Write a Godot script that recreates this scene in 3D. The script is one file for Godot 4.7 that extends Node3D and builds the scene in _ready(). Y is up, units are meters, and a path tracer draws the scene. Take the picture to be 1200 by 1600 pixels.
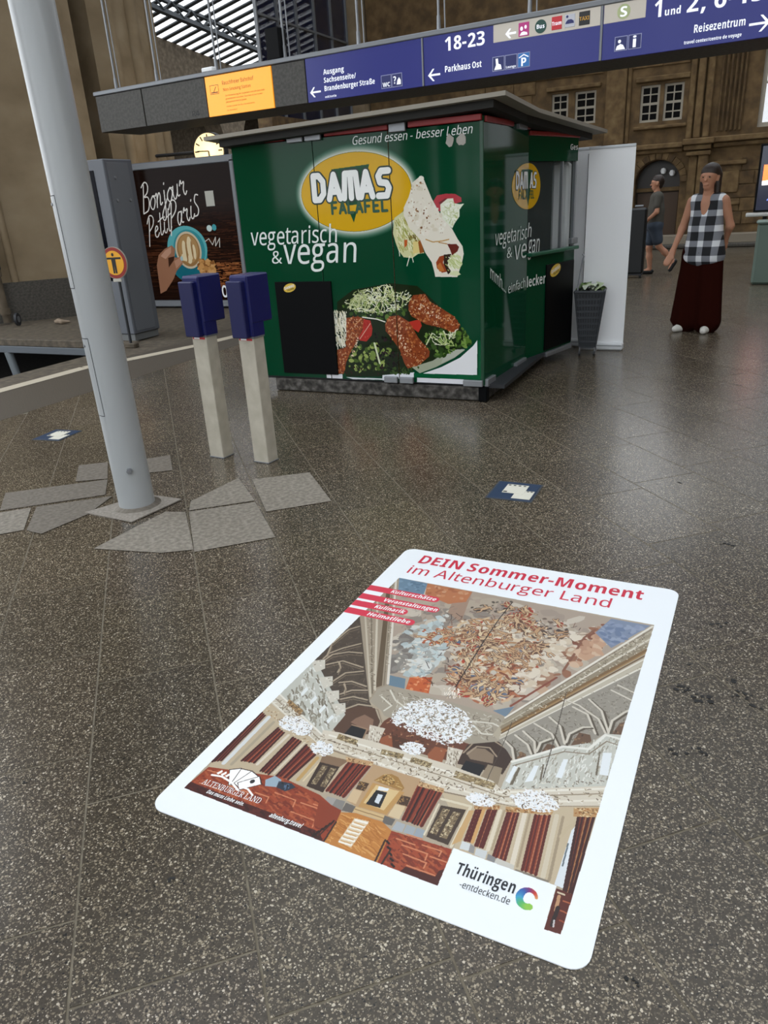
extends Node3D

var M := {}
var org := Vector3.ZERO
var rng := RandomNumberGenerator.new()
var FR: Font
var FB: Font
var FSB: Font
var used := {}

# ---------------------------------------------------------------- basics
func hx(h: int) -> Color:
	return Color8((h >> 16) & 255, (h >> 8) & 255, h & 255)

func mat(h: int, rough := 0.8, metal := 0.0) -> StandardMaterial3D:
	var m := StandardMaterial3D.new()
	m.albedo_color = hx(h)
	m.roughness = rough
	m.metallic = metal
	return m

func noise_tex(seed_: int, freq: float, a: int, b: int, c: int, size := 512, oct := 5) -> NoiseTexture2D:
	var n := FastNoiseLite.new()
	n.seed = seed_
	n.frequency = freq
	n.fractal_octaves = oct
	var t := NoiseTexture2D.new()
	t.width = size
	t.height = size
	t.seamless = true
	t.noise = n
	var g := Gradient.new()
	g.offsets = PackedFloat32Array([0.15, 0.5, 0.85])
	g.colors = PackedColorArray([hx(a), hx(b), hx(c)])
	t.color_ramp = g
	return t

func stone(seed_: int, a: int, b: int, c: int, sc: float, rough := 0.85) -> StandardMaterial3D:
	var m := StandardMaterial3D.new()
	m.albedo_texture = noise_tex(seed_, 0.02, a, b, c)
	m.uv1_triplanar = true
	m.uv1_world_triplanar = true
	m.uv1_scale = Vector3(sc, sc, sc)
	m.roughness = rough
	return m

func pane_mat(h: int, a: float, rough := 0.03) -> StandardMaterial3D:
	var m := StandardMaterial3D.new()
	m.transparency = BaseMaterial3D.TRANSPARENCY_ALPHA
	var c := hx(h)
	c.a = a
	m.albedo_color = c
	m.roughness = rough
	return m

func numbered(n: String) -> String:
	if not used.has(n):
		used[n] = 0
		return n
	used[n] += 1
	return "%s_%03d" % [n, used[n]]

func thing(called: String, label: String, category: String, at := Vector3.ZERO, turn := 0.0, group := "") -> Node3D:
	var o := Node3D.new()
	o.name = numbered(called)
	add_child(o)
	o.position = at
	o.rotation.y = turn
	o.set_meta("label", label)
	o.set_meta("category", category)
	if group != "":
		o.set_meta("group", group)
	return o

func struct(called: String, at := Vector3.ZERO) -> Node3D:
	var o := Node3D.new()
	o.name = called
	add_child(o)
	o.position = at
	o.set_meta("kind", "structure")
	return o

func mb() -> SurfaceTool:
	var st := SurfaceTool.new()
	st.begin(Mesh.PRIMITIVE_TRIANGLES)
	return st

func part(st: SurfaceTool, called: String, m: Material, parent: Node3D) -> MeshInstance3D:
	var o := MeshInstance3D.new()
	o.mesh = st.commit()
	o.material_override = m
	o.name = called
	parent.add_child(o, true)
	return o

var dirty := false
var dirt_tint := Color.WHITE
var dirt_noise := FastNoiseLite.new()

func vx(st: SurfaceTool, p: Vector3, n: Vector3, uv: Vector2) -> void:
	if dirty:
		var f := 1.0 + 0.16 * dirt_noise.get_noise_2d(p.x, p.z)
		st.set_color(Color(dirt_tint.r * f, dirt_tint.g * f, dirt_tint.b * f))
	st.set_normal(n)
	st.set_uv(uv)
	st.add_vertex(p - org)

func tri(st: SurfaceTool, a: Vector3, b: Vector3, c: Vector3, n: Vector3, ua := Vector2.ZERO, ub := Vector2.ZERO, uc := Vector2.ZERO) -> void:
	if (b - a).cross(c - a).dot(n) > 0:
		vx(st, a, n, ua); vx(st, c, n, uc); vx(st, b, n, ub)
	else:
		vx(st, a, n, ua); vx(st, b, n, ub); vx(st, c, n, uc)

func quad(st: SurfaceTool, a: Vector3, b: Vector3, c: Vector3, d: Vector3, n := Vector3.ZERO, u0 := Vector2(0, 1), u1 := Vector2(1, 0)) -> void:
	if n == Vector3.ZERO:
		n = (b - a).cross(c - a).normalized()
	# a bottom left, b bottom right, c top right, d top left
	tri(st, a, b, c, n, u0, Vector2(u1.x, u0.y), u1)
	tri(st, a, c, d, n, u0, u1, Vector2(u0.x, u1.y))

func box(st: SurfaceTool, c: Vector3, s: Vector3, bev := 0.0, bs := Basis()) -> void:
	var h := s * 0.5
	bev = min(bev, min(h.x, min(h.y, h.z)) * 0.9)
	var ax := [Vector3.RIGHT, Vector3.UP, Vector3.BACK]
	for i in 3:
		var j := (i + 1) % 3
		var k := (i + 2) % 3
		for sg: float in [-1.0, 1.0]:
			var n: Vector3 = ax[i] * sg
			var o: Vector3 = n * h[i]
			var u: Vector3 = ax[j] * (h[j] - bev)
			var v: Vector3 = ax[k] * (h[k] - bev)
			quad(st, c + bs * (o - u - v), c + bs * (o + u - v), c + bs * (o + u + v), c + bs * (o - u + v), bs * n)
			if bev > 0.0:
				for sj: float in [-1.0, 1.0]:
					var n2: Vector3 = ax[j] * sj
					var w: Vector3 = ax[k] * (h[k] - bev)
					var p1: Vector3 = n * h[i] + n2 * (h[j] - bev)
					var p2: Vector3 = n * (h[i] - bev) + n2 * h[j]
					quad(st, c + bs * (p1 - w), c + bs * (p2 - w), c + bs * (p2 + w), c + bs * (p1 + w), bs * (n + n2).normalized())
	if bev > 0.0:
		for x: float in [-1.0, 1.0]:
			for y: float in [-1.0, 1.0]:
				for z: float in [-1.0, 1.0]:
					var e := Vector3(x, y, z)
					var q := h * e
					tri(st, c + bs * (q - Vector3(0, y, z) * bev), c + bs * (q - Vector3(x, 0, z) * bev), c + bs * (q - Vector3(x, y, 0) * bev), bs * e.normalized())

func bx(called: String, m: Material, parent: Node3D, c: Vector3, s: Vector3, bev := 0.0, bs := Basis()) -> MeshInstance3D:
	var st := mb()
	box(st, c, s, bev, bs)
	return part(st, called, m, parent)

func cyl(st: SurfaceTool, a: Vector3, b: Vector3, r0: float, r1: float, seg := 16, caps := true) -> void:
	var d := (b - a).normalized()
	var u := d.cross(Vector3.UP if absf(d.y) < 0.9 else Vector3.RIGHT).normalized()
	var v := d.cross(u)
	for i in seg:
		var t0 := TAU * i / seg
		var t1 := TAU * (i + 1) / seg
		var n0 := u * cos(t0) + v * sin(t0)
		var n1 := u * cos(t1) + v * sin(t1)
		var p := [a + n0 * r0, a + n1 * r0, b + n1 * r1, b + n0 * r1]
		var ns := [n0, n1, n1, n0]
		var order := [0, 1, 2, 0, 2, 3]
		if ((p[1] - p[0]) as Vector3).cross(p[2] - p[0]).dot(n0) > 0:
			order = [0, 2, 1, 0, 3, 2]
		for k in order:
			vx(st, p[k], ns[k], Vector2(float(i) / seg, 0.0 if k < 2 else 1.0))
		if caps:
			if r0 > 0.0:
				tri(st, a, p[0], p[1], -d)
			if r1 > 0.0:
				tri(st, b, p[2], p[3], d)

func tube(st: SurfaceTool, pts: Array, r: float, seg := 8) -> void:
	for i in pts.size() - 1:
		cyl(st, pts[i], pts[i + 1], r, r, seg, true)

func lathe(st: SurfaceTool, prof: Array, c: Vector3, seg := 24) -> void:
	for i in prof.size() - 1:
		cyl(st, c + Vector3(0, prof[i].y, 0), c + Vector3(0, prof[i + 1].y + (0.00001 if prof[i].y == prof[i + 1].y else 0.0), 0), prof[i].x, prof[i + 1].x, seg, false)

# extrude polygon: T maps (x, y, 0) to the front face, depth goes to -z
func prism(st: SurfaceTool, poly: PackedVector2Array, T: Transform3D, depth: float, uvr := Rect2(0, 0, 1, 1)) -> void:
	var idx := Geometry2D.triangulate_polygon(poly)
	var n := T.basis.z.normalized()
	var f := func(p: Vector2) -> Vector2:
		return Vector2((p.x - uvr.position.x) / uvr.size.x, 1.0 - (p.y - uvr.position.y) / uvr.size.y)
	for i in range(0, idx.size(), 3):
		var q := [poly[idx[i]], poly[idx[i + 1]], poly[idx[i + 2]]]
		tri(st, T * Vector3(q[0].x, q[0].y, 0), T * Vector3(q[1].x, q[1].y, 0), T * Vector3(q[2].x, q[2].y, 0), n, f.call(q[0]), f.call(q[1]), f.call(q[2]))
		if depth > 0.0:
			tri(st, T * Vector3(q[0].x, q[0].y, -depth), T * Vector3(q[1].x, q[1].y, -depth), T * Vector3(q[2].x, q[2].y, -depth), -n, f.call(q[0]), f.call(q[1]), f.call(q[2]))
	if depth > 0.0:
		var cw := 1.0 if Geometry2D.is_polygon_clockwise(poly) else -1.0
		for i in poly.size():
			var a := poly[i]
			var b := poly[(i + 1) % poly.size()]
			var e := (b - a).normalized()
			var en := T.basis * Vector3(e.y, -e.x, 0) * -cw
			var A := T * Vector3(a.x, a.y, 0)
			var B := T * Vector3(b.x, b.y, 0)
			quad(st, A, B, B - n * depth, A - n * depth, en.normalized(), f.call(a), f.call(b))

func pv(a: Array) -> PackedVector2Array:
	var r := PackedVector2Array()
	for i in range(0, a.size(), 2):
		r.append(Vector2(a[i], a[i + 1]))
	return r

func rrect(x0: float, y0: float, x1: float, y1: float, r: float, n := 6) -> PackedVector2Array:
	var o := PackedVector2Array()
	var cs := [Vector2(x1 - r, y1 - r), Vector2(x0 + r, y1 - r), Vector2(x0 + r, y0 + r), Vector2(x1 - r, y0 + r)]
	for k in 4:
		for i in n + 1:
			var t := PI / 2 * (k + float(i) / n)
			o.append(cs[k] + Vector2(cos(t), sin(t)) * r)
	return o

func oval(cx: float, cy: float, rx: float, ry: float, n := 40) -> PackedVector2Array:
	var o := PackedVector2Array()
	for i in n:
		var t := TAU * i / n
		o.append(Vector2(cx + cos(t) * rx, cy + sin(t) * ry))
	return o

# ---------------------------------------------------------------- lettering
func text_mesh(s: String, f: Font) -> Array:
	var tm := TextMesh.new()
	tm.font = f
	tm.text = s
	tm.font_size = 32
	tm.pixel_size = 0.01
	tm.depth = 0.0
	tm.curve_step = 1.0
	tm.horizontal_alignment = HORIZONTAL_ALIGNMENT_LEFT
	var a := tm.get_mesh_arrays()
	return [a[Mesh.ARRAY_VERTEX], a[Mesh.ARRAY_INDEX]]

var capref := {}
# T: origin at the left end of the baseline, x along the line, y up, z out of the surface
func text(called: String, s: String, f: Font, parent: Node3D, m: Material, T: Transform3D, width: float, cap: float, skew := 0.0, arc := 0.0) -> MeshInstance3D:
	if not capref.has(f):
		var hv: PackedVector3Array = text_mesh("H", f)[0]
		var lo := 1e9
		var hi := -1e9
		for v in hv:
			lo = min(lo, v.y)
			hi = max(hi, v.y)
		capref[f] = Vector2(lo, hi)
	var r := text_mesh(s, f)
	var vs: PackedVector3Array = r[0]
	var ix: PackedInt32Array = r[1]
	var x0 := 1e9
	var x1 := -1e9
	for v in vs:
		x0 = min(x0, v.x)
		x1 = max(x1, v.x)
	var cr: Vector2 = capref[f]
	var sy := cap / (cr.y - cr.x)
	var sx := width / (x1 - x0) if width > 0.0 else sy
	var st := mb()
	var P := PackedVector3Array()
	for v in vs:
		var x := (v.x - x0) * sx
		var y := (v.y - cr.x) * sy
		x += y * skew
		if arc != 0.0:
			var t := (x / width - 0.5) * 2.0
			y += arc * t * t
		P.append(T * Vector3(x, y, 0))
	var n := T.basis.z.normalized()
	for i in range(0, ix.size(), 3):
		tri(st, P[ix[i]], P[ix[i + 1]], P[ix[i + 2]], n)
	return part(st, called, m, parent)

func XF(o: Vector3, x := Vector3.RIGHT, y := Vector3.UP) -> Transform3D:
	return Transform3D(Basis(x, y, x.cross(y).normalized()), o)

# ---------------------------------------------------------------- painting of flat prints
func c_poly(im: Image, p: PackedVector2Array, c: Color) -> void:
	var W := im.get_width()
	var y0 := 1e9
	var y1 := -1e9
	for q in p:
		y0 = min(y0, q.y)
		y1 = max(y1, q.y)
	for y in range(max(0, int(floor(y0))), min(im.get_height() - 1, int(ceil(y1))) + 1):
		var xs: Array[float] = []
		var yy := y + 0.5
		for i in p.size():
			var a := p[i]
			var b := p[(i + 1) % p.size()]
			if (a.y <= yy) != (b.y <= yy):
				xs.append(a.x + (b.x - a.x) * (yy - a.y) / (b.y - a.y))
		if xs.size() > 2:
			xs.sort()
		elif xs.size() == 2 and xs[0] > xs[1]:
			xs.reverse()
		for i in range(0, xs.size() - 1, 2):
			var u := clampi(int(round(xs[i])), 0, W)
			var w := clampi(int(round(xs[i + 1])), 0, W)
			if w > u:
				im.fill_rect(Rect2i(u, y, w - u, 1), c)

func c_line(im: Image, p: PackedVector2Array, w: float, c: Color, ends := true) -> void:
	for i in p.size() - 1:
		var d := p[i + 1] - p[i]
		if d.length() < 0.01:
			continue
		var n := Vector2(-d.y, d.x).normalized() * w * 0.5
		c_poly(im, PackedVector2Array([p[i] + n, p[i + 1] + n, p[i + 1] - n, p[i] - n]), c)
		if ends and w > 3.0:
			c_poly(im, oval(p[i].x, p[i].y, w * 0.5, w * 0.5, 8), c)
			c_poly(im, oval(p[i + 1].x, p[i + 1].y, w * 0.5, w * 0.5, 8), c)

func bounds(p: PackedVector2Array) -> Rect2:
	var r := Rect2(p[0], Vector2.ZERO)
	for q in p:
		r = r.expand(q)
	return r

func spun(p: PackedVector2Array, a: float, o: Vector2) -> PackedVector2Array:
	for i in p.size():
		p[i] = p[i].rotated(a) + o
	return p

func dim(h: int, f: float) -> Color:
	var c := hx(h)
	return Color(c.r * f, c.g * f, c.b * f)

func ops(im: Image, list: Array, sc: float, gain := 1.0) -> void:
	for o in list:
		var p := pv(o[2])
		for i in p.size():
			p[i] *= sc
		if o[0] == "p":
			c_poly(im, p, dim(o[1], gain))
		elif o[0] == "l":
			c_line(im, p, o[3] * sc, dim(o[1], gain))
		else:
			var b := bounds(p)
			var k := 0
			var tries := 0
			while k < o[3] and tries < o[3] * 12:
				tries += 1
				var q := b.position + Vector2(rng.randf() * b.size.x, rng.randf() * b.size.y)
				if not Geometry2D.is_point_in_polygon(q, p):
					continue
				k += 1
				var cs: Array = o[1]
				var c := dim(cs[rng.randi() % cs.size()], gain)
				if o[0] == "g":
					var fs: float = o[4] * sc * rng.randf_range(0.7, 1.25)
					var fa := rng.randf() * TAU
					var fl := Color8(205, 184, 150).lerp(Color8(178, 142, 106), rng.randf())
					var dkc := hx(0x5a3a2c)
					c_poly(im, spun(oval(0, 0, fs * 0.75, fs * 0.4, 10), fa + 0.8, q + Vector2(fs * 0.5, 0).rotated(fa)), c)
					for pass_ in 2:
						var ex := 2.6 if pass_ == 0 else 0.0
						var cc := dkc if pass_ == 0 else fl
						c_poly(im, spun(oval(0, 0, fs * 0.5 + ex, fs * 0.24 + ex, 10), fa, q), cc)
						c_poly(im, spun(oval(0, 0, fs * 0.16 + ex, fs * 0.14 + ex, 8), fa, q - Vector2(fs * 0.66, 0).rotated(fa)), cc)
						for lm in 4:
							var b0 := q + Vector2(fs * (-0.35 if lm < 2 else 0.4), fs * 0.12 * (1 if lm % 2 == 0 else -1)).rotated(fa)
							var la: float = fa + (PI if lm < 2 else 0.0) + [0.9, -1.1, 0.35, -0.5][lm] * (1.0 + 0.4 * sin(q.x + lm))
							var b1 := b0 + Vector2(fs * 0.4, 0).rotated(la)
							var b2 := b1 + Vector2(fs * 0.38, 0).rotated(la + 0.8 * sin(q.y + lm * 2.0))
							c_line(im, PackedVector2Array([b0, b1, b2]), fs * 0.17 + ex * 1.6, cc)
				elif o[0] == "s":
					var a := rng.randf() * TAU if o[6] < 0 else deg_to_rad(o[6] + rng.randf_range(-14, 14))
					var L: float = o[4] * sc * rng.randf_range(0.35, 0.7)
					var d := Vector2(cos(a), sin(a)) * L
					var bend := Vector2(-d.y, d.x) * rng.randf_range(-0.35, 0.35)
					if not Geometry2D.is_point_in_polygon(q - d, p):
						d = -d * 0.3
					if not (Geometry2D.is_point_in_polygon(q - d, p) and Geometry2D.is_point_in_polygon(q + d, p)):
						continue
					c_line(im, PackedVector2Array([q - d, q + bend, q + d]), o[5] * sc, c, o[5] > 6.5)
				else:
					var r: float = o[4] * sc * rng.randf_range(0.4, 1.0)
					var e := oval(0, 0, r, r * rng.randf_range(0.45, 0.9), 9)
					var a := rng.randf() * TAU
					for i in e.size():
						e[i] = e[i].rotated(a) * rng.randf_range(0.8, 1.15) + q
					c_poly(im, e, c)

func print_mat(im: Image, rough := 0.35, coat := 0.0) -> StandardMaterial3D:
	im.generate_mipmaps()
	var m := StandardMaterial3D.new()
	m.albedo_texture = ImageTexture.create_from_image(im)
	m.roughness = rough
	if coat > 0.0:
		m.clearcoat_enabled = true
		m.clearcoat = coat
		m.clearcoat_roughness = 0.05
	return m

# ---------------------------------------------------------------- smooth bodies (tapered capsules, surface nets)
func sdf_mesh(bones: Array, cell: float, k: float, flat := Vector3.ONE) -> SurfaceTool:
	var lo := Vector3(1e9, 1e9, 1e9)
	var hi := -lo
	for b in bones:
		for e in 2:
			var r: float = b[2 + e] + k + cell * 2
			lo = lo.min((b[e] as Vector3) / flat - Vector3(r, r, r))
			hi = hi.max((b[e] as Vector3) / flat + Vector3(r, r, r))
	var nx := int((hi.x - lo.x) / cell) + 2
	var ny := int((hi.y - lo.y) / cell) + 2
	var nz := int((hi.z - lo.z) / cell) + 2
	var g := PackedFloat32Array()
	g.resize(nx * ny * nz)
	g.fill(1.0)
	for b in bones:
		var a: Vector3 = (b[0] as Vector3) / flat
		var e: Vector3 = (b[1] as Vector3) / flat
		var ra: float = b[2]
		var rb: float = b[3]
		var mr := maxf(ra, rb) + k + cell * 2
		var l2 := a.min(e) - Vector3(mr, mr, mr) - lo
		var h2 := a.max(e) + Vector3(mr, mr, mr) - lo
		var ab := e - a
		var len2 := maxf(ab.length_squared(), 1e-9)
		for x in range(maxi(0, int(l2.x / cell)), mini(nx, int(h2.x / cell) + 1)):
			for y in range(maxi(0, int(l2.y / cell)), mini(ny, int(h2.y / cell) + 1)):
				for z in range(maxi(0, int(l2.z / cell)), mini(nz, int(h2.z / cell) + 1)):
					var p := lo + Vector3(x, y, z) * cell
					var t := clampf((p - a).dot(ab) / len2, 0.0, 1.0)
					var d := p.distance_to(a + ab * t) - lerpf(ra, rb, t)
					var i := (x * ny + y) * nz + z
					var o := g[i]
					if o >= 0.9:
						g[i] = d
					else:
						var hh := maxf(k - absf(o - d), 0.0) / k
						g[i] = minf(o, d) - hh * hh * k * 0.25
	var vid := {}
	var vs := PackedVector3Array()
	var off := [0, nz * ny, nz, nz * ny + nz, 1, nz * ny + 1, nz + 1, nz * ny + nz + 1]
	var cp := [Vector3(0, 0, 0), Vector3(1, 0, 0), Vector3(0, 1, 0), Vector3(1, 1, 0), Vector3(0, 0, 1), Vector3(1, 0, 1), Vector3(0, 1, 1), Vector3(1, 1, 1)]
	var ed := [[0, 1], [2, 3], [4, 5], [6, 7], [0, 2], [1, 3], [4, 6], [5, 7], [0, 4], [1, 5], [2, 6], [3, 7]]
	for x in nx - 1:
		for y in ny - 1:
			for z in nz - 1:
				var i := (x * ny + y) * nz + z
				if absf(g[i]) > cell * 2.2:
					continue
				var neg := 0
				for c in 8:
					if g[i + off[c]] < 0.0:
						neg += 1
				if neg == 0 or neg == 8:
					continue
				var s := Vector3.ZERO
				var n := 0
				for e in ed:
					var va := g[i + off[e[0]]]
					var vb := g[i + off[e[1]]]
					if (va < 0.0) != (vb < 0.0):
						s += (cp[e[0]] as Vector3).lerp(cp[e[1]], va / (va - vb))
						n += 1
				vid[i] = vs.size()
				vs.append((lo + (Vector3(x, y, z) + s / n) * cell) * flat)
	var faces := PackedInt32Array()
	var st3 := [nz * ny, nz, 1]
	for i: int in vid:
		for a in 3:
			var va := g[i]
			var vb := g[i + st3[a]]
			if (va < 0.0) == (vb < 0.0):
				continue
			var u: int = st3[(a + 1) % 3]
			var w: int = st3[(a + 2) % 3]
			if not (vid.has(i - u) and vid.has(i - w) and vid.has(i - u - w)):
				continue
			var q := [vid[i], vid[i - u], vid[i - u - w], vid[i - w]]
			if va < 0.0:
				faces.append_array([q[0], q[2], q[1], q[0], q[3], q[2]])
			else:
				faces.append_array([q[0], q[1], q[2], q[0], q[2], q[3]])
	var nr := PackedVector3Array()
	nr.resize(vs.size())
	for i in range(0, faces.size(), 3):
		var n := (vs[faces[i + 2]] - vs[faces[i]]).cross(vs[faces[i + 1]] - vs[faces[i]])
		for j in 3:
			nr[faces[i + j]] += n
	var st := mb()
	for i in faces:
		var p := vs[i]
		vx(st, p + org, nr[i].normalized(), Vector2(p.x * 3.0 + 0.5, p.y * 3.0))
	return st

# ---------------------------------------------------------------- walls
# wall in the plane of T (x along, y up, z out); holes are Rect2(x, y, w, h)
func grid_wall(st: SurfaceTool, T: Transform3D, r: Rect2, holes: Array, th: float) -> void:
	var us := [r.position.x, r.end.x]
	var vs := [r.position.y, r.end.y]
	for h: Rect2 in holes:
		for u in [h.position.x, h.end.x]:
			if not us.has(u):
				us.append(u)
		for v in [h.position.y, h.end.y]:
			if not vs.has(v):
				vs.append(v)
	us.sort()
	vs.sort()
	var nz := T.basis.z
	for i in us.size() - 1:
		for j in vs.size() - 1:
			var c := Vector2((us[i] + us[i + 1]) / 2, (vs[j] + vs[j + 1]) / 2)
			var inside := false
			for h: Rect2 in holes:
				if h.has_point(c):
					inside = true
			if inside:
				continue
			var a := T * Vector3(us[i], vs[j], 0)
			var b := T * Vector3(us[i + 1], vs[j], 0)
			var d := T * Vector3(us[i + 1], vs[j + 1], 0)
			var e := T * Vector3(us[i], vs[j + 1], 0)
			quad(st, a, b, d, e, nz)
			quad(st, a - nz * th, b - nz * th, d - nz * th, e - nz * th, -nz)
	for h: Rect2 in holes + [r]:
		var sg := 1.0 if h != r else -1.0
		var c := [Vector2(h.position.x, h.position.y), Vector2(h.end.x, h.position.y), h.end, Vector2(h.position.x, h.end.y)]
		var ns := [Vector3.UP, Vector3.LEFT, Vector3.DOWN, Vector3.RIGHT]
		for k in 4:
			var a := T * Vector3(c[k].x, c[k].y, 0)
			var b := T * Vector3(c[(k + 1) % 4].x, c[(k + 1) % 4].y, 0)
			quad(st, a, b, b - nz * th, a - nz * th, T.basis * (ns[k] as Vector3) * sg)

# a window: frame bars and single panes in a hole of the wall
func window(n: int, T: Transform3D, h: Rect2, nx: int, ny: int, bar: float, fm: Material, pm: Material, deep := 0.12, heavy := -1) -> void:
	var w := struct("window_%d" % n)
	var st := mb()
	for i in nx + 1:
		var x := h.position.x + h.size.x * i / nx
		var b := bar * (2.0 if i == 0 or i == nx else 1.0)
		box(st, T * Vector3(clampf(x, h.position.x + b / 2, h.end.x - b / 2), h.get_center().y, -deep), Vector3(b, h.size.y, 0.05), 0.0, T.basis)
	for j in ny + 1:
		var y := h.position.y + h.size.y * j / ny
		var b := bar * (2.0 if j == 0 or j == ny or j == heavy else 1.0)
		box(st, T * Vector3(h.get_center().x, clampf(y, h.position.y + b / 2, h.end.y - b / 2), -deep), Vector3(h.size.x - bar * 2, b, 0.045), 0.0, T.basis)
	part(st, "window_frame", fm, w)
	for i in nx:
		for j in ny:
			var s2 := mb()
			var x0 := h.position.x + h.size.x * i / nx
			var y0 := h.position.y + h.size.y * j / ny
			box(s2, T * Vector3(x0 + h.size.x / nx / 2, y0 + h.size.y / ny / 2, -deep), Vector3(h.size.x / nx - bar * 0.5, h.size.y / ny - bar * 0.5, 0.008), 0.0, T.basis)
			part(s2, "pane", pm, w)
# ---------------------------------------------------------------- scene
var cam: Camera3D
var yaw := deg_to_rad(26.1)

func _ready() -> void:
	rng.seed = 20240611
	cam = Camera3D.new()
	cam.name = "camera"
	cam.fov = rad_to_deg(2.0 * atan(800.0 / 1151.2))
	cam.transform = Transform3D(Basis(Vector3.UP, yaw) * Basis(Vector3.RIGHT, deg_to_rad(-22.704)) * Basis(Vector3.BACK, deg_to_rad(-3.522)), Vector3(0, 1.5, 0))
	cam.near = 0.05
	cam.far = 400.0
	add_child(cam)
	cam.current = true
	var we := WorldEnvironment.new()
	we.name = "environment"
	var env := Environment.new()
	env.background_mode = Environment.BG_SKY
	var sky := Sky.new()
	var sm := ProceduralSkyMaterial.new()
	sm.sky_top_color = Color(0.90, 0.92, 0.94)
	sm.sky_horizon_color = Color(0.92, 0.935, 0.95)
	sm.ground_horizon_color = Color(0.45, 0.46, 0.47)
	sm.ground_bottom_color = Color(0.3, 0.3, 0.3)
	sm.sky_energy_multiplier = 1.0
	sm.sun_angle_max = 1.0
	sky.sky_material = sm
	env.sky = sky
	env.tonemap_mode = Environment.TONE_MAPPER_LINEAR
	env.tonemap_exposure = 3.8
	env.sdfgi_enabled = true
	env.ssao_enabled = true
	env.ssil_enabled = true
	we.environment = env
	add_child(we)

	FR = sysfont("Droid Sans", 400)
	FB = sysfont("Droid Sans", 700)
	FSB = sysfont("Droid Serif", 400)
	materials()
	build_floor()
	build_hall()
	build_shed()
	build_facade()
	build_sticker()
	build_kiosk()
	build_sign()
	build_left()
	build_validators()
	build_pole()
	build_bonjour()
	build_right()
	build_people()
	build_marks()

func sysfont(n: String, w: int) -> Font:
	var f := SystemFont.new()
	f.font_names = PackedStringArray([n])
	f.font_weight = w
	return f

func materials() -> void:
	M.white = mat(0xf4f6f8, 0.45)
	M.ink = mat(0x16181a, 0.6)
	M.steel = mat(0x8f9296, 0.4, 0.6)
	M.galv = mat(0x7d8084, 0.5, 0.5)
	M.dark = mat(0x24262a, 0.6)
	M.black = mat(0x08090b, 0.4)
	M.black.metallic_specular = 0.2
	M.frame_white = mat(0xb4ac9c, 0.6)
	M.grey_paint = mat(0x5b5f66, 0.45)
	M.facade = stone(11, 0x57452d, 0x6c5638, 0x7d6544, 0.22)
	M.facade2 = stone(12, 0x4e3d28, 0x614c31, 0x75603f, 0.3)
	M.facade3 = stone(13, 0x5f4b30, 0x745d3d, 0x86704d, 0.3)
	M.pier = stone(14, 0x7c6b52, 0x8c7b61, 0x998970, 0.12)
	M.pier_dark = stone(15, 0x4c4234, 0x5c5142, 0x6c604f, 0.3)
	M.granite = stone(16, 0x33302a, 0x433f38, 0x57524a, 2.5, 0.5)
	M.concrete = stone(17, 0x423a2f, 0x51483b, 0x605647, 0.8, 0.8)
	M.glass = pane_mat(0xcfdbe0, 0.16)
	M.window_dark = mat(0x0d0c0b, 0.3)
	M.window_dark.metallic_specular = 0.15
	M.navy_glass = pane_mat(0x0c1733, 0.8, 0.04)

# ---------------------------------------------------------------- floor
func terrazzo() -> StandardMaterial3D:
	var S := 2048
	var im := Image.create(S, S, false, Image.FORMAT_RGB8)
	var base := Color8(69, 62, 52)
	im.fill(base)
	var n := FastNoiseLite.new()
	n.seed = 5
	n.frequency = 0.02
	for i in 26000:
		var x := rng.randi() % S
		var y := rng.randi() % S
		var v := rng.randf_range(-0.03, 0.03)
		im.fill_rect(Rect2i(x, y, 3 + rng.randi() % 9, 3 + rng.randi() % 9), Color(base.r + v, base.g + v, base.b + v))
	var cols := [[140, 130, 112], [122, 112, 96], [156, 145, 126], [104, 95, 82], [131, 120, 103], [82, 75, 65], [178, 168, 150], [29, 27, 24], [203, 194, 178], [93, 85, 72], [137, 126, 108], [67, 61, 53], [54, 49, 42]]
	for i in 72000:
		var c := Vector2(rng.randf() * S, rng.randf() * S)
		var r := 2.3 + 5.2 * pow(rng.randf(), 2.0)
		var kk: Array = cols[rng.randi() % cols.size()]
		if kk[0] < 30 and rng.randf() < 0.4:
			kk = cols[5]
		var e := PackedVector2Array()
		var a0 := rng.randf() * TAU
		var m := 5
		var el := rng.randf_range(0.5, 1.0)
		for j in m:
			var t := TAU * j / m
			e.append(c + Vector2(cos(t), sin(t) * el).rotated(a0) * r * rng.randf_range(0.65, 1.2))
		c_poly(im, e, Color8(kk[0], kk[1], kk[2]))
	im.generate_mipmaps()
	var mt := StandardMaterial3D.new()
	mt.albedo_texture = ImageTexture.create_from_image(im)
	mt.vertex_color_use_as_albedo = true
	mt.roughness = 0.25
	mt.metallic_specular = 0.5
	return mt

func ab_xz(a: float, b: float) -> Vector2:
	var aa := a - 0.054 * b
	var bb := b + 0.054 * a
	return Vector2((aa + bb) / sqrt(2.0), (bb - aa) / sqrt(2.0))

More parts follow.
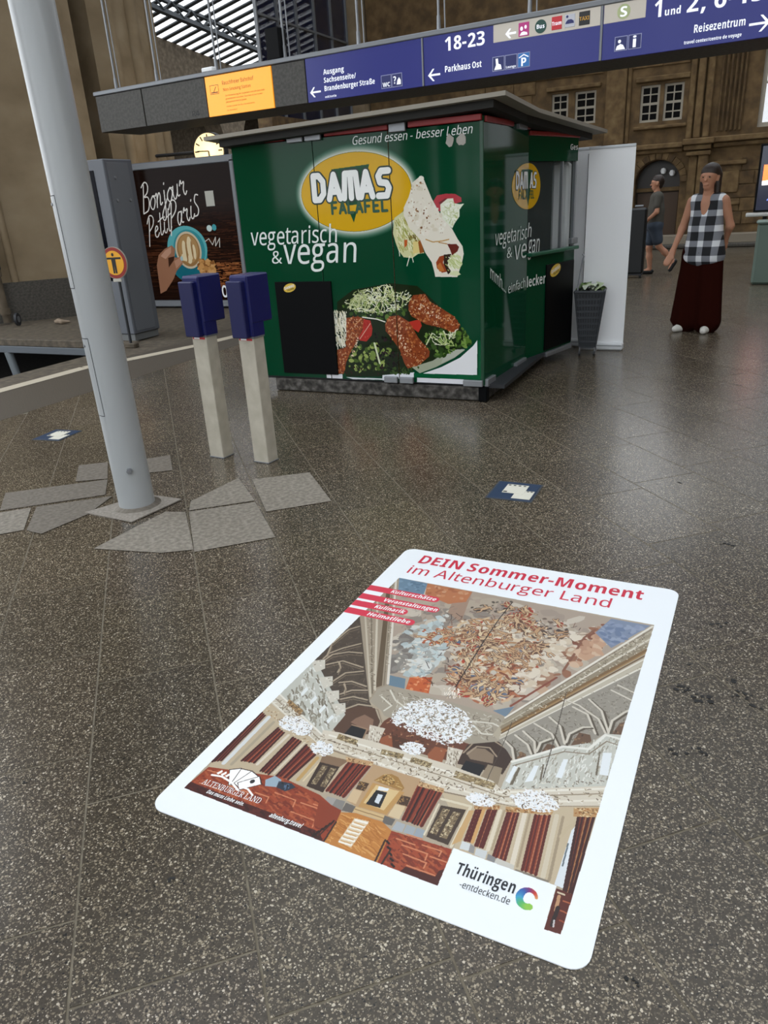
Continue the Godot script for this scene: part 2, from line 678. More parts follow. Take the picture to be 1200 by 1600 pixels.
func tile_into(st: SurfaceTool, q: Array, tint: Color, y := 0.0) -> void:
	var c := Vector2.ZERO
	for p in q:
		c += p / q.size()
	var top: Array[Vector3] = []
	var low: Array[Vector3] = []
	for p: Vector2 in q:
		var d := (p - c)
		var ins := p - d.normalized() * 0.0004
		top.append(Vector3(ins.x, y, ins.y))
		low.append(Vector3(p.x, y - 0.0011, p.y))
	dirty = true
	dirt_tint = tint
	var S := 1.2
	var uv := func(v: Vector3) -> Vector2: return Vector2(v.x, v.z) / S
	for i in range(1, q.size() - 1):
		tri(st, top[0], top[i], top[i + 1], Vector3.UP, uv.call(top[0]), uv.call(top[i]), uv.call(top[i + 1]))
	for i in q.size():
		var j := (i + 1) % q.size()
		var mid := (top[i] + top[j]) / 2
		var nn := (Vector3(mid.x - c.x, 0.02, mid.z - c.y)).normalized()
		tri(st, top[i], top[j], low[j], nn, uv.call(top[i]), uv.call(top[j]), uv.call(low[j]))
		tri(st, top[i], low[j], low[i], nn, uv.call(top[i]), uv.call(low[j]), uv.call(low[i]))
	dirty = false

func build_floor() -> void:
	var fl := struct("floor")
	var grout := stone(21, 0x5b5446, 0x6a6253, 0x787060, 1.5, 0.8)
	bx("subfloor", grout, fl, Vector3(1.2, -0.1612, -4), Vector3(16.6, 0.32, 37), 0.0)
	bx("platform_slab", M.concrete, fl, Vector3(-25.1, -0.09, -33.9), Vector3(36, 0.16, 52.8), 0.0)
	bx("platform_slab", M.concrete, fl, Vector3(-25.1, -0.09, 5.4), Vector3(36, 0.16, 17.2), 0.0)
	bx("track_bed", stone(22, 0x1f1d1a, 0x2b2824, 0x38342e, 1.2), fl, Vector3(-25.1, -1.15, -5.4), Vector3(36, 0.1, 60), 0.0)
	bx("kerb_stone", M.concrete, fl, Vector3(-6.78, -0.006, -12.3), Vector3(0.66, 0.012, 19.0), 0.003)
	bx("kerb_stone", M.concrete, fl, Vector3(-6.78, -0.006, 3.0), Vector3(0.66, 0.012, 11.4), 0.003)
	bx("asphalt_strip", stone(25, 0x3c352b, 0x473f34, 0x52493d, 6.0, 0.6), fl, Vector3(-6.0, -0.0004, -6.0), Vector3(0.95, 0.003, 17.0), 0.0)
	bx("asphalt_strip", stone(25, 0x3c352b, 0x473f34, 0x52493d, 6.0, 0.6), fl, Vector3(-6.0, -0.0004, -17.0), Vector3(0.95, 0.003, 9.0), 0.0)
	# painted edge line with worn ends, bending round the platform head
	var line := mat(0xb5ab98, 0.7)
	var pts := [Vector2(-6.54, 6), Vector2(-6.56, -4.9), Vector2(-6.53, -6.0), Vector2(-6.33, -6.5), Vector2(-6.06, -7.4), Vector2(-5.95, -8.1), Vector2(-5.9, -14.0)]
	var st := mb()
	for i in pts.size() - 1:
		var d: Vector2 = (pts[i + 1] - pts[i]).normalized()
		var n := Vector2(-d.y, d.x) * 0.085
		quad(st, v3(pts[i] - n, 0.004), v3(pts[i + 1] - n, 0.004), v3(pts[i + 1] + n, 0.004), v3(pts[i] + n, 0.004), Vector3.UP)
	part(st, "painted_line", line, fl)
	# terrazzo slabs laid on the diagonal
	var tm := terrazzo()
	dirt_noise.seed = 9
	dirt_noise.frequency = 0.55
	var W := 0.395
	var L := 0.6
	var offs := {-1: -1.40, 0: -1.18, 2: -0.97, 3: -1.14, 1: -1.02}
	var inv := cam.transform.affine_inverse()
	var cand: Array = []
	for n in range(-34, 62):
		var off: float = offs[n] if offs.has(n) else -1.18 + [0.0, 0.22, 0.41, 0.12, 0.33][posmod(n * 7, 5)]
		for k in range(-46, 24):
			var a0 := -0.41 + W * n
			var b0 := off + L * k
			var c := ab_xz(a0 + W / 2, b0 + L / 2)
			if c.x < -5.75 or c.x > 9.2 or c.y < -21.6 or c.y > 4.0:
				continue
			var g := 0.003
			var q := [ab_xz(a0 + g, b0 + g), ab_xz(a0 + W - g, b0 + g), ab_xz(a0 + W - g, b0 + L - g), ab_xz(a0 + g, b0 + L - g)]
			var p := inv * Vector3(c.x, 0, c.y)
			var score := -1.0
			if p.z < -0.8:
				var sx := 600 + 1151.2 * p.x / -p.z
				var sy := 800 - 1151.2 * p.y / -p.z
				if sx > -60 and sx < 1260 and sy > -40 and sy < 1680:
					score = 1.0 / pow(-p.z, 3)
			cand.append([score, q])
	cand.sort_custom(func(x, y): return x[0] > y[0])
	var rest := mb()
	for i in cand.size():
		var v := rng.randf_range(0.74, 0.92)
		var tint := Color(v, v * rng.randf_range(0.965, 0.985), v * rng.randf_range(0.91, 0.96))
		if i < 300 and cand[i][0] > 0:
			var s := mb()
			tile_into(s, cand[i][1], tint)
			part(s, "floor_slab", tm, fl)
		else:
			tile_into(rest, cand[i][1], tint)
	var r := part(rest, "floor_slab_field", tm, fl)
	r.set_meta("kind", "stuff")
	# paler repair slabs round the pole
	var pale := stone(23, 0x6d675d, 0x7f786d, 0x8f887d, 3.0, 0.75)
	var pale2 := stone(24, 0x5c554c, 0x6a6359, 0x787066, 3.0, 0.75)
	var sl := [[-2.56, -3.44, -2.28, -3.65, -1.92, -3.27, -2.19, -3.03], [-2.61, -2.90, -2.33, -3.13, -1.96, -2.76, -2.25, -2.49], [-2.70, -3.03, -2.66, -3.44, -2.345, -3.15, -2.62, -2.915],
		[-2.77, -2.36, -2.74, -2.86, -2.625, -2.89, -2.27, -2.51, -2.4, -2.43], [-3.93, -2.80, -3.47, -3.18, -3.28, -2.965, -3.71, -2.58], [-3.68, -2.56, -3.56, -2.67, -3.33, -2.42, -3.45, -2.29],
		[-3.54, -2.69, -3.22, -2.96, -3.15, -2.70, -3.19, -2.41, -3.31, -2.42], [-3.88, -3.34, -3.73, -3.45, -3.48, -3.19, -3.65, -3.09], [-3.54, -3.55, -3.40, -3.69, -3.17, -3.44, -3.29, -3.36]]
	for i in sl.size():
		var s := mb()
		var P: Array = []
		for v in pv(sl[i]):
			P.append(v)
		tile_into(s, P, Color.WHITE, 0.004)
		part(s, "repair_slab", pale2 if i in [4, 6, 7, 8] else pale, fl)

func v3(p: Vector2, y: float) -> Vector3:
	return Vector3(p.x, y, p.y)

# ---------------------------------------------------------------- the hall: walls, glazed roof
func build_hall() -> void:
	var roof := struct("ceiling")
	var beam := mat(0x4a463e, 0.7)
	for i in 19:
		bx("roof_beam", beam, roof, Vector3(-0.5, 13.2, 14 - i * 2.0), Vector3(20.6, 0.6, 0.34), 0.0)
	for i in 18:
		var st := mb()
		box(st, Vector3(-0.5, 13.4, 13 - i * 2.0), Vector3(20.4, 0.012, 1.66))
		part(st, "glass_pane", M.glass, roof)
	for x in [-10.6, -5.5, -0.5, 4.5, 9.6]:
		bx("purlin", beam, roof, Vector3(x, 13.5, -4), Vector3(0.2, 0.18, 36.6), 0.0)
	# right-hand wall with tall windows
	var wr := struct("wall_right")
	var T := Transform3D(Basis(Vector3.BACK, Vector3.UP, Vector3.LEFT), Vector3(9.5, 0, 0))
	var holes: Array = []
	for i in 2:
		holes.append(Rect2(-0.5 + i * 7.0, 2.6, 4.6, 8.6))
	var st := mb()
	grid_wall(st, T, Rect2(-22.5, -0.2, 36.9, 13.6), holes, 0.5)
	part(st, "wall_body", M.facade, wr)
	for i in 2:
		window(20 + i, T, holes[i], 4, 6, 0.06, M.frame_white, M.glass)
	# wall behind the camera, tall windows too
	var wf := struct("wall_front")
	var T2 := Transform3D(Basis(Vector3.LEFT, Vector3.UP, Vector3.FORWARD), Vector3(-0.5, 0, 14.2))
	holes = []
	for i in 3:
		holes.append(Rect2(-9.6 + i * 6.5, 1.0, 6.1, 11.4))
	st = mb()
	grid_wall(st, T2, Rect2(-10.4, -0.2, 20.8, 13.6), holes, 0.5)
	part(st, "wall_body", M.facade, wf)
	for i in 3:
		window(30 + i, T2, holes[i], 4, 6, 0.06, M.frame_white, M.glass)

func build_shed() -> void:
	# glazed roof of the train shed seen over the sign
	var sh := struct("roof_train_shed")
	var dark := mat(0x3d4247, 0.6)
	var X := Vector3(1, 0.22, 0)
	var E := Vector3(0, -1.01, -11.03).normalized()
	var o := Vector3(-30, 10.34, -37.65)
	var n := E.cross(X).normalized()
	if n.y < 0:
		n = -n
	var bs := Basis(X.normalized(), n, X.normalized().cross(n))
	for i in range(-18, 30):
		var p := o + E * (i * 0.8) + X * 10.0
		bx("roof_bar", dark, sh, p, Vector3(21.5, 0.07, 0.27), 0.0, bs)
		var st := mb()
		box(st, p + E * 0.4 + n * 0.1, Vector3(21.5, 0.012, 0.5), 0.0, bs)
		part(st, "glass_pane", M.glass, sh)
	for k in 4:
		var p := o + E * 4.0 + X * (3.0 + k * 5.0) - n * 0.6
		var st := mb()
		box(st, p, Vector3(0.22, 0.22, 38), 0.0, Basis(X.normalized(), n, X.normalized().cross(n)))
		box(st, p + n * 0.55, Vector3(0.16, 0.16, 38), 0.0, bs)
		for j in 25:
			var q := p - E * 18 + E * (j * 1.5)
			cyl(st, q, q + E * 0.75 + n * 0.55, 0.05, 0.05, 6)
			cyl(st, q + E * 0.75 + n * 0.55, q + E * 1.5, 0.05, 0.05, 6)
		part(st, "lattice_truss", dark, sh)
	# cross wall below it with round arches
	var cw := struct("wall_train_shed")
	var st := mb()
	var T := Transform3D(Basis(Vector3.FORWARD, Vector3.UP, Vector3.RIGHT), Vector3(-29.9, 0, 0))
	for c: float in [38.5, 47.5, 56.5, 29.5]:
		var poly := PackedVector2Array()
		var top0 := 10.34 - (c - 4.5 - 37.65) * 0.0916
		var top1 := 10.34 - (c + 4.5 - 37.65) * 0.0916
		poly.append(Vector2(c - 4.5, -0.1))
		poly.append(Vector2(c - 4.5, top0))
		poly.append(Vector2(c + 4.5, top1))
		poly.append(Vector2(c + 4.5, -0.1))
		poly.append(Vector2(c + 3.6, -0.1))
		for i in 17:
			var t := PI * i / 16
			poly.append(Vector2(c + 3.6 * cos(t), 4.9 + 3.6 * sin(t)))
		poly.append(Vector2(c - 3.6, -0.1))
		prism(st, poly, T, 1.2)
	part(st, "arch_wall", M.pier_dark, cw)
	bx("rear_wall", M.pier_dark, cw, Vector3(-37, 4.2, -42), Vector3(0.4, 8.6, 46))
	bx("rear_roof", dark, cw, Vector3(-33.9, 8.7, -42), Vector3(6.6, 0.2, 46))
	# far stone wall that closes the platforms behind the piers
	var fw := struct("wall_platform")
	bx("wall_body", M.pier_dark, fw, Vector3(-21, 4.3, -61), Vector3(40, 9, 0.5))

func build_facade() -> void:
	var wb := struct("wall_back")
	var T := Transform3D(Basis(), Vector3(0, 0, -22))
	var wins := [Rect2(-5.12, 3.12, 0.44, 0.76), Rect2(-4.51, 3.12, 0.54, 0.76), Rect2(-2.87, 3.01, 0.46, 0.83), Rect2(-2.31, 3.01, 0.46, 0.83)]
	var tall := [Rect2(-0.12, 2.68, 3.4, 7.6), Rect2(4.4, 2.68, 3.4, 7.6), Rect2(-3.25, 4.72, 2.85, 7.7)]
	var arch := Rect2(-2.86, 0.0, 1.1, 2.12)
	var st := mb()
	grid_wall(st, T, Rect2(-10.4, -0.2, 20.4, 13.6), wins + tall + [arch], 0.5)
	part(st, "wall_body", M.facade, wb)
	for i in 4:
		window(1 + i, T, wins[i], 2, 4, 0.028, M.frame_white, M.window_dark, 0.09, 2)
	for i in 3:
		window(5 + i, T, tall[i], 4, 8, 0.05, M.frame_white, M.glass if i == 2 else pane_mat(0x76828a, 0.5), 0.1)
	# arch head: corners fill the square opening, moulded ring round it
	var cx := -2.31
	var sp := 1.57
	st = mb()
	for sgn: float in [-1.0, 1.0]:
		var poly := PackedVector2Array([Vector2(cx + sgn * 0.55, 2.12), Vector2(cx, 2.12)])
		for i in 9:
			var t := PI / 2 * (1.0 - i / 8.0)
			poly.append(Vector2(cx + sgn * 0.55 * cos(t), sp + 0.55 * sin(t)))
		prism(st, poly, T, 0.5)
	part(st, "arch_spandrel", M.facade2, wb)
	for k in 13:
		var s := mb()
		var t0 := PI * k / 13.0 + 0.012
		var t1 := PI * (k + 1) / 13.0 - 0.012
		var poly := PackedVector2Array()
		for i in 4:
			var t := lerpf(t0, t1, i / 3.0)
			poly.append(Vector2(cx + 0.72 * cos(t), sp + 0.72 * sin(t)))
		for i in 4:
			var t := lerpf(t1, t0, i / 3.0)
			poly.append(Vector2(cx + 0.57 * cos(t), sp + 0.57 * sin(t)))
		prism(s, poly, T * Transform3D(Basis(), Vector3(0, 0, 0.07)), 0.07)
		part(s, "arch_stone", [M.facade2, M.facade3][k % 2], wb)
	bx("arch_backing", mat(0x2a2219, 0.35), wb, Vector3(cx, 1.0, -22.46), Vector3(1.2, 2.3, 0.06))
	bx("door_panel", mat(0x4a3521, 0.5), wb, Vector3(cx - 0.27, 0.68, -22.4), Vector3(0.5, 1.34, 0.06), 0.01)
	bx("door_panel", mat(0x4a3521, 0.5), wb, Vector3(cx + 0.27, 0.68, -22.4), Vector3(0.5, 1.34, 0.06), 0.01)
	bx("door_transom", M.facade2, wb, Vector3(cx, 1.42, -22.36), Vector3(1.1, 0.1, 0.12), 0.01)
	# stone blocks in courses on the open faces of the wall
	var vary := [M.facade, M.facade2, M.facade3]
	var y := 0.5
	var course := 0
	while y < 4.6:
		var h := 0.31
		var x := -8.6 + 0.35 * (course % 2)
		while x < 0.0:
			var w := rng.randf_range(0.52, 0.84)
			var r := Rect2(x + 0.008, y + 0.008, w - 0.016, h - 0.016)
			var ok := true
			for q in [Rect2(-5.3, 2.95, 1.5, 1.1), Rect2(-3.05, 2.85, 1.35, 1.2), Rect2(-3.12, -0.2, 1.62, 2.55), Rect2(-20, 2.28, 40, 0.3), Rect2(-3.75, 2.5, 0.55, 9), Rect2(-1.72, -1, 0.7, 9), Rect2(-0.14, 2.6, 4, 9), Rect2(-1.06, 2.6, 0.62, 2.5)]:
				if q.intersects(r):
					ok = false
			if ok:
				bx("stone_block", vary[rng.randi() % 3], wb, Vector3(r.get_center().x, r.get_center().y, -21.985), Vector3(r.size.x, r.size.y, 0.05), 0.008)
			x += w
		y += h
		course += 1
	# pilasters, cornice and string courses
	for p in [[-3.71, 0.5, 2.55, 9.5, 0.14], [-1.72, 0.14, 2.55, 4.55, 0.1], [-1.54, 0.16, 2.55, 4.55, 0.2], [-1.34, 0.16, 2.55, 4.55, 0.14], [-1.58, 0.2, 0.5, 2.2, 0.16], [-1.36, 0.24, 0.5, 2.2, 0.24], [-3.2, 0.1, 2.55, 4.55, 0.08]]:
		bx("pilaster", M.facade3, wb, Vector3(p[0] + p[1] / 2, (p[2] + p[3]) / 2, -22.0 + p[4] / 2), Vector3(p[1], p[3] - p[2], p[4]), 0.02)
	for i in 6:
		bx("flute_rib", M.facade2, wb, Vector3(-1.0 + i * 0.1, 3.5, -21.96), Vector3(0.055, 1.7, 0.08), 0.02)
	for c in [[-10.3, -1.75, 2.32, 0.1, 0.12], [-10.3, -1.75, 2.43, 0.12, 0.22], [-1.72, -1.08, 2.34, 0.12, 0.3], [-1.75, -1.02, 2.47, 0.14, 0.4], [-1.05, 9.4, 2.36, 0.1, 0.14], [-1.05, 9.4, 2.48, 0.13, 0.26], [-1.65, -1.08, 2.2, 0.1, 0.3], [-1.65, -1.08, 0.6, 0.2, 0.3], [-1.05, -0.25, 1.94, 0.1, 0.12], [-1.0, -0.3, 1.0, 0.08, 0.1], [-3.0, -1.72, 2.88, 0.08, 0.12], [-5.25, -3.85, 2.98, 0.08, 0.12], [-5.25, -3.85, 3.98, 0.1, 0.1], [-3.0, -1.72, 3.96, 0.12, 0.1], [-10.3, 9.4, 4.62, 0.14, 0.16]]:
		bx("cornice", M.facade3, wb, Vector3((c[0] + c[1]) / 2, c[2], -22 + c[4] / 2), Vector3(c[1] - c[0], c[3], c[4]), 0.02)
	for c in [[-0.92, -0.38, 1.25, 1.75]]:
		bx("relief_panel", M.facade3, wb, Vector3((c[0] + c[1]) / 2, (c[2] + c[3]) / 2, -21.95), Vector3(c[1] - c[0], c[3] - c[2], 0.06), 0.02)
	var step := mat(0x8c8272, 0.7)
	bx("plinth_step", step, wb, Vector3(-0.5, 0.16, -21.8), Vector3(19.6, 0.3, 0.35), 0.02)
	bx("plinth_step", M.granite, wb, Vector3(-0.5, 0.05, -21.45), Vector3(19.6, 0.09, 0.4), 0.02)
	for p in [[-2.2, 1.86, "under the crown of the arch"], [-1.98, 1.8, "right of the arch crown"]]:
		var g := thing("globe_lamp", "small white glass globe lamp " + p[2], "lamp", Vector3(p[0], p[1], -22.2), 0, "globe lamps in the arch")
		var s := mb()
		lathe(s, [Vector2(0.0, -0.07), Vector2(0.05, -0.06), Vector2(0.075, 0.0), Vector2(0.05, 0.06), Vector2(0.0, 0.07)], g.position - Vector3.ZERO, 14)
		org = g.position
		s = mb()
		lathe(s, [Vector2(0.001, -0.07), Vector2(0.05, -0.06), Vector2(0.075, 0.0), Vector2(0.05, 0.06), Vector2(0.001, 0.07)], g.position, 14)
		org = Vector3.ZERO
		part(s, "globe", M.white, g)
		bx("bracket", M.dark, g, Vector3(0, 0.03, -0.12), Vector3(0.02, 0.02, 0.2))

# ---------------------------------------------------------------- floor sticker
func build_sticker() -> void:
	var im := Image.create(1195, 1740, false, Image.FORMAT_RGB8)
	im.fill(hx(0xe9eef2))
	ops(im, HALL, 1.0, 0.9)
	var bd := hx(0xe9eef2)
	c_poly(im, pv([1138, 240, 1195, 240, 1195, 1740, 1123, 1740]), bd)
	c_poly(im, pv([0, 240, 88, 240, 44, 1740, 0, 1740]), bd)
	c_poly(im, pv([0, 200, 1195, 200, 1195, 298, 0, 284]), bd)
	c_poly(im, pv([0, 1644, 829, 1662, 824, 1543, 1085, 1551, 1087, 1672, 1195, 1672, 1195, 1740, 0, 1740]), bd)
	# colour ring of the regional logo
	for i in 90:
		var t := deg_to_rad(-20.0 - i * 3.1)
		var hue := [hx(0xd8a060), hx(0xc0392b), hx(0x7d2a6a), hx(0x2b5fa8), hx(0x3a9ac0), hx(0x4fae6a), hx(0x8fc24a)]
		var f := i / 90.0 * 6.0
		var c: Color = hue[int(f)].lerp(hue[mini(int(f) + 1, 6)], f - int(f))
		var w := 3.5 + 5.5 * minf(1.0, i / 45.0)
		c_poly(im, oval(1033 + 19 * cos(t), 1610 + 23 * sin(t), w, w, 8), c)
	# card fan and arc of the district logo
	for i in 4:
		var b := Vector2(172 + i * 5, 1580)
		var a := deg_to_rad(-32 + i * 26)
		var q := PackedVector2Array()
		for p in [Vector2(-16, 0), Vector2(16, 0), Vector2(18, -66), Vector2(-18, -66)]:
			q.append(b + p.rotated(a))
		c_poly(im, q, hx(0x2a1512))
		var q2 := PackedVector2Array()
		for p in [Vector2(-14, -2), Vector2(14, -2), Vector2(16, -63), Vector2(-16, -63)]:
			q2.append(b + p.rotated(a))
		c_poly(im, q2, hx(0xf4f4f2))
	c_poly(im, oval(214, 1548, 7, 8, 10), hx(0x2a2a2c))
	c_line(im, PackedVector2Array([Vector2(88, 1572), Vector2(120, 1566), Vector2(160, 1574), Vector2(196, 1592)]), 7, hx(0xf4f4f2))
	c_line(im, PackedVector2Array([Vector2(190, 1578), Vector2(220, 1578), Vector2(246, 1592)]), 6, hx(0xf4f4f2))
	for i in 3:
		c_poly(im, pv([96 + i * 15, 1560, 104 + i * 15, 1544, 110 + i * 15, 1550, 104 + i * 15, 1564]), hx(0xf4f4f2))
	# red flags of the four topics
	for f in [[0, 385, 322, 428], [0, 460, 352, 503], [0, 520, 242, 563], [0, 582, 300, 625]]:
		c_poly(im, rrect(-30, f[1], f[2], f[3], 20), hx(0xd0344c))
	for yy in [444, 512, 573]:
		c_poly(im, pv([22, yy - 7, 78, yy - 9, 78, yy + 7, 22, yy + 9]), hx(0xe9eef2))
	var stk := thing("floor_sticker", "large white rounded floor sticker advertising a painted festival hall with chandeliers", "floor sticker", Vector3(-0.705, 0.001, -1.965), deg_to_rad(-1.35))
	var st := mb()
	var T := Transform3D(Basis(Vector3.RIGHT, Vector3.FORWARD, Vector3.UP), Vector3(0, 0.003, 0))
	prism(st, rrect(-0.5975, -0.87, 0.5975, 0.87, 0.045), T, 0.003, Rect2(-0.5975, -0.87, 1.195, 1.74))
	part(st, "printed_sheet", print_mat(im, 0.4), stk)
	var red := mat(0xc41f3c, 0.5)
	var ink := mat(0x23272e, 0.5)
	var wh := mat(0xf2f4f5, 0.5)
	var at := func(x: float, y: float) -> Transform3D:
		return Transform3D(T.basis, Vector3(x / 1000.0 - 0.5975, 0.0036, y / 1000.0 - 0.87))
	text("headline", "DEIN Sommer-Moment", FB, stk, red, at.call(104, 127), 0.964, 0.078)
	text("headline", "im Altenburger Land", FR, stk, red, at.call(96, 231), 0.866, 0.074)
	text("topic_lettering", "Kulturschätze", FB, stk, wh, at.call(108, 418), 0.2, 0.026, 0.12)
	text("topic_lettering", "Veranstaltungen", FB, stk, wh, at.call(108, 493), 0.236, 0.026, 0.12)
	text("topic_lettering", "Kulinarik", FB, stk, wh, at.call(100, 553), 0.13, 0.026, 0.12)
	text("topic_lettering", "Heimatliebe", FB, stk, wh, at.call(98, 615), 0.182, 0.026, 0.12)
	text("logo_lettering", "ALTENBURGER LAND", FSB, stk, wh, at.call(82, 1612), 0.198, 0.02)
	text("logo_lettering", "Das muss Liebe sein.", FB, stk, wh, at.call(118, 1636), 0.126, 0.013, 0.15)
	text("logo_lettering", "altenburg.travel", FB, stk, wh, at.call(332, 1640), 0.1, 0.015, 0.15)
	text("logo_lettering", "Thüringen", FB, stk, ink, at.call(853, 1612), 0.146, 0.034)
	text("logo_lettering", "-entdecken.de", FR, stk, ink, at.call(876, 1644), 0.122, 0.019)
	adopt(stk, ["printed_sheet"], ["headline", "topic_lettering", "logo_lettering"])
	# the two small floor plaques with playing cards
	for p in [[-1.005, -3.695, 0.0, "small dark blue floor plaque with two white cards, above the large sticker"], [-4.64, -3.86, 0.12, "small dark floor plaque with white cards, left of the grey pole"]]:
		var c := thing("floor_plaque", p[3], "floor plaque", Vector3(p[0], 0.001, p[1]), p[2], "card plaques on the floor")
		bx("plate", mat(0x1c3350, 0.5), c, Vector3(0, 0.002, 0), Vector3(0.235, 0.004, 0.25), 0.002)
		bx("rim", mat(0x3a4046, 0.5), c, Vector3(0, 0.0008, 0), Vector3(0.255, 0.0016, 0.27), 0.0)
		bx("card", mat(0xd8d6c8, 0.5), c, Vector3(0.06, 0.0052, 0.05), Vector3(0.1, 0.001, 0.12), 0.0)
		bx("card", mat(0xd8d6c8, 0.5), c, Vector3(0.0, 0.0066, -0.02), Vector3(0.12, 0.0012, 0.13), 0.0)
		for i in 4:
			bx("card_mark", M.ink, c, Vector3(-0.045 + i * 0.028, 0.0077, -0.07), Vector3(0.014, 0.0006, 0.012))
		bx("card_mark", M.ink, c, Vector3(-0.045, 0.0077, 0.03), Vector3(0.02, 0.0006, 0.014))
		for i in 2:
			bx("card_mark", M.ink, c, Vector3(0.075 + i * 0.02, 0.006, 0.0), Vector3(0.012, 0.0006, 0.01))

# ---------------------------------------------------------------- falafel kiosk
func build_kiosk() -> void:
	var base := Vector3(-2.8, 0, -6.5)
	var k := thing("food_kiosk", "dark green falafel kiosk with yellow oval logo and salad picture", "kiosk", base)
	org = base
	var G := 0x073f27
	var im := Image.create(1060, 975, false, Image.FORMAT_RGB8)
	im.fill(hx(G))
	for i in 26:
		var f := i / 25.0
		c_poly(im, oval(545, 236, 268 - 30 * f, 172 - 32 * f, 72), hx(G).lerp(hx(0xe6e4da), pow(f, 1.2)))
	c_poly(im, oval(544, 236, 238, 141, 72), hx(0x6d6a30))
	c_poly(im, oval(544, 236, 236, 139, 72), hx(0xd2a417))
	c_poly(im, pv([449, 149, 613, 142, 532, 343]), hx(0x0d4a2c))
	c_poly(im, pv([500, 281, 570, 278, 566, 302, 505, 305]), hx(0xd2a417))
	ops(im, FOOD, 0.5, 0.95)
	var pm := print_mat(im, 0.06)
	pm.metallic_specular = 0.25
	var uvr := Rect2(-3.87, 0.11, 2.12, 1.95)
	var T := XF(Vector3(0, 0, -5.51))
	for s in [[-3.87, -3.125], [-3.117, -2.485], [-2.477, -1.752]]:
		var st := mb()
		prism(st, pv([s[0], 0.135, s[1], 0.135, s[1], 1.985, s[0], 1.985]), T, 0.03, uvr)
		part(st, "front_panel", pm, k)
	var gm := mat(G, 0.05)
	gm.metallic_specular = 0.2
	var tx := mat(0xdfe5e2, 0.4)
	# lettering of the front
	var F := func(x: float, y: float) -> Transform3D: return XF(Vector3(x, y, -5.508))
	text("lettering", "Gesund essen - besser Leben", FR, k, tx, F.call(-2.775, 1.915), 0.94, 0.058, 0.2)
	text("lettering", "vegetarisch", FR, k, tx, F.call(-3.79, 1.235), 0.82, 0.135, 0.12)
	text("lettering", "&", FR, k, tx, F.call(-3.6, 1.085), 0.1, 0.1, 0.12)
	text("lettering", "vegan", FR, k, tx, F.call(-3.49, 1.08), 0.68, 0.2, 0.12)
	var dk := mat(0x0b2e20, 0.4)
	var lw := mat(0xeef0ee, 0.4)
	var lg := mat(0x0d4a2c, 0.4)
	brush("logo_outline", "DAMAS", k, dk, XF(Vector3(-3.158, 1.553, -5.5085)), 0.695, 0.17, 0.07)
	brush("logo_lettering", "DAMAS", k, lw, XF(Vector3(-3.158, 1.553, -5.507)), 0.695, 0.17, 0.046)
	brush("logo_lettering", "FALAFEL", k, lg, F.call(-3.0, 1.447), 0.505, 0.08, 0.021)
	# red strip, clamps
	var red := mat(0x8e1a1c, 0.45)
	for s in [[-3.86, -3.57], [-3.54, -3.36], [-3.0, -2.47], [-2.31, -1.76]]:
		bx("red_trim", red, k, Vector3((s[0] + s[1]) / 2, 2.01, -5.5), Vector3(s[1] - s[0], 0.04, 0.03), 0.004)
	for s in [[-3.33, -3.19], [-3.17, -3.03], [-2.46, -2.33]]:
		bx("clamp", M.steel, k, Vector3((s[0] + s[1]) / 2, 2.0, -5.495), Vector3(s[1] - s[0], 0.06, 0.03), 0.004)
	for s in [[-3.9, -3.8], [-2.61, -2.49], [-2.47, -2.35], [-1.92, -1.76]]:
		bx("clamp", M.steel, k, Vector3((s[0] + s[1]) / 2, 0.15, -5.495), Vector3(s[1] - s[0], 0.05, 0.03), 0.004)
	bx("corner_post", mat(0x083d25, 0.3), k, Vector3(-1.765, 1.06, -5.535), Vector3(0.03, 1.86, 0.06), 0.004)
	# black menu boards with the small oval sticker
	var menu := bx("menu_board", M.black, k, Vector3(-3.32, 0.553, -5.503), Vector3(0.54, 0.77, 0.012), 0.002)
	mini_logo(menu, XF(Vector3(-3.445, 0.89, -5.4965)), 0.062, 0.034)
	# side panel and the wing with the serving window
	var B := Vector3(-1.75, 0, -5.51)
	var A := Vector3(-1.70, 0, -6.55)
	var C := Vector3(-1.47, 0, -7.4)
	var TS := XF(B, (A - B).normalized())
	var TW := XF(A, (C - A).normalized())
	var st := mb()
	prism(st, pv([0.0, 0.135, 1.041, 0.135, 1.041, 2.02, 0.0, 2.02]), TS, 0.03)
	part(st, "side_panel", gm, k)
	st = mb()
	prism(st, pv([0.0, 1.75, 0.88, 1.75, 0.88, 1.97, 0.0, 1.97]), TW, 0.03)
	part(st, "window_header", gm, k)
	st = mb()
	prism(st, pv([0.0, 0.135, 0.88, 0.135, 0.88, 1.01, 0.0, 1.01]), TW, 0.03)
	part(st, "counter_front", gm, k)
	st = mb()
	box(st, TW * Vector3(0.44, 1.02, 0.02), Vector3(0.88, 0.03, 0.06), 0.006, TW.basis)
	part(st, "counter_ledge", mat(0x1d5a40, 0.3), k)
	st = mb()
	box(st, TW * Vector3(0.44, 1.39, -0.015), Vector3(0.86, 0.72, 0.008), 0.0, TW.basis)
	var wp := pane_mat(0x9fb0ae, 0.05)
	wp.metallic_specular = 0.12
	part(st, "window_pane", wp, k)
	st = mb()
	box(st, TW * Vector3(0.868, 1.39, -0.02), Vector3(0.024, 0.73, 0.03), 0.003, TW.basis)
	box(st, TW * Vector3(0.62, 1.39, -0.02), Vector3(0.016, 0.73, 0.03), 0.003, TW.basis)
	part(st, "window_bar", M.steel, k)
	st = mb()
	box(st, TW * Vector3(0.82, 1.08, 0.015), Vector3(0.12, 0.05, 0.04), 0.006, TW.basis)
	part(st, "latch", M.steel, k)
	var oy := mat(0xd2a417, 0.2)
	var po := PackedVector2Array()
	var po2 := PackedVector2Array()
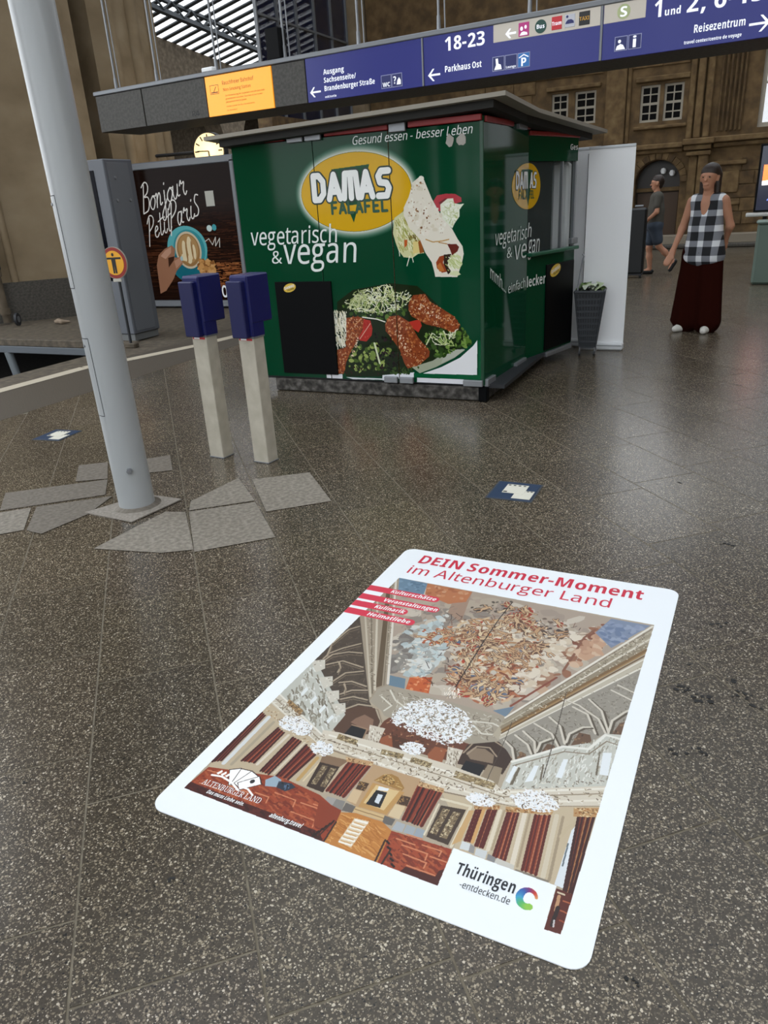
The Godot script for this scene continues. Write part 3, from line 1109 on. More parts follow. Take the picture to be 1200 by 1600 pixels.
	for i in 17:
		var t := PI / 2 + PI * i / 16
		po.append(Vector2(1.04 + 0.42 * cos(t), 1.56 + 0.175 * sin(t)))
		po2.append(Vector2(0.001 - 0.2 * cos(t), 1.56 + 0.175 * sin(t)))
	st = mb()
	prism(st, po, TS * Transform3D(Basis(), Vector3(0, 0, 0.003)), 0.002)
	prism(st, po2, TW * Transform3D(Basis(), Vector3(0, 0, 0.003)), 0.002)
	part(st, "logo_oval", oy, k)
	var S := func(x: float, y: float, z := 0.0045) -> Transform3D: return TS * Transform3D(Basis(), Vector3(x, y, z))
	var Wg := func(x: float, y: float, z := 0.0045) -> Transform3D: return TW * Transform3D(Basis(), Vector3(x, y, z))
	st = mb()
	prism(st, pv([0.86, 1.685, 1.04, 1.69, 1.04, 1.41]), S.call(0.0, 0.0, 0.004), 0.001)
	prism(st, pv([0.0, 1.69, 0.07, 1.68, 0.0, 1.41]), Wg.call(0.0, 0.0, 0.004), 0.001)
	part(st, "logo_triangle", mat(0x0d4a2c, 0.4), k)
	brush("logo_outline", "DAM", k, dk, S.call(0.7, 1.553, 0.005), 0.31, 0.105, 0.042)
	brush("logo_lettering", "DAM", k, lw, S.call(0.7, 1.553, 0.006), 0.31, 0.105, 0.026)
	brush("logo_outline", "AS", k, dk, Wg.call(0.02, 1.553, 0.005), 0.11, 0.105, 0.03)
	brush("logo_lettering", "AS", k, lw, Wg.call(0.02, 1.553, 0.006), 0.11, 0.105, 0.018)
	brush("logo_lettering", "FALA", k, lg, S.call(0.78, 1.47, 0.005), 0.24, 0.055, 0.014)
	brush("logo_lettering", "FEL", k, lg, Wg.call(0.01, 1.47, 0.005), 0.09, 0.055, 0.01)
	text("lettering", "vegetarisc", FR, k, tx, S.call(0.22, 1.155), 0.79, 0.11, 0.12)
	text("lettering", "h", FR, k, tx, Wg.call(0.0, 1.165), 0.055, 0.11, 0.12)
	text("lettering", "&", FR, k, tx, S.call(0.5, 1.04), 0.13, 0.08, 0.1)
	text("lettering", "ve", FR, k, tx, S.call(0.68, 1.01), 0.33, 0.15, 0.1)
	text("lettering", "gan", FR, k, tx, Wg.call(0.01, 1.03), 0.19, 0.15, 0.1)
	var sl := Transform3D(Basis(Vector3(1, -0.42, 0).normalized(), Vector3(0, 1, 0), Vector3.BACK), Vector3.ZERO)
	text("lettering", "mmh...", FR, k, tx, S.call(0.12, 0.93) * sl, 0.4, 0.1)
	text("lettering", "einfach", FR, k, tx, S.call(0.54, 0.765), 0.46, 0.075)
	text("lettering", "lecker", FB, k, tx, Wg.call(0.0, 0.755), 0.33, 0.085)
	text("lettering", "Ges", FB, k, tx, Wg.call(0.72, 1.84), 0.14, 0.045)
	st = mb()
	box(st, Wg.call(0.6, 0.53, 0.006).origin, Vector3(0.53, 0.76, 0.012), 0.002, TW.basis)
	var m2 := part(st, "menu_board", M.black, k)
	mini_logo(m2, Wg.call(0.5, 0.85, 0.013), 0.1, 0.05)
	for s in [[0.02, 0.62], [0.95, 1.04]]:
		st = mb()
		box(st, TS * Vector3((s[0] + s[1]) / 2, 2.0, 0.006), Vector3(s[1] - s[0], 0.04, 0.02), 0.004, TS.basis)
		part(st, "red_trim", red, k)
	for c in [[0.82, 2.0, 0.2, 0.06], [0.1, 0.15, 0.18, 0.06], [0.86, 0.13, 0.28, 0.06]]:
		st = mb()
		box(st, TS * Vector3(c[0], c[1], 0.01), Vector3(c[2], c[3], 0.035), 0.004, TS.basis)
		part(st, "clamp", M.steel, k)
	st = mb()
	box(st, TW * Vector3(0.6, 0.11, 0.01), Vector3(0.5, 0.04, 0.04), 0.004, TW.basis)
	part(st, "clamp", M.steel, k)
	st = mb()
	box(st, TW * Vector3(0.44, 1.955, 0.006), Vector3(0.88, 0.035, 0.02), 0.004, TW.basis)
	part(st, "red_trim", red, k)
	# body behind: left and rear wall, floor, interior fittings
	bx("rear_wall", mat(0x141515, 0.6), k, Vector3(-2.7, 1.0, -7.62), Vector3(2.3, 1.8, 0.04))
	bx("left_wall", gm, k, Vector3(-3.85, 1.05, -6.58), Vector3(0.04, 1.8, 2.08))
	bx("kiosk_floor", M.dark, k, Vector3(-2.7, 0.12, -6.5), Vector3(2.2, 0.03, 1.9))
	bx("fridge", mat(0xc9cdce, 0.4), k, Vector3(-1.62, 0.95, -7.45), Vector3(0.15, 1.6, 0.14), 0.02)
	bx("work_shelf", M.steel, k, Vector3(-2.9, 0.95, -7.3), Vector3(1.2, 0.04, 0.5), 0.005)
	bx("work_shelf", M.steel, k, Vector3(-2.9, 1.5, -7.4), Vector3(1.2, 0.03, 0.3), 0.005)
	for i in 6:
		bx("container", mat([0xb8a070, 0x7a8a60, 0xa04030, 0xd0c8b0, 0x505860, 0x906030][i], 0.5), k, Vector3(-3.3 + i * 0.18, 1.07, -7.28), Vector3(0.14, 0.2, 0.2), 0.02)
	# steel base frame
	var bm := stone(31, 0x2a2825, 0x4b4844, 0x6d6a66, 1.2, 0.45)
	bm.metallic = 0.5
	bx("base_rail", bm, k, Vector3(-2.73, 0.06, -5.54), Vector3(1.94, 0.11, 0.05), 0.006)
	bx("base_rail", bm, k, Vector3(-1.77, 0.06, -6.1), Vector3(0.05, 0.11, 1.1), 0.006)
	bx("base_rail", bm, k, Vector3(-2.73, 0.06, -7.5), Vector3(1.9, 0.11, 0.05), 0.006)
	bx("base_rail", bm, k, Vector3(-3.68, 0.06, -6.5), Vector3(0.05, 0.11, 1.96), 0.006)
	bx("base_corner", M.black, k, Vector3(-1.765, 0.06, -5.535), Vector3(0.07, 0.12, 0.07), 0.006)
	# roof: pale thin slab on a dark soffit
	var TR := Transform3D(Basis(Vector3(1, 0.029, 0), Vector3(0, -0.055, -1), Vector3(1, 0.029, 0).cross(Vector3(0, -0.055, -1)).normalized()), Vector3(-1.55, 2.135, -5.35))
	st = mb()
	prism(st, pv([-2.46, 0.0, 0.0, 0.0, 0.02, 0.85, 0.26, 2.45, -2.5, 2.45]), TR, 0.028)
	part(st, "roof_slab", mat(0x8e887c, 0.6), k)
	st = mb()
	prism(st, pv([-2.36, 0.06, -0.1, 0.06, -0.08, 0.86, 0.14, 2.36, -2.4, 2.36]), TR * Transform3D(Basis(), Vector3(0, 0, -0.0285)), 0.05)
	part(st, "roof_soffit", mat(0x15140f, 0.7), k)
	org = Vector3.ZERO
	# worn white sticker remains
	var rm := thing("sticker_remnant", "torn remains of two whitish stickers below the slogan on the kiosk", "sticker", Vector3(-1.95, 1.88, -5.508))
	for i in 2:
		var s := mb()
		var e := PackedVector2Array()
		for j in 11:
			var t := TAU * j / 11
			e.append(Vector2(-0.05 + i * 0.09 + cos(t) * rng.randf_range(0.024, 0.042), sin(t) * rng.randf_range(0.03, 0.05)))
		prism(s, e, XF(Vector3(0, 0, 0.001)), 0.001)
		part(s, "paper", mat(0xa8a49c, 0.8), rm)

# rounded logo letters out of thick strokes (unit square, y up)
func brush(called: String, t: String, parent: Node3D, m: Material, T: Transform3D, w: float, h: float, thick: float) -> void:
	var A := {"D": [[0.12, 0, 0.12, 1, 0.5, 1, 0.8, 0.75, 0.8, 0.25, 0.5, 0, 0.12, 0]], "A": [[0.05, 0, 0.45, 1, 0.85, 0], [0.3, 0.3, 0.75, 0.3]],
		"M": [[0.0, 0, 0.12, 1, 0.88, 1, 1.0, 0], [0.5, 0, 0.5, 0.95]], "S": [[0.85, 1, 0.35, 1, 0.15, 0.8, 0.25, 0.55, 0.7, 0.5, 0.85, 0.3, 0.7, 0.0, 0.12, 0.0]],
		"F": [[0.12, 0, 0.12, 1, 0.75, 1], [0.12, 0.5, 0.65, 0.5]], "L": [[0.12, 1, 0.12, 0, 0.75, 0]], "E": [[0.75, 1, 0.12, 1, 0.12, 0, 0.75, 0], [0.12, 0.5, 0.65, 0.5]]}
	var st := mb()
	var cw := w / t.length()
	var dz := 0.0
	for i in t.length():
		for s in A[t[i]]:
			var p := pv(s)
			for q in p.size():
				p[q] = Vector2((i + 0.06 + p[q].x * 0.88) * cw, p[q].y * h)
			for q in p.size() - 1:
				var d := (p[q + 1] - p[q]).normalized()
				var n := Vector2(-d.y, d.x) * thick * 0.5
				dz += 0.000004
				prism(st, PackedVector2Array([p[q] - n, p[q + 1] - n, p[q + 1] + n, p[q] + n]), T * Transform3D(Basis(), Vector3(0, 0, dz)), 0.0)
				for e in [p[q], p[q + 1]]:
					prism(st, oval(e.x, e.y, thick * 0.5, thick * 0.5, 14), T * Transform3D(Basis(), Vector3(0, 0, dz + 0.000002)), 0.0)
	part(st, called, m, parent)

func mini_logo(parent: Node3D, T: Transform3D, rx: float, ry: float) -> void:
	var st := mb()
	var tilt := Transform3D(Basis(Vector3.BACK, 0.25), Vector3.ZERO)
	prism(st, oval(0, 0, rx, ry, 28), T * tilt, 0.001)
	part(st, "logo_sticker", mat(0xd9b53a, 0.4), parent)
	text("logo_lettering", "DAMAS", FB, parent, M.white, T * tilt * Transform3D(Basis(), Vector3(-rx * 0.8, -ry * 0.1, 0.0015)), rx * 1.6, ry * 0.6)
	text("logo_lettering", "FALAFEL", FB, parent, M.ink, T * tilt * Transform3D(Basis(), Vector3(-rx * 0.45, -ry * 0.6, 0.0015)), rx * 1.1, ry * 0.35)

# ---------------------------------------------------------------- overhead sign
func build_sign() -> void:
	var s := thing("overhead_sign", "long hanging direction sign of blue panels with a grey casing above the kiosk", "sign", Vector3(-8.1, 2.6, -8.62), deg_to_rad(-4.85))
	var case_m := stone(41, 0x35332f, 0x413f3a, 0x4b4944, 2.0, 0.6)
	bx("casing", case_m, s, Vector3(4.45, 0.215, -0.36), Vector3(9.0, 0.43, 0.7), 0.01)
	bx("top_rail", M.galv, s, Vector3(4.45, 0.455, -0.1), Vector3(9.0, 0.05, 0.25), 0.008)
	var glow := func(h: int, e: float) -> StandardMaterial3D:
		var m := mat(h, 0.3)
		m.emission_enabled = true
		m.emission = hx(h)
		m.emission_energy_multiplier = e
		return m
	var blue: StandardMaterial3D = glow.call(0x0e1766, 0.12)
	var orange: StandardMaterial3D = glow.call(0xf59a1e, 0.2)
	var greyp: StandardMaterial3D = glow.call(0xa8a298, 0.12)
	var wt: StandardMaterial3D = glow.call(0xe4e8f2, 0.15)
	var pan := func(called: String, m: Material, x0: float, x1: float, y0: float, y1: float, z := 0.0) -> MeshInstance3D:
		return bx(called, m, s, Vector3((x0 + x1) / 2, (y0 + y1) / 2, z), Vector3(x1 - x0 - 0.008, y1 - y0, 0.02), 0.002)
	pan.call("blank_panel", case_m, -0.03, 0.82, 0.0, 0.425)
	pan.call("blank_panel", case_m, 0.83, 1.9, 0.0, 0.425)
	pan.call("notice_panel", orange, 1.905, 2.918, 0.0, 0.425)
	pan.call("blank_panel", case_m, 2.925, 3.39, 0.0, 0.425)
	pan.call("direction_panel", blue, 3.395, 4.858, 0.0, 0.43)
	pan.call("direction_panel", blue, 4.872, 6.685, 0.0, 0.43)
	pan.call("direction_panel", blue, 6.7, 8.9, 0.0, 0.43)
	bx("mullion", M.galv, s, Vector3(4.865, 0.215, 0.006), Vector3(0.018, 0.43, 0.03), 0.002)
	bx("mullion", M.galv, s, Vector3(6.693, 0.215, 0.006), Vector3(0.022, 0.43, 0.03), 0.002)
	pan.call("grey_field", greyp, 5.637, 6.682, 0.282, 0.43, 0.003)
	pan.call("grey_field", greyp, 6.705, 7.08, 0.285, 0.43, 0.003)
	var P := func(x: float, y: float, z := 0.0115) -> Transform3D: return XF(Vector3(x, y, z))
	var tb := func(t: String, f: Font, m: Material, x: float, y: float, w: float, cap: float, z := 0.0115) -> void:
		text("lettering", t, f, s, m, P.call(x, y, z), w, cap)
	tb.call("Ausgang", FB, wt, 3.632, 0.25, 0.27, 0.05)
	tb.call("Sachsenseite/", FB, wt, 3.632, 0.171, 0.42, 0.05)
	tb.call("Brandenburger Straße", FB, wt, 3.632, 0.09, 0.65, 0.05)
	tb.call("exit/sortie", FB, wt, 3.632, 0.022, 0.15, 0.022)
	tb.call("18-23", FB, wt, 5.12, 0.28, 0.43, 0.12)
	tb.call("Parkhaus Ost", FB, wt, 5.115, 0.095, 0.4, 0.056)
	tb.call("1", FB, wt, 7.15, 0.27, 0.06, 0.13)
	tb.call("und", FB, wt, 7.24, 0.272, 0.13, 0.055)
	tb.call("2, 6-15", FB, wt, 7.42, 0.268, 0.6, 0.13)
	tb.call("Reisezentrum", FB, wt, 7.495, 0.108, 0.405, 0.06)
	tb.call("travel center/centre de voyage", FB, wt, 7.42, 0.032, 0.46, 0.026)
	var arrow := func(x0: float, x1: float, y: float, hgt: float, z: float, right := false) -> void:
		var st := mb()
		var t := 0.018
		var d := 1.0 if not right else -1.0
		var tip := x0 if not right else x1
		var tail := x1 if not right else x0
		prism(st, pv([tip + d * 0.02, y - t / 2, tail, y - t / 2, tail, y + t / 2, tip + d * 0.02, y + t / 2]), P.call(0.0, 0.0, z), 0.0)
		for sg: float in [-1.0, 1.0]:
			prism(st, pv([tip, y, tip + d * hgt, y + sg * hgt, tip + d * (hgt + 0.02), y + sg * hgt, tip + d * 0.028, y]), P.call(0.0, 0.0, z), 0.0)
		part(st, "arrow", wt, s)
	arrow.call(3.435, 3.58, 0.095, 0.05, 0.0115)
	arrow.call(4.92, 5.06, 0.088, 0.055, 0.0115)
	arrow.call(5.765, 5.875, 0.338, 0.04, 0.0145)
	arrow.call(7.93, 8.09, 0.105, 0.06, 0.0115, true)
	# pictograms
	var ol := mat(0x9a9fc4, 0.4)
	var pic := func(x0: float, y0: float, w: float, m: Material, z := 0.012) -> void:
		bx("pictogram_frame", ol, s, Vector3(x0 + w / 2, y0 + w / 2, z - 0.001), Vector3(w, w, 0.004))
		bx("pictogram", m, s, Vector3(x0 + w / 2, y0 + w / 2, z), Vector3(w - 0.012, w - 0.012, 0.004))
	var navy := mat(0x1a2468, 0.4)
	for p in [[4.362, 0.03, 0.125], [4.492, 0.03, 0.125], [5.632, 0.038, 0.125], [5.762, 0.038, 0.125], [6.818, 0.055, 0.115], [6.94, 0.055, 0.115]]:
		pic.call(p[0], p[1], p[2], navy)
	pic.call(5.892, 0.038, 0.125, mat(0x2a78c4, 0.4))
	tb.call("WC", FB, wt, 4.38, 0.045, 0.09, 0.04, 0.0145)
	tb.call("?", FB, wt, 4.51, 0.06, 0.035, 0.07, 0.0145)
	tb.call("P", FB, wt, 5.93, 0.05, 0.05, 0.07, 0.0145)
	tb.call("Lounge", FB, wt, 5.775, 0.05, 0.1, 0.02, 0.0145)
	tb.call("i", FB, wt, 6.98, 0.068, 0.03, 0.085, 0.0145)
	var fig := mb()
	prism(fig, pv([4.55, 0.05, 4.6, 0.05, 4.6, 0.09, 4.58, 0.115, 4.56, 0.09]), P.call(0.0, 0.0, 0.0145), 0.0)
	prism(fig, pv([5.65, 0.05, 5.73, 0.05, 5.72, 0.09, 5.695, 0.1, 5.69, 0.145, 5.665, 0.145, 5.67, 0.09]), P.call(0.0, 0.0, 0.0145), 0.0)
	prism(fig, pv([6.83, 0.065, 6.915, 0.065, 6.895, 0.1, 6.87, 0.11, 6.84, 0.095]), P.call(0.0, 0.0, 0.0145), 0.0)
	prism(fig, oval(6.862, 0.13, 0.014, 0.014, 12), P.call(0.0, 0.0, 0.0145), 0.0)
	prism(fig, pv([5.905, 0.125, 5.955, 0.15, 6.005, 0.125, 6.0, 0.118, 5.955, 0.14, 5.91, 0.118]), P.call(0.0, 0.0, 0.0145), 0.0)
	part(fig, "pictogram_figure", wt, s)
	for p in [[5.895, 0.296, 0.113, 0xc8388a, "", 0.0], [6.22, 0.304, 0.106, 0xd02a34, "Tram", 0.0], [6.345, 0.306, 0.104, 0xc9cbd6, "", 0.0], [6.478, 0.304, 0.108, 0x17181a, "TAXI", 0.0]]:
		pan.call("service_field", mat(p[3], 0.4), p[0], p[0] + p[2], p[1], p[1] + p[2], 0.0065)
		if p[4] == "Tram":
			tb.call("Tram", FB, wt, 6.228, 0.34, 0.09, 0.03, 0.018)
		elif p[4] == "TAXI":
			tb.call("TAXI", FB, mat(0xc9962a, 0.4), 6.486, 0.342, 0.092, 0.03, 0.018)
	var dsc := mb()
	prism(dsc, oval(6.118, 0.352, 0.056, 0.056, 28), P.call(0.0, 0.0, 0.0165), 0.003)
	part(dsc, "service_field", mat(0x12493f, 0.4), s)
	tb.call("Bus", FB, wt, 6.08, 0.336, 0.076, 0.034, 0.018)
	var f2 := mb()
	prism(f2, pv([5.91, 0.305, 5.99, 0.305, 5.985, 0.325, 5.95, 0.335, 5.93, 0.33]), P.call(0.0, 0.0, 0.0175), 0.0)
	prism(f2, oval(5.93, 0.36, 0.014, 0.018, 12), P.call(0.0, 0.0, 0.0175), 0.0)
	prism(f2, oval(5.97, 0.37, 0.012, 0.016, 12), P.call(0.0, 0.0, 0.0175), 0.0)
	part(f2, "pictogram_figure", wt, s)
	var f3 := mb()
	prism(f3, pv([6.355, 0.335, 6.437, 0.335, 6.432, 0.355, 6.41, 0.368, 6.378, 0.368, 6.36, 0.35]), P.call(0.0, 0.0, 0.0175), 0.0)
	prism(f3, oval(6.372, 0.392, 0.011, 0.011, 12), P.call(0.0, 0.0, 0.0175), 0.0)
	part(f3, "pictogram_figure", navy, s)
	var sb := mb()
	prism(sb, oval(6.885, 0.357, 0.058, 0.058, 28), P.call(0.0, 0.0, 0.0145), 0.002)
	part(sb, "suburban_rail_disc", mat(0xb4bf8c, 0.4), s)
	tb.call("S", FB, wt, 6.855, 0.318, 0.06, 0.078, 0.0155)
	# notice text on the orange panel
	var br := mat(0x7a4312, 0.5)
	tb.call("Rauchfreier Bahnhof", FR, br, 2.175, 0.315, 0.48, 0.042)
	tb.call("Non-Smoking Station", FR, br, 2.18, 0.248, 0.42, 0.034)
	tb.call("Zur Verbesserung der Sauberkeit sind alle Bahnhöfe", FR, br, 2.2, 0.192, 0.6, 0.017)
	tb.call("grundsätzlich rauchfrei. Rauchen ist nur in den", FR, br, 2.2, 0.158, 0.56, 0.017)
	tb.call("gekennzeichneten Bereichen gestattet.", FR, br, 2.2, 0.124, 0.32, 0.017)
	tb.call("Vielen Dank für Ihr Verständnis.", FR, br, 2.2, 0.078, 0.44, 0.014)
	tb.call("Ihr Bahnhof", FR, br, 2.2, 0.036, 0.16, 0.014)
	var pf := mb()
	for e in [[1.975, 0.232, 2.11, 0.237], [1.975, 0.325, 2.11, 0.33], [1.975, 0.232, 1.98, 0.33], [2.105, 0.232, 2.11, 0.33]]:
		prism(pf, pv([e[0], e[1], e[2], e[1], e[2], e[3], e[0], e[3]]), P.call(0.0, 0.0), 0.0)
	prism(pf, pv([2.02, 0.25, 2.03, 0.25, 2.075, 0.31, 2.065, 0.31]), P.call(0.0, 0.0), 0.0)
	prism(pf, pv([1.99, 0.245, 2.095, 0.245, 2.095, 0.256, 1.99, 0.256]), P.call(0.0, 0.0), 0.0)
	part(pf, "pictogram_figure", br, s)
	tb.call("R4", FR, M.ink, 1.64, 0.03, 0.12, 0.06)
	# hanger rods
	for x in [0.28, 1.025, 2.023, 3.051, 4.043, 5.003, 5.967, 7.2, 8.4]:
		var st := mb()
		cyl(st, Vector3(x, 0.47, -0.1), Vector3(x, 10.4, -0.1), 0.014, 0.014, 8)
		cyl(st, Vector3(x, 0.47, -0.1), Vector3(x, 0.62, -0.1), 0.024, 0.02, 8)
		cyl(st, Vector3(x + 0.07, 0.47, -0.1), Vector3(x + 0.02, 10.4, -0.1), 0.007, 0.007, 6)
		part(st, "hanger_rod", M.steel, s)
	adopt(s, ["direction_panel", "notice_panel", "blank_panel"], ["lettering", "arrow", "pictogram", "pictogram_frame", "pictogram_figure", "grey_field", "service_field", "suburban_rail_disc"])
	bx("floodlight", M.white, s, Vector3(1.97, 0.5, -0.02), Vector3(0.18, 0.05, 0.08), 0.01)
	bx("loudspeaker", M.black, s, Vector3(2.95, 0.64, -0.1), Vector3(0.2, 0.32, 0.16), 0.015)

func adopt(o: Node3D, hosts: Array, kids: Array) -> void:
	for c in o.get_children():
		var plain: String = str(c.name).rstrip("0123456789").rstrip("_")
		if not kids.has(plain):
			continue
		var cc: Vector3 = (c as MeshInstance3D).mesh.get_aabb().get_center()
		for hst in o.get_children():
			var hp: String = str(hst.name).rstrip("0123456789").rstrip("_")
			if not hosts.has(hp) or hst == c:
				continue
			var b: AABB = (hst as MeshInstance3D).mesh.get_aabb().grow(0.06)
			if b.has_point(cc):
				o.remove_child(c)
				c.name = plain
				hst.add_child(c, true)
				break

# ---------------------------------------------------------------- left side: piers, platform edge, cabinet, disc
func build_left() -> void:
	var wl := struct("wall_left")
	var st := mb()
	var T := Transform3D(Basis(Vector3.RIGHT, Vector3.FORWARD, Vector3.UP), Vector3(0, 13.3, 0))
	# first pier: chamfered footprint (x, -z)
	prism(st, pv([-13.4, 7.0, -11.45, 8.72, -10.46, 9.84, -10.46, 10.85, -13.4, 10.85]), T, 13.3)
	part(st, "stone_pier", M.pier, wl)
	st = mb()
	prism(st, pv([-13.5, 6.9, -11.42, 8.62, -10.38, 9.8, -10.38, 10.92, -13.5, 10.92]), Transform3D(T.basis, Vector3(0, 0.63, 0)), 0.66)
	part(st, "granite_plinth", M.granite, wl)
	var d := Vector2(-10.46 + 11.45, 9.84 - 8.72)
	for f in [[0.02, 0.2], [0.36, 0.06], [0.99, 0.07]]:
		st = mb()
		cyl(st, Vector3(-11.45 + d.x * f[0], 0.6, -8.72 - d.y * f[0]), Vector3(-11.45 + d.x * f[0], 13.2, -8.72 - d.y * f[0]), f[1], f[1], 20)
		part(st, "stone_shaft", M.pier, wl)
	st = mb()
	prism(st, pv([-13.4, 11.5, -10.7, 11.5, -10.5, 11.75, -10.5, 12.9, -10.7, 13.1, -13.4, 13.1]), T, 13.4)
	part(st, "stone_pier", M.pier, wl)
	for f in [[-10.52, 11.8, 0.1], [-10.5, 12.35, 0.12], [-10.52, 12.85, 0.1]]:
		st = mb()
		cyl(st, Vector3(f[0], -0.05, -f[1]), Vector3(f[0], 13.2, -f[1]), f[2], f[2], 20)
		part(st, "stone_shaft", M.pier, wl)
	bx("recess_wall", M.pier_dark, wl, Vector3(-11.6, 6.6, -11.2), Vector3(0.3, 13.4, 0.8))
	for z in [-10.98, -11.3]:
		st = mb()
		cyl(st, Vector3(-11.2, 0, z), Vector3(-11.2, 13, z), 0.05, 0.05, 10)
		part(st, "conduit", M.dark, wl)
	# near pier out of frame and wall above the openings
	bx("stone_pier", M.pier, wl, Vector3(-11.8, 6.6, 4.0), Vector3(2.6, 13.4, 3.0))
	bx("lintel", M.pier_dark, wl, Vector3(-11.6, 12.2, -3.8), Vector3(2.0, 2.2, 36.4))
	bx("stone_pier", M.pier, wl, Vector3(-11.2, 6.6, -22.2), Vector3(1.5, 13.4, 1.0))
	# glazed screen in the far opening
	var gs := struct("window_10")
	for i in 5:
		var z0 := -17.1 - i * 0.92
		for j in 4:
			st = mb()
			box(st, Vector3(-10.9, 3.6 + j * 2.1 + 1.05, z0 - 0.46), Vector3(0.012, 2.04, 0.86))
			part(st, "pane", M.navy_glass, gs)
	for i in 6:
		bx("mullion", M.galv, gs, Vector3(-10.88, 7.6, -17.1 - i * 0.92), Vector3(0.08, 8.4, 0.05))
	for j in 5:
		bx("transom", M.galv, gs, Vector3(-10.88, 3.6 + j * 2.1, -19.4), Vector3(0.07, 0.05, 4.6))
	bx("screen_base", M.facade2, gs, Vector3(-10.9, 1.75, -19.4), Vector3(0.4, 3.7, 4.7))
	# platform edge over the track pit: beam on raking legs
	var pe := thing("platform_edge", "grey steel edge beam with legs carrying the platform over the dark pit", "platform edge", Vector3(-11, 0, -7.45))
	bx("concrete_edge", M.concrete, pe, Vector3(2.3, -0.035, -0.02), Vector3(3.2, 0.1, 0.12), 0.01)
	bx("edge_beam", mat(0x5a6066, 0.5, 0.3), pe, Vector3(2.3, -0.135, 0.0), Vector3(3.2, 0.1, 0.08), 0.008)
	for x in [1.45, 3.4]:
		st = mb()
		cyl(st, Vector3(x, -0.18, 0.0), Vector3(x + 0.2, -1.12, 0.02), 0.075, 0.06, 4)
		part(st, "leg", mat(0x6d7478, 0.5, 0.3), pe)
	# downpipe with clamps and a junction box on the pier
	var dp := thing("downpipe", "grey cast downpipe with collars beside the stone pier", "pipe", Vector3(-11.05, 0, -8.75))
	st = mb()
	cyl(st, Vector3(0, 0.02, 0), Vector3(0, 6.5, 0), 0.065, 0.065, 14)
	part(st, "pipe", M.pier_dark, dp)
	for y in [0.15, 0.75, 1.3, 2.9]:
		st = mb()
		cyl(st, Vector3(0, y, 0), Vector3(0, y + 0.1, 0), 0.085, 0.085, 14)
		part(st, "collar", M.pier_dark, dp)
	bx("inspection_box", M.dark, dp, Vector3(0.03, 1.0, 0.05), Vector3(0.2, 0.3, 0.16), 0.02)
	var jb := thing("junction_box", "pale grey junction box with thin conduit pipes left of the downpipe", "junction box", Vector3(-11.3, 0, -8.3))
	bx("box", mat(0x8a8478, 0.6), jb, Vector3(0, 1.02, 0), Vector3(0.26, 0.24, 0.14), 0.02)
	st = mb()
	for x in [-0.04, 0.03]:
		cyl(st, Vector3(x, 0.0, 0), Vector3(x, 0.92, 0), 0.016, 0.016, 8)
	part(st, "conduit", M.steel, jb)
	bx("cable_tray", M.dark, jb, Vector3(0.0, 0.28, 0.03), Vector3(0.3, 0.08, 0.1), 0.01)
	var wh := thing("castor_wheel", "small dark wheel standing on the platform by the downpipe", "wheel", Vector3(-10.62, 0, -8.6), 0.5)
	st = mb()
	cyl(st, Vector3(-0.02, 0.1, 0), Vector3(0.02, 0.1, 0), 0.1, 0.1, 18)
	part(st, "tyre", M.dark, wh)
	st = mb()
	cyl(st, Vector3(-0.024, 0.1, 0), Vector3(0.024, 0.1, 0), 0.05, 0.05, 14)
	part(st, "hub", M.galv, wh)
	var rg := thing("crumpled_bag", "crumpled pale paper bag lying on the platform near the plinth", "bag", Vector3(-9.95, 0, -8.85))
	part(sdf_mesh([[Vector3(-0.1, 0.03, 0), Vector3(0.05, 0.035, 0.02), 0.03, 0.035], [Vector3(0.05, 0.03, 0.02), Vector3(0.14, 0.025, -0.05), 0.03, 0.02], [Vector3(-0.06, 0.05, -0.03), Vector3(0.0, 0.05, 0.04), 0.03, 0.02]], 0.015, 0.03), "paper", mat(0x8a7a68, 0.8), rg)
	# grey information cabinet with dark screen
	var cb := thing("information_cabinet", "tall grey metal cabinet with dark screen and bolts behind the pole", "cabinet", Vector3(-7.56, 0, -7.8))
	bx("body", M.grey_paint, cb, Vector3(0, 1.14, 0), Vector3(0.74, 2.1, 0.5), 0.012)
	bx("plinth", mat(0x6a6c6c, 0.6), cb, Vector3(0, 0.045, 0), Vector3(0.7, 0.09, 0.46), 0.006)
	var scr := mat(0x0a0c14, 0.1)
	scr.metallic_specular = 0.15
	bx("screen", scr, cb, Vector3(-0.06, 1.42, 0.252), Vector3(0.5, 1.3, 0.01), 0.002)
	bx("door_leaf", mat(0x666a70, 0.45), cb, Vector3(0.372, 1.14, 0.02), Vector3(0.008, 2.02, 0.36), 0.002)
	var leaf: Node3D = cb.get_node("door_leaf")
	for p in [[1.98, 0.1], [1.72, 0.13], [1.72, -0.1]]:
		st = mb()
		cyl(st, Vector3(0.372, p[0], p[1]), Vector3(0.386, p[0], p[1]), 0.022, 0.016, 12)
		part(st, "bolt", M.steel, leaf)
	# round warning disc on its post
	var ws := thing("warning_sign", "round yellow sign with red rim and black figure on a dark post", "sign", Vector3(-6.9, 0, -7.14), 0.1)
	st = mb()
	cyl(st, Vector3(0, 0, -0.01), Vector3(0, 1.0, -0.01), 0.018, 0.018, 10)
	part(st, "post", M.dark, ws)
	bx("foot", M.concrete, ws, Vector3(0, 0.03, -0.02), Vector3(0.16, 0.06, 0.1), 0.01)
	st = mb()
	prism(st, oval(0, 1.02, 0.185, 0.185, 40), XF(Vector3(0, 0, 0.02)), 0.015)
	part(st, "disc_back", mat(0x9c9689, 0.5), ws)
	st = mb()
	prism(st, oval(0, 1.02, 0.178, 0.178, 40), XF(Vector3(0, 0, 0.023)), 0.002)
	part(st, "red_rim", mat(0x8e2018, 0.5), ws)
	st = mb()
	prism(st, oval(0, 1.02, 0.14, 0.14, 40), XF(Vector3(0, 0, 0.026)), 0.002)
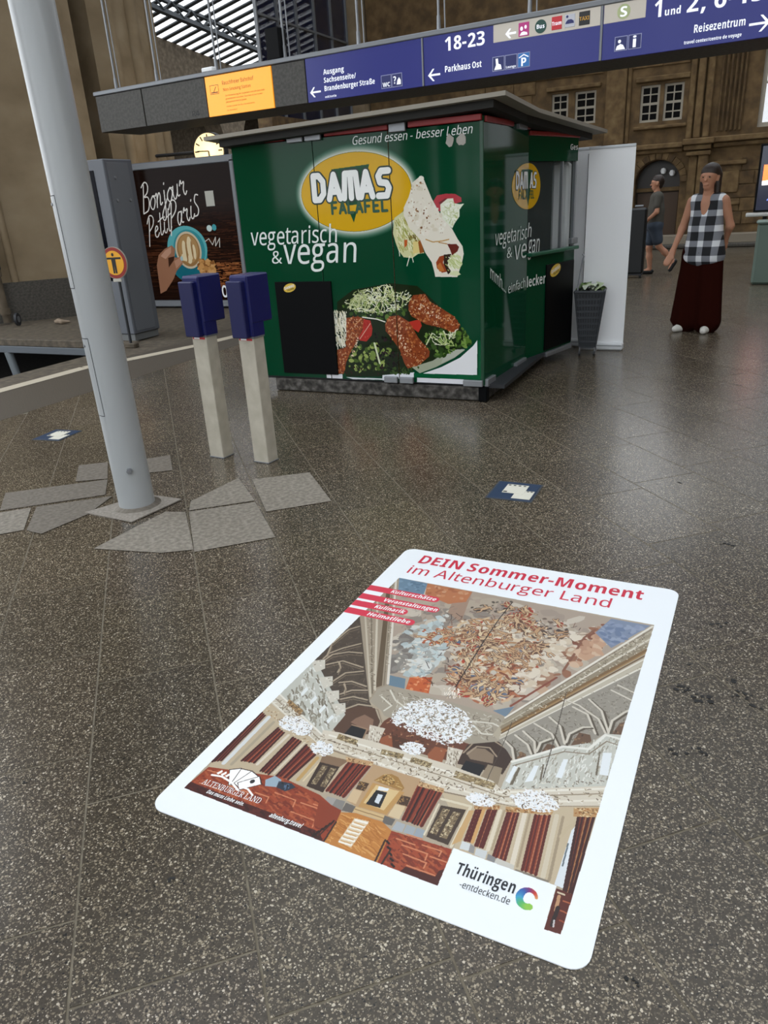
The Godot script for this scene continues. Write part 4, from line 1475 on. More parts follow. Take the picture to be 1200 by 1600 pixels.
	part(st, "yellow_field", mat(0xe8a61c, 0.5), ws)
	st = mb()
	prism(st, oval(0, 1.115, 0.018, 0.02, 14), XF(Vector3(0, 0, 0.0275)), 0.0)
	prism(st, pv([-0.11, 1.062, 0.11, 1.062, 0.11, 1.084, -0.11, 1.084]), XF(Vector3(0, 0, 0.0275)), 0.0)
	prism(st, pv([-0.03, 1.08, -0.028, 0.9, -0.004, 0.9, 0.0, 0.99, 0.004, 0.9, 0.028, 0.9, 0.03, 1.08]), XF(Vector3(0, 0, 0.0277)), 0.0)
	part(st, "figure", M.ink, ws)
	bx("plate", mat(0xb8b4a8, 0.5), ws, Vector3(0, 0.82, 0.02), Vector3(0.12, 0.035, 0.01), 0.002)
	# station clock over the poster
	var ck := thing("station_clock", "round glowing station clock half hidden behind the coffee poster", "clock", Vector3(-9.24, 2.57, -12.5), 0.15)
	st = mb()
	cyl(st, Vector3(0, 0, -0.08), Vector3(0, 0, 0.08), 0.32, 0.32, 40)
	part(st, "casing", M.dark, ck)
	var face := mat(0xf2dcae, 0.4)
	face.emission_enabled = true
	face.emission = hx(0xf6d9a0)
	face.emission_energy_multiplier = 0.25
	st = mb()
	prism(st, oval(0, 0, 0.3, 0.3, 40), XF(Vector3(0, 0, 0.085)), 0.004)
	part(st, "dial", face, ck)
	for i in 12:
		st = mb()
		var a := TAU * i / 12
		box(st, Vector3(sin(a) * 0.24, cos(a) * 0.24, 0.088), Vector3(0.022, 0.08, 0.004), 0.0, Basis(Vector3.BACK, -a))
		part(st, "hour_mark", M.ink, ck)
	for h in [[0.16, 3.1, 0.028], [0.23, 4.75, 0.02]]:
		st = mb()
		box(st, Vector3(sin(h[1]) * h[0] / 2, cos(h[1]) * h[0] / 2, 0.094), Vector3(h[2], h[0], 0.004), 0.0, Basis(Vector3.BACK, -h[1]))
		part(st, "hand", M.ink, ck)
	st = mb()
	cyl(st, Vector3(-0.3, 0.0, 0), Vector3(-1.2, 0.0, 0), 0.03, 0.03, 10)
	part(st, "bracket", M.dark, ck)
	var cl := OmniLight3D.new()
	cl.light_color = Color(1.0, 0.85, 0.6)
	cl.light_energy = 0.06
	cl.light_size = 0.2
	cl.omni_range = 30
	cl.shadow_enabled = true
	cl.position = Vector3(0, 0, 0.3)
	cl.name = "clock_light"
	ck.add_child(cl)

# ---------------------------------------------------------------- ticket validators
func build_validators() -> void:
	var blue := mat(0x141a58, 0.35)
	var blue2 := mat(0x10164c, 0.35)
	var alu := stone(51, 0xb0aa9a, 0xb9b3a4, 0xc3bdae, 0.8, 0.4)
	alu.metallic = 0.1
	for p in [[-3.04, -3.79, "blue ticket validator on a grey square post, nearer the pole"], [-2.68, -3.78, "blue ticket validator on a grey square post, nearer the kiosk"]]:
		var v := thing("ticket_validator", p[2], "ticket validator", Vector3(p[0], 0, p[1]), deg_to_rad(-6.0), "pair of ticket validators")
		bx("post", alu, v, Vector3(0, 0.4, 0), Vector3(0.12, 0.8, 0.1), 0.004)
		bx("foot_plate", M.galv, v, Vector3(0, 0.004, 0), Vector3(0.125, 0.008, 0.105), 0.002)
		bx("housing", blue, v, Vector3(0.0, 1.02, -0.045), Vector3(0.135, 0.28, 0.2), 0.008)
		bx("lower_housing", blue, v, Vector3(0.0, 0.87, -0.005), Vector3(0.13, 0.14, 0.115), 0.006)
		bx("front_cover", blue2, v, Vector3(-0.008, 0.965, 0.074), Vector3(0.115, 0.33, 0.045), 0.006)
		bx("cover_seam", blue, v, Vector3(0.0, 0.98, 0.052), Vector3(0.125, 0.34, 0.012), 0.003)
		bx("warning_label", mat(0xb8202a, 0.5), v, Vector3(0.0, 0.788, 0.051), Vector3(0.1, 0.014, 0.002))
		bx("label_field", M.white, v, Vector3(-0.015, 0.788, 0.0525), Vector3(0.045, 0.01, 0.001))
		bx("collar", M.galv, v, Vector3(0, 0.8, 0), Vector3(0.128, 0.012, 0.108), 0.002)

func build_pole() -> void:
	var pl := thing("steel_pole", "thick pale grey steel pole leaning through the left of the picture", "pole", Vector3(-2.965, 0, -2.89))
	pl.rotation.z = 0.012
	var pm := mat(0xa2a6a8, 0.35)
	pm.metallic_specular = 0.6
	var st := mb()
	cyl(st, Vector3(0, 0.0, 0), Vector3(0, 9.0, 0), 0.098, 0.098, 48)
	part(st, "shaft", pm, pl)
	st = mb()
	prism(st, pv([-0.22, -0.18, 0.15, -0.21, 0.2, 0.14, -0.07, 0.15]), Transform3D(Basis(Vector3.RIGHT, Vector3.FORWARD, Vector3.UP), Vector3(0, 0.008, 0)), 0.006)
	part(st, "mortar_plate", stone(52, 0x7a736a, 0x8a837a, 0x979087, 4.0), pl)
	st = mb()
	lathe(st, [Vector2(0.135, 0.006), Vector2(0.125, 0.012), Vector2(0.099, 0.02)], Vector3.ZERO, 32)
	part(st, "mortar_ring", stone(53, 0x837c72, 0x938c82, 0xa39c92, 4.0), pl)
	# inspection doors: slightly proud curved plates with a dark seam
	for dd in [[1.2, 1.62, -0.46], [0.55, 0.95, -0.3]]:
		for seam in 2:
			st = mb()
			var r := 0.0988 if seam == 0 else 0.0995
			var e := 0.004 if seam == 0 else 0.0
			var a0: float = dd[2] - 0.3 - e * 6
			var a1: float = dd[2] + 0.3 + e * 6
			for i in 8:
				var t0 := lerpf(a0, a1, i / 8.0)
				var t1 := lerpf(a0, a1, (i + 1) / 8.0)
				var n0 := Vector3(sin(t0), 0, cos(t0))
				var n1 := Vector3(sin(t1), 0, cos(t1))
				quad(st, n0 * r + Vector3(0, dd[0] - e, 0), n1 * r + Vector3(0, dd[0] - e, 0), n1 * r + Vector3(0, dd[1] + e, 0), n0 * r + Vector3(0, dd[1] + e, 0), (n0 + n1).normalized())
			part(st, "door_seam" if seam == 0 else "inspection_door", M.dark if seam == 0 else pm, pl)
		var nn := Vector3(sin(dd[2] - 0.1), 0, cos(dd[2] - 0.1))
		st = mb()
		cyl(st, nn * 0.094 + Vector3(0, dd[1] - 0.035, 0), nn * 0.104 + Vector3(0, dd[1] - 0.035, 0), 0.009, 0.007, 10)
		part(st, "lock", M.steel, pl)
	var b := Vector3(sin(0.75), 0, cos(0.75))
	st = mb()
	cyl(st, b * 0.092 + Vector3(0, 0.24, 0), b * 0.114 + Vector3(0, 0.24, 0), 0.017, 0.017, 6)
	cyl(st, b * 0.112 + Vector3(0, 0.24, 0), b * 0.127 + Vector3(0, 0.24, 0), 0.009, 0.009, 10)
	part(st, "earthing_bolt", M.steel, pl)

# ---------------------------------------------------------------- coffee poster
func build_bonjour() -> void:
	var W := 2.25
	var H := 2.34
	var sc := 300.0
	var im := Image.create(int(W * sc), int(H * sc), false, Image.FORMAT_RGB8)
	im.fill(hx(0x1c0f0a))
	for i in 2600:
		var y := rng.randf() * H * sc
		var x := rng.randf() * W * sc
		var L := rng.randf_range(20, 160)
		var f := clampf((y / sc - 0.5) / 0.9, 0.0, 1.0) * clampf((2.2 - y / sc) / 0.4, 0.2, 1.0)
		var c := hx(0x1a0d08).lerp(hx([0x4a2818, 0x5d3420, 0x3a1e12, 0x6e4028][rng.randi() % 4]), f * rng.randf())
		c_line(im, PackedVector2Array([Vector2(x, y), Vector2(x + L, y + rng.randf_range(-3, 3))]), rng.randf_range(1, 4), c, false)
	for i in 160:
		var y := rng.randf_range(1.6, 2.0) * sc
		var x := rng.randf_range(1.6, 2.2) * sc
		c_line(im, PackedVector2Array([Vector2(x, y), Vector2(x + rng.randf_range(10, 50), y)]), 3, hx([0x9a5c34, 0x7a4626, 0xb07040][i % 3]), false)
	var o := func(cx: float, cy: float, rx: float, ry: float, c: int) -> void:
		c_poly(im, oval(cx * sc, cy * sc, rx * sc, ry * sc, 40), hx(c))
	o.call(1.08, 1.5, 0.42, 0.42, 0x1f6f7c)
	o.call(1.1, 1.36, 0.42, 0.36, 0x5fb0b4)
	o.call(1.14, 1.38, 0.33, 0.32, 0x3b8f97)
	o.call(1.06, 1.62, 0.3, 0.27, 0x1c6878)
	o.call(1.12, 1.39, 0.275, 0.3, 0xcdbfa4)
	o.call(1.12, 1.39, 0.24, 0.265, 0x9a7448)
	o.call(1.12, 1.37, 0.21, 0.23, 0xb08a5a)
	for t in [[1.04, 1.4, 0.05, 0.17], [1.16, 1.36, 0.06, 0.19], [1.12, 1.54, 0.05, 0.07], [1.0, 1.5, 0.05, 0.06], [1.24, 1.42, 0.035, 0.12]]:
		o.call(t[0], t[1], t[2], t[3], 0xe2cfa8)
	for t in [[1.08, 1.42, 0.018, 0.16], [1.2, 1.38, 0.018, 0.14]]:
		o.call(t[0], t[1], t[2], t[3], 0x9a7448)
	c_poly(im, scaled(pv([0.38, 1.62, 0.46, 1.45, 0.62, 1.35, 0.78, 1.3, 0.84, 1.36, 0.8, 1.5, 0.92, 1.5, 0.96, 1.6, 0.8, 1.72, 0.7, 1.86, 0.5, 2.05, 0.36, 2.1]), sc), hx(0x9c6e54))
	c_poly(im, scaled(pv([0.5, 1.47, 0.62, 1.38, 0.76, 1.32, 0.74, 1.42, 0.6, 1.52]), sc), hx(0xc0937a))
	c_poly(im, scaled(pv([0.78, 1.56, 0.92, 1.5, 0.95, 1.58, 0.8, 1.68]), sc), hx(0xb98a70))
	c_poly(im, scaled(pv([0.66, 1.5, 0.8, 1.48, 0.78, 1.54, 0.64, 1.66]), sc), hx(0x3d2418))
	c_poly(im, oval(0.95 * sc, 1.52 * sc, 0.03 * sc, 0.04 * sc, 12), hx(0xa9c4c4))
	for i in 60:
		o.call(rng.randf_range(1.3, 1.62), rng.randf_range(1.56, 1.76), rng.randf_range(0.02, 0.06), rng.randf_range(0.02, 0.05), [0xb8844c, 0xd0a068, 0x8a5a30, 0xc99458][i % 4])
	script_text(im, "Bonjour", Vector2(0.27, 0.78) * sc, 0.2 * sc, -0.27, 0.021 * sc)
	script_text(im, "Petit", Vector2(0.29, 1.22) * sc, 0.17 * sc, -0.3, 0.019 * sc)
	script_text(im, "Paris", Vector2(0.8, 1.05) * sc, 0.19 * sc, -0.3, 0.021 * sc)
	for t in [[1.62, 1.06, 0.055, 0.05, 0xc8d8d4], [1.72, 1.05, 0.045, 0.05, 0x4aa0a8]]:
		o.call(t[0], t[1], t[2], t[3], t[4])
	c_line(im, scaled(pv([1.5, 1.26, 1.58, 1.22, 1.64, 1.32, 1.72, 1.2, 1.7, 1.34, 1.8, 1.22, 1.78, 1.36]), sc), 4, hx(0xd8d4cc))
	var pb := thing("coffee_poster", "large poster box with coffee cup, Bonjour lettering and dark wood", "poster", Vector3(-8.62, 0, -10.7))
	bx("frame", M.grey_paint, pb, Vector3(0, 1.18, -0.08), Vector3(W + 0.02, H, 0.2), 0.01)
	var st := mb()
	prism(st, pv([-1.04, 0.13, 1.05, 0.13, 1.05, 2.24, -1.04, 2.24]), XF(Vector3(0, 0, 0.032)), 0.01, Rect2(-1.125, 0.0, W, H))
	part(st, "poster_print", poster_mat(im), pb)
	bx("frame_edge", mat(0x73777c, 0.4), pb, Vector3(0, 2.29, 0.025), Vector3(W, 0.09, 0.05), 0.008)
	bx("frame_edge", mat(0x73777c, 0.4), pb, Vector3(0, 0.07, 0.025), Vector3(W, 0.1, 0.05), 0.008)
	bx("frame_edge", mat(0x73777c, 0.4), pb, Vector3(1.09, 1.18, 0.025), Vector3(0.07, 2.2, 0.05), 0.008)
	bx("frame_edge", mat(0x73777c, 0.4), pb, Vector3(-1.08, 1.18, 0.025), Vector3(0.07, 2.2, 0.05), 0.008)
	text("lettering", "OKA", FB, pb, M.white, XF(Vector3(0.58, 0.17, 0.0335)), 0.36, 0.2)
	var nt := thing("paper_notice", "small blank white notice stuck on the coffee poster", "notice", Vector3(-8.03, 1.73, -10.664))
	bx("sheet", mat(0xb9b8ae, 0.7), nt, Vector3(0, 0, 0), Vector3(0.17, 0.23, 0.004))

func scaled(p: PackedVector2Array, s: float) -> PackedVector2Array:
	for i in p.size():
		p[i] *= s
	return p

# brush lettering out of strokes; x-height is one unit, y upwards
func script_text(im: Image, t: String, at: Vector2, xh: float, slope: float, w: float) -> void:
	var A := {
		"B": [[0.1, 0, 0.45, 2.1], [0.1, 2.0, 0.7, 2.25, 1.05, 1.9, 0.85, 1.4, 0.45, 1.2, 0.95, 1.05, 1.05, 0.5, 0.7, 0.05, 0.1, 0.0]],
		"P": [[0.1, -0.5, 0.5, 2.0], [0.05, 1.6, 0.6, 2.2, 1.15, 1.9, 1.0, 1.2, 0.4, 0.85]],
		"o": [[0.5, 1, 0.15, 0.7, 0.12, 0.25, 0.42, 0, 0.72, 0.3, 0.78, 0.75, 0.5, 1, 0.9, 0.9]],
		"n": [[0.0, 0.9, 0.2, 1.0, 0.15, 0.0], [0.15, 0.4, 0.5, 1.0, 0.68, 0.8, 0.66, 0.1, 0.95, 0.2]],
		"j": [[0.35, 1.0, 0.4, -0.7, 0.1, -1.2, -0.15, -0.8, 0.35, -0.1, 0.7, 0.3], [0.38, 1.45, 0.42, 1.55]],
		"u": [[0.05, 1.0, 0.05, 0.3, 0.3, 0.0, 0.62, 0.4, 0.68, 1.0], [0.68, 1.0, 0.68, 0.2, 0.95, 0.15]],
		"r": [[0.05, 0.8, 0.2, 1.15, 0.3, 0.9, 0.65, 0.95, 0.55, 0.4, 0.75, 0.0, 1.0, 0.2]],
		"e": [[0.1, 0.5, 0.6, 0.7, 0.5, 1.0, 0.2, 0.8, 0.15, 0.2, 0.45, 0.0, 0.85, 0.3]],
		"t": [[0.4, 2.0, 0.3, 0.3, 0.5, 0.0, 0.8, 0.3], [0.0, 1.3, 0.8, 1.5]],
		"i": [[0.3, 1.0, 0.25, 0.2, 0.5, 0.0, 0.75, 0.3], [0.32, 1.4, 0.36, 1.5]],
		"a": [[0.7, 0.95, 0.3, 1.0, 0.1, 0.4, 0.35, 0.0, 0.7, 0.6, 0.72, 1.0, 0.7, 0.2, 0.95, 0.1]],
		"s": [[0.7, 1.6, 0.35, 1.7, 0.2, 1.2, 0.65, 0.6, 0.5, 0.1, 0.1, 0.1]]}
	var adv := {"B": 1.15, "P": 1.2, "o": 0.9, "n": 0.95, "j": 0.7, "u": 0.95, "r": 0.95, "e": 0.8, "t": 0.75, "i": 0.7, "a": 0.95, "s": 0.8}
	var x := 0.0
	for ch in t:
		for s in A[ch]:
			var raw := pv(s)
			var cv := Curve2D.new()
			for i in raw.size():
				var p := raw[i]
				var q := Vector2((x + p.x + p.y * 0.12) * xh * 0.76, -p.y * xh)
				var tg := Vector2.ZERO
				if i > 0 and i < raw.size() - 1:
					tg = (raw[i + 1] - raw[i - 1]) * 0.18 * xh
					tg.y = -tg.y
				cv.add_point(at + q + Vector2(0, q.x * slope), -tg, tg)
			c_line(im, cv.tessellate(3), w, hx(0xe8e4de))
		x += adv[ch]

# ---------------------------------------------------------------- right side: banners, basket, display
func build_right() -> void:
	for p in [[-1.02, 0.42, -7.76, 1.86, "white blank roll-up banner with silver base right of the kiosk"], [-1.36, 0.5, -7.93, 1.87, "white blank panel between kiosk and roll-up banner"]]:
		var x1: float = p[0]
		var w: float = p[1]
		var b := thing("roll_up_banner", p[4], "banner", Vector3(x1 - w / 2, 0, p[2]))
		bx("sheet", M.white, b, Vector3(0, p[3] / 2 + 0.03, 0), Vector3(w, p[3] - 0.06, 0.006), 0.001)
		bx("top_rail", mat(0xc8ccd0, 0.35), b, Vector3(0, p[3], 0), Vector3(w, 0.025, 0.02), 0.004)
		bx("base", mat(0xd6d9dc, 0.35), b, Vector3(0, 0.04, -0.01), Vector3(w, 0.075, 0.11), 0.015)
		bx("base_groove", mat(0x8d9194, 0.4), b, Vector3(0, 0.05, 0.047), Vector3(w * 0.98, 0.008, 0.004))
	var e := thing("support_rod", "thin grey vertical rod between the two white banners", "rod", Vector3(-1.455, 0, -7.85))
	var st := mb()
	cyl(st, Vector3(0, 0.0, 0), Vector3(0, 1.82, 0), 0.008, 0.008, 8)
	part(st, "rod", M.galv, e)
	# plastic basket on a wire trolley
	var bk := thing("trolley_basket", "dark grey plastic basket on wire legs, full of green leaves, by the kiosk", "basket", Vector3(-1.325, 0, -7.53), 0.1)
	var pm := mat(0x34383d, 0.5)
	var rows := 9
	var cols := 9
	st = mb()
	for side in 4:
		var r := Basis(Vector3.UP, PI / 2 * side)
		for i in cols + 1:
			var f := i / float(cols) * 2.0 - 1.0
			var a := r * Vector3(f * 0.075, 0.08, 0.075)
			var b := r * Vector3(f * 0.135, 0.6, 0.125)
			box(st, (a + b) / 2, Vector3(0.012, (b - a).length(), 0.006), 0.0, Basis.looking_at((b - a).normalized(), r.z) * Basis(Vector3.RIGHT, PI / 2))
		for j in rows + 1:
			var t := j / float(rows)
			box(st, r * Vector3(0, lerpf(0.08, 0.6, t), lerpf(0.075, 0.125, t)), Vector3(lerpf(0.15, 0.27, t), 0.02, 0.006), 0.0, r)
	part(st, "basket_mesh", pm, bk)
	st = mb()
	for side in 4:
		var r := Basis(Vector3.UP, PI / 2 * side)
		quad(st, r * Vector3(-0.07, 0.085, 0.07), r * Vector3(0.07, 0.085, 0.07), r * Vector3(0.126, 0.59, 0.12), r * Vector3(-0.126, 0.59, 0.12), r * Vector3.BACK)
	part(st, "liner", mat(0x272a2e, 0.6), bk)
	st = mb()
	for side in 4:
		var r := Basis(Vector3.UP, PI / 2 * side)
		box(st, r * Vector3(0, 0.61, 0.13), Vector3(0.29, 0.025, 0.025), 0.006, r)
	part(st, "rim", pm, bk)
	for sx: float in [-0.07, 0.07]:
		st = mb()
		tube(st, [Vector3(sx, 0.08, 0.09), Vector3(sx, 0.03, 0.09), Vector3(sx * 1.1, 0.03, -0.08), Vector3(sx, 0.08, -0.08)], 0.006)
		part(st, "wire_leg", M.steel, bk)
		st = mb()
		cyl(st, Vector3(sx - 0.01, 0.022, 0.09), Vector3(sx + 0.01, 0.022, 0.09), 0.022, 0.022, 12)
		part(st, "castor", M.dark, bk)
	st = mb()
	tube(st, [Vector3(-0.12, 0.6, 0.02), Vector3(-0.1, 0.8, 0.0), Vector3(-0.075, 0.93, 0.0), Vector3(-0.09, 0.95, 0.0)], 0.008)
	part(st, "handle", M.steel, bk)
	for i in 16:
		var s := mb()
		var c := Vector3(rng.randf_range(-0.1, 0.1), rng.randf_range(0.59, 0.64), rng.randf_range(-0.09, 0.1))
		var a := rng.randf() * TAU
		var L := rng.randf_range(0.05, 0.09)
		for j in 4:
			var t0 := j / 4.0
			var t1 := (j + 1) / 4.0
			var w0 := sin(PI * t0) * 0.035 + 0.004
			var w1 := sin(PI * t1) * 0.035 + 0.004
			var d := Vector3(cos(a), 0, sin(a))
			var sd := Vector3(-sin(a), 0.2, cos(a))
			var p0 := c + d * (t0 - 0.5) * L * 2 + Vector3(0, 0.04 * sin(PI * t0), 0)
			var p1 := c + d * (t1 - 0.5) * L * 2 + Vector3(0, 0.04 * sin(PI * t1), 0)
			quad(s, p0 - sd * w0, p1 - sd * w1, p1 + sd * w1, p0 + sd * w0, Vector3.UP)
		part(s, "leaf", mat([0x7f9a5a, 0xb9c8a0, 0x5f8046, 0xd0d8c4][i % 4], 0.6), bk)
	# advertising display at the right edge
	var ad := thing("advertising_display", "black advertising screen with orange and white picture at the right edge", "screen", Vector3(0.62, 0, -14))
	bx("casing", M.black, ad, Vector3(0, 1.52, 0), Vector3(1.2, 0.98, 0.1), 0.01)
	var im := Image.create(256, 208, false, Image.FORMAT_RGB8)
	im.fill(hx(0x11131c))
	c_poly(im, pv([10, 60, 90, 60, 90, 112, 10, 112]), hx(0xc85a28))
	c_poly(im, pv([10, 112, 100, 108, 100, 124, 10, 126]), hx(0xd8d4d0))
	for i in 26:
		c_line(im, pv([rng.randf() * 256, 8 + rng.randf() * 44, rng.randf() * 256, 8 + rng.randf() * 44]), 3, hx([0x8a8e98, 0x3c4454, 0x6a7080][i % 3]))
	for i in 20:
		var x := rng.randf() * 240
		c_line(im, pv([x, 130 + rng.randf() * 60, x + 16, 130 + rng.randf() * 60]), 4, hx([0x2c3c80, 0x4a5ca0, 0xc8ccd8][i % 3]))
	var sm := print_mat(im, 0.1)
	sm.emission_enabled = true
	sm.emission_texture = sm.albedo_texture
	sm.emission = Color.BLACK
	st = mb()
	prism(st, pv([-0.57, 1.06, 0.57, 1.06, 0.57, 1.98, -0.57, 1.98]), XF(Vector3(0, 0, 0.053)), 0.002, Rect2(-0.57, 1.06, 1.14, 0.92))
	part(st, "screen", sm, ad)
	bx("shelf", mat(0xb9bab6, 0.4), ad, Vector3(0.05, 1.0, 0.1), Vector3(1.5, 0.045, 0.5), 0.01)
	for x in [-0.42, 0.5]:
		bx("leg", M.dark, ad, Vector3(x, 0.49, 0), Vector3(0.06, 0.98, 0.2), 0.005)
	var gb := thing("green_crate", "pale green plastic crate under the advertising screen shelf", "crate", Vector3(0.36, 0, -13.4))
	bx("body", mat(0x5a6a60, 0.5), gb, Vector3(0, 0.45, 0), Vector3(0.5, 0.88, 0.36), 0.03)
	bx("lid", mat(0x71827a, 0.5), gb, Vector3(0, 0.91, 0), Vector3(0.54, 0.05, 0.4), 0.02)

# ---------------------------------------------------------------- people
func human(o: Node3D, skin: Material, j: Dictionary) -> void:
	var b: Array = []
	b.append([Vector3(0, 0.9, 0), Vector3(0, 1.12, 0.0), 0.1, 0.09])
	b.append([Vector3(0, 1.12, 0), Vector3(0, 1.3, 0.0), 0.09, 0.085])
	b.append([Vector3(-0.13, 1.34, 0), Vector3(0.13, 1.34, 0), 0.055, 0.055])
	b.append([Vector3(0, 1.33, 0), Vector3(0, 1.45, 0.01), 0.055, 0.048])
	for s in ["l", "r"]:
		var sh: Vector3 = j["sh_" + s]
		var el: Vector3 = j["el_" + s]
		var wr: Vector3 = j["wr_" + s]
		b.append([sh, el, 0.05, 0.038])
		b.append([el, wr, 0.038, 0.026])
		var d := (wr - el).normalized()
		b.append([wr, wr + d * 0.07, 0.026, 0.032])
		var side := d.cross(Vector3.BACK).normalized()
		for f in 4:
			var root := wr + d * 0.075 + side * (f - 1.5) * 0.017
			var k: Vector3 = root + d * [0.035, 0.042, 0.04, 0.03][f] + Vector3(0, 0, 0.008)
			b.append([root, k, 0.0095, 0.009])
			b.append([k, k + d * 0.03 + Vector3(0, 0, 0.016), 0.009, 0.0075])
		b.append([wr + d * 0.02 - side * 0.02, wr + d * 0.06 - side * 0.045 + Vector3(0, 0, 0.02), 0.012, 0.009])
		var hp: Vector3 = j["hp_" + s]
		var kn: Vector3 = j["kn_" + s]
		var an: Vector3 = j["an_" + s]
		var toe: Vector3 = j["toe_" + s]
		b.append([hp, kn, 0.085, 0.055])
		b.append([kn, kn.lerp(an, 0.4), 0.05, 0.053])
		b.append([kn.lerp(an, 0.4), an, 0.053, 0.036])
		b.append([an, toe, 0.036, 0.028])
	part(sdf_mesh(b, 0.014, 0.03), "body", skin, o)
	var hb: Array = []
	var hc: Vector3 = j.head
	hb.append([hc + Vector3(0, 0.03, -0.015), hc + Vector3(0, 0.02, 0.01), 0.088, 0.085])
	hb.append([hc + Vector3(0, -0.03, 0.02), hc + Vector3(0, -0.075, 0.035), 0.068, 0.045])
	hb.append([hc + Vector3(0, 0.0, 0.085), hc + Vector3(0, -0.025, 0.102), 0.01, 0.014])
	hb.append([hc + Vector3(-0.022, -0.062, 0.083), hc + Vector3(0.022, -0.062, 0.083), 0.008, 0.008])
	for s: float in [-1.0, 1.0]:
		hb.append([hc + Vector3(s * 0.085, 0.01, 0.0), hc + Vector3(s * 0.085, -0.025, 0.005), 0.017, 0.012])
		hb.append([hc + Vector3(s * 0.02, 0.025, 0.085), hc + Vector3(s * 0.045, 0.025, 0.078), 0.01, 0.008])
	hb.append([hc + Vector3(0, -0.07, 0), hc + Vector3(0, -0.16, -0.01), 0.05, 0.052])
	part(sdf_mesh(hb, 0.007, 0.014), "head", skin, o)
	for s: float in [-1.0, 1.0]:
		var st := mb()
		lathe(st, [Vector2(0.001, -0.007), Vector2(0.008, -0.004), Vector2(0.008, 0.004), Vector2(0.001, 0.007)], hc + Vector3(s * 0.033, 0.008, 0.087), 10)
		part(st, "eye", M.ink, o)

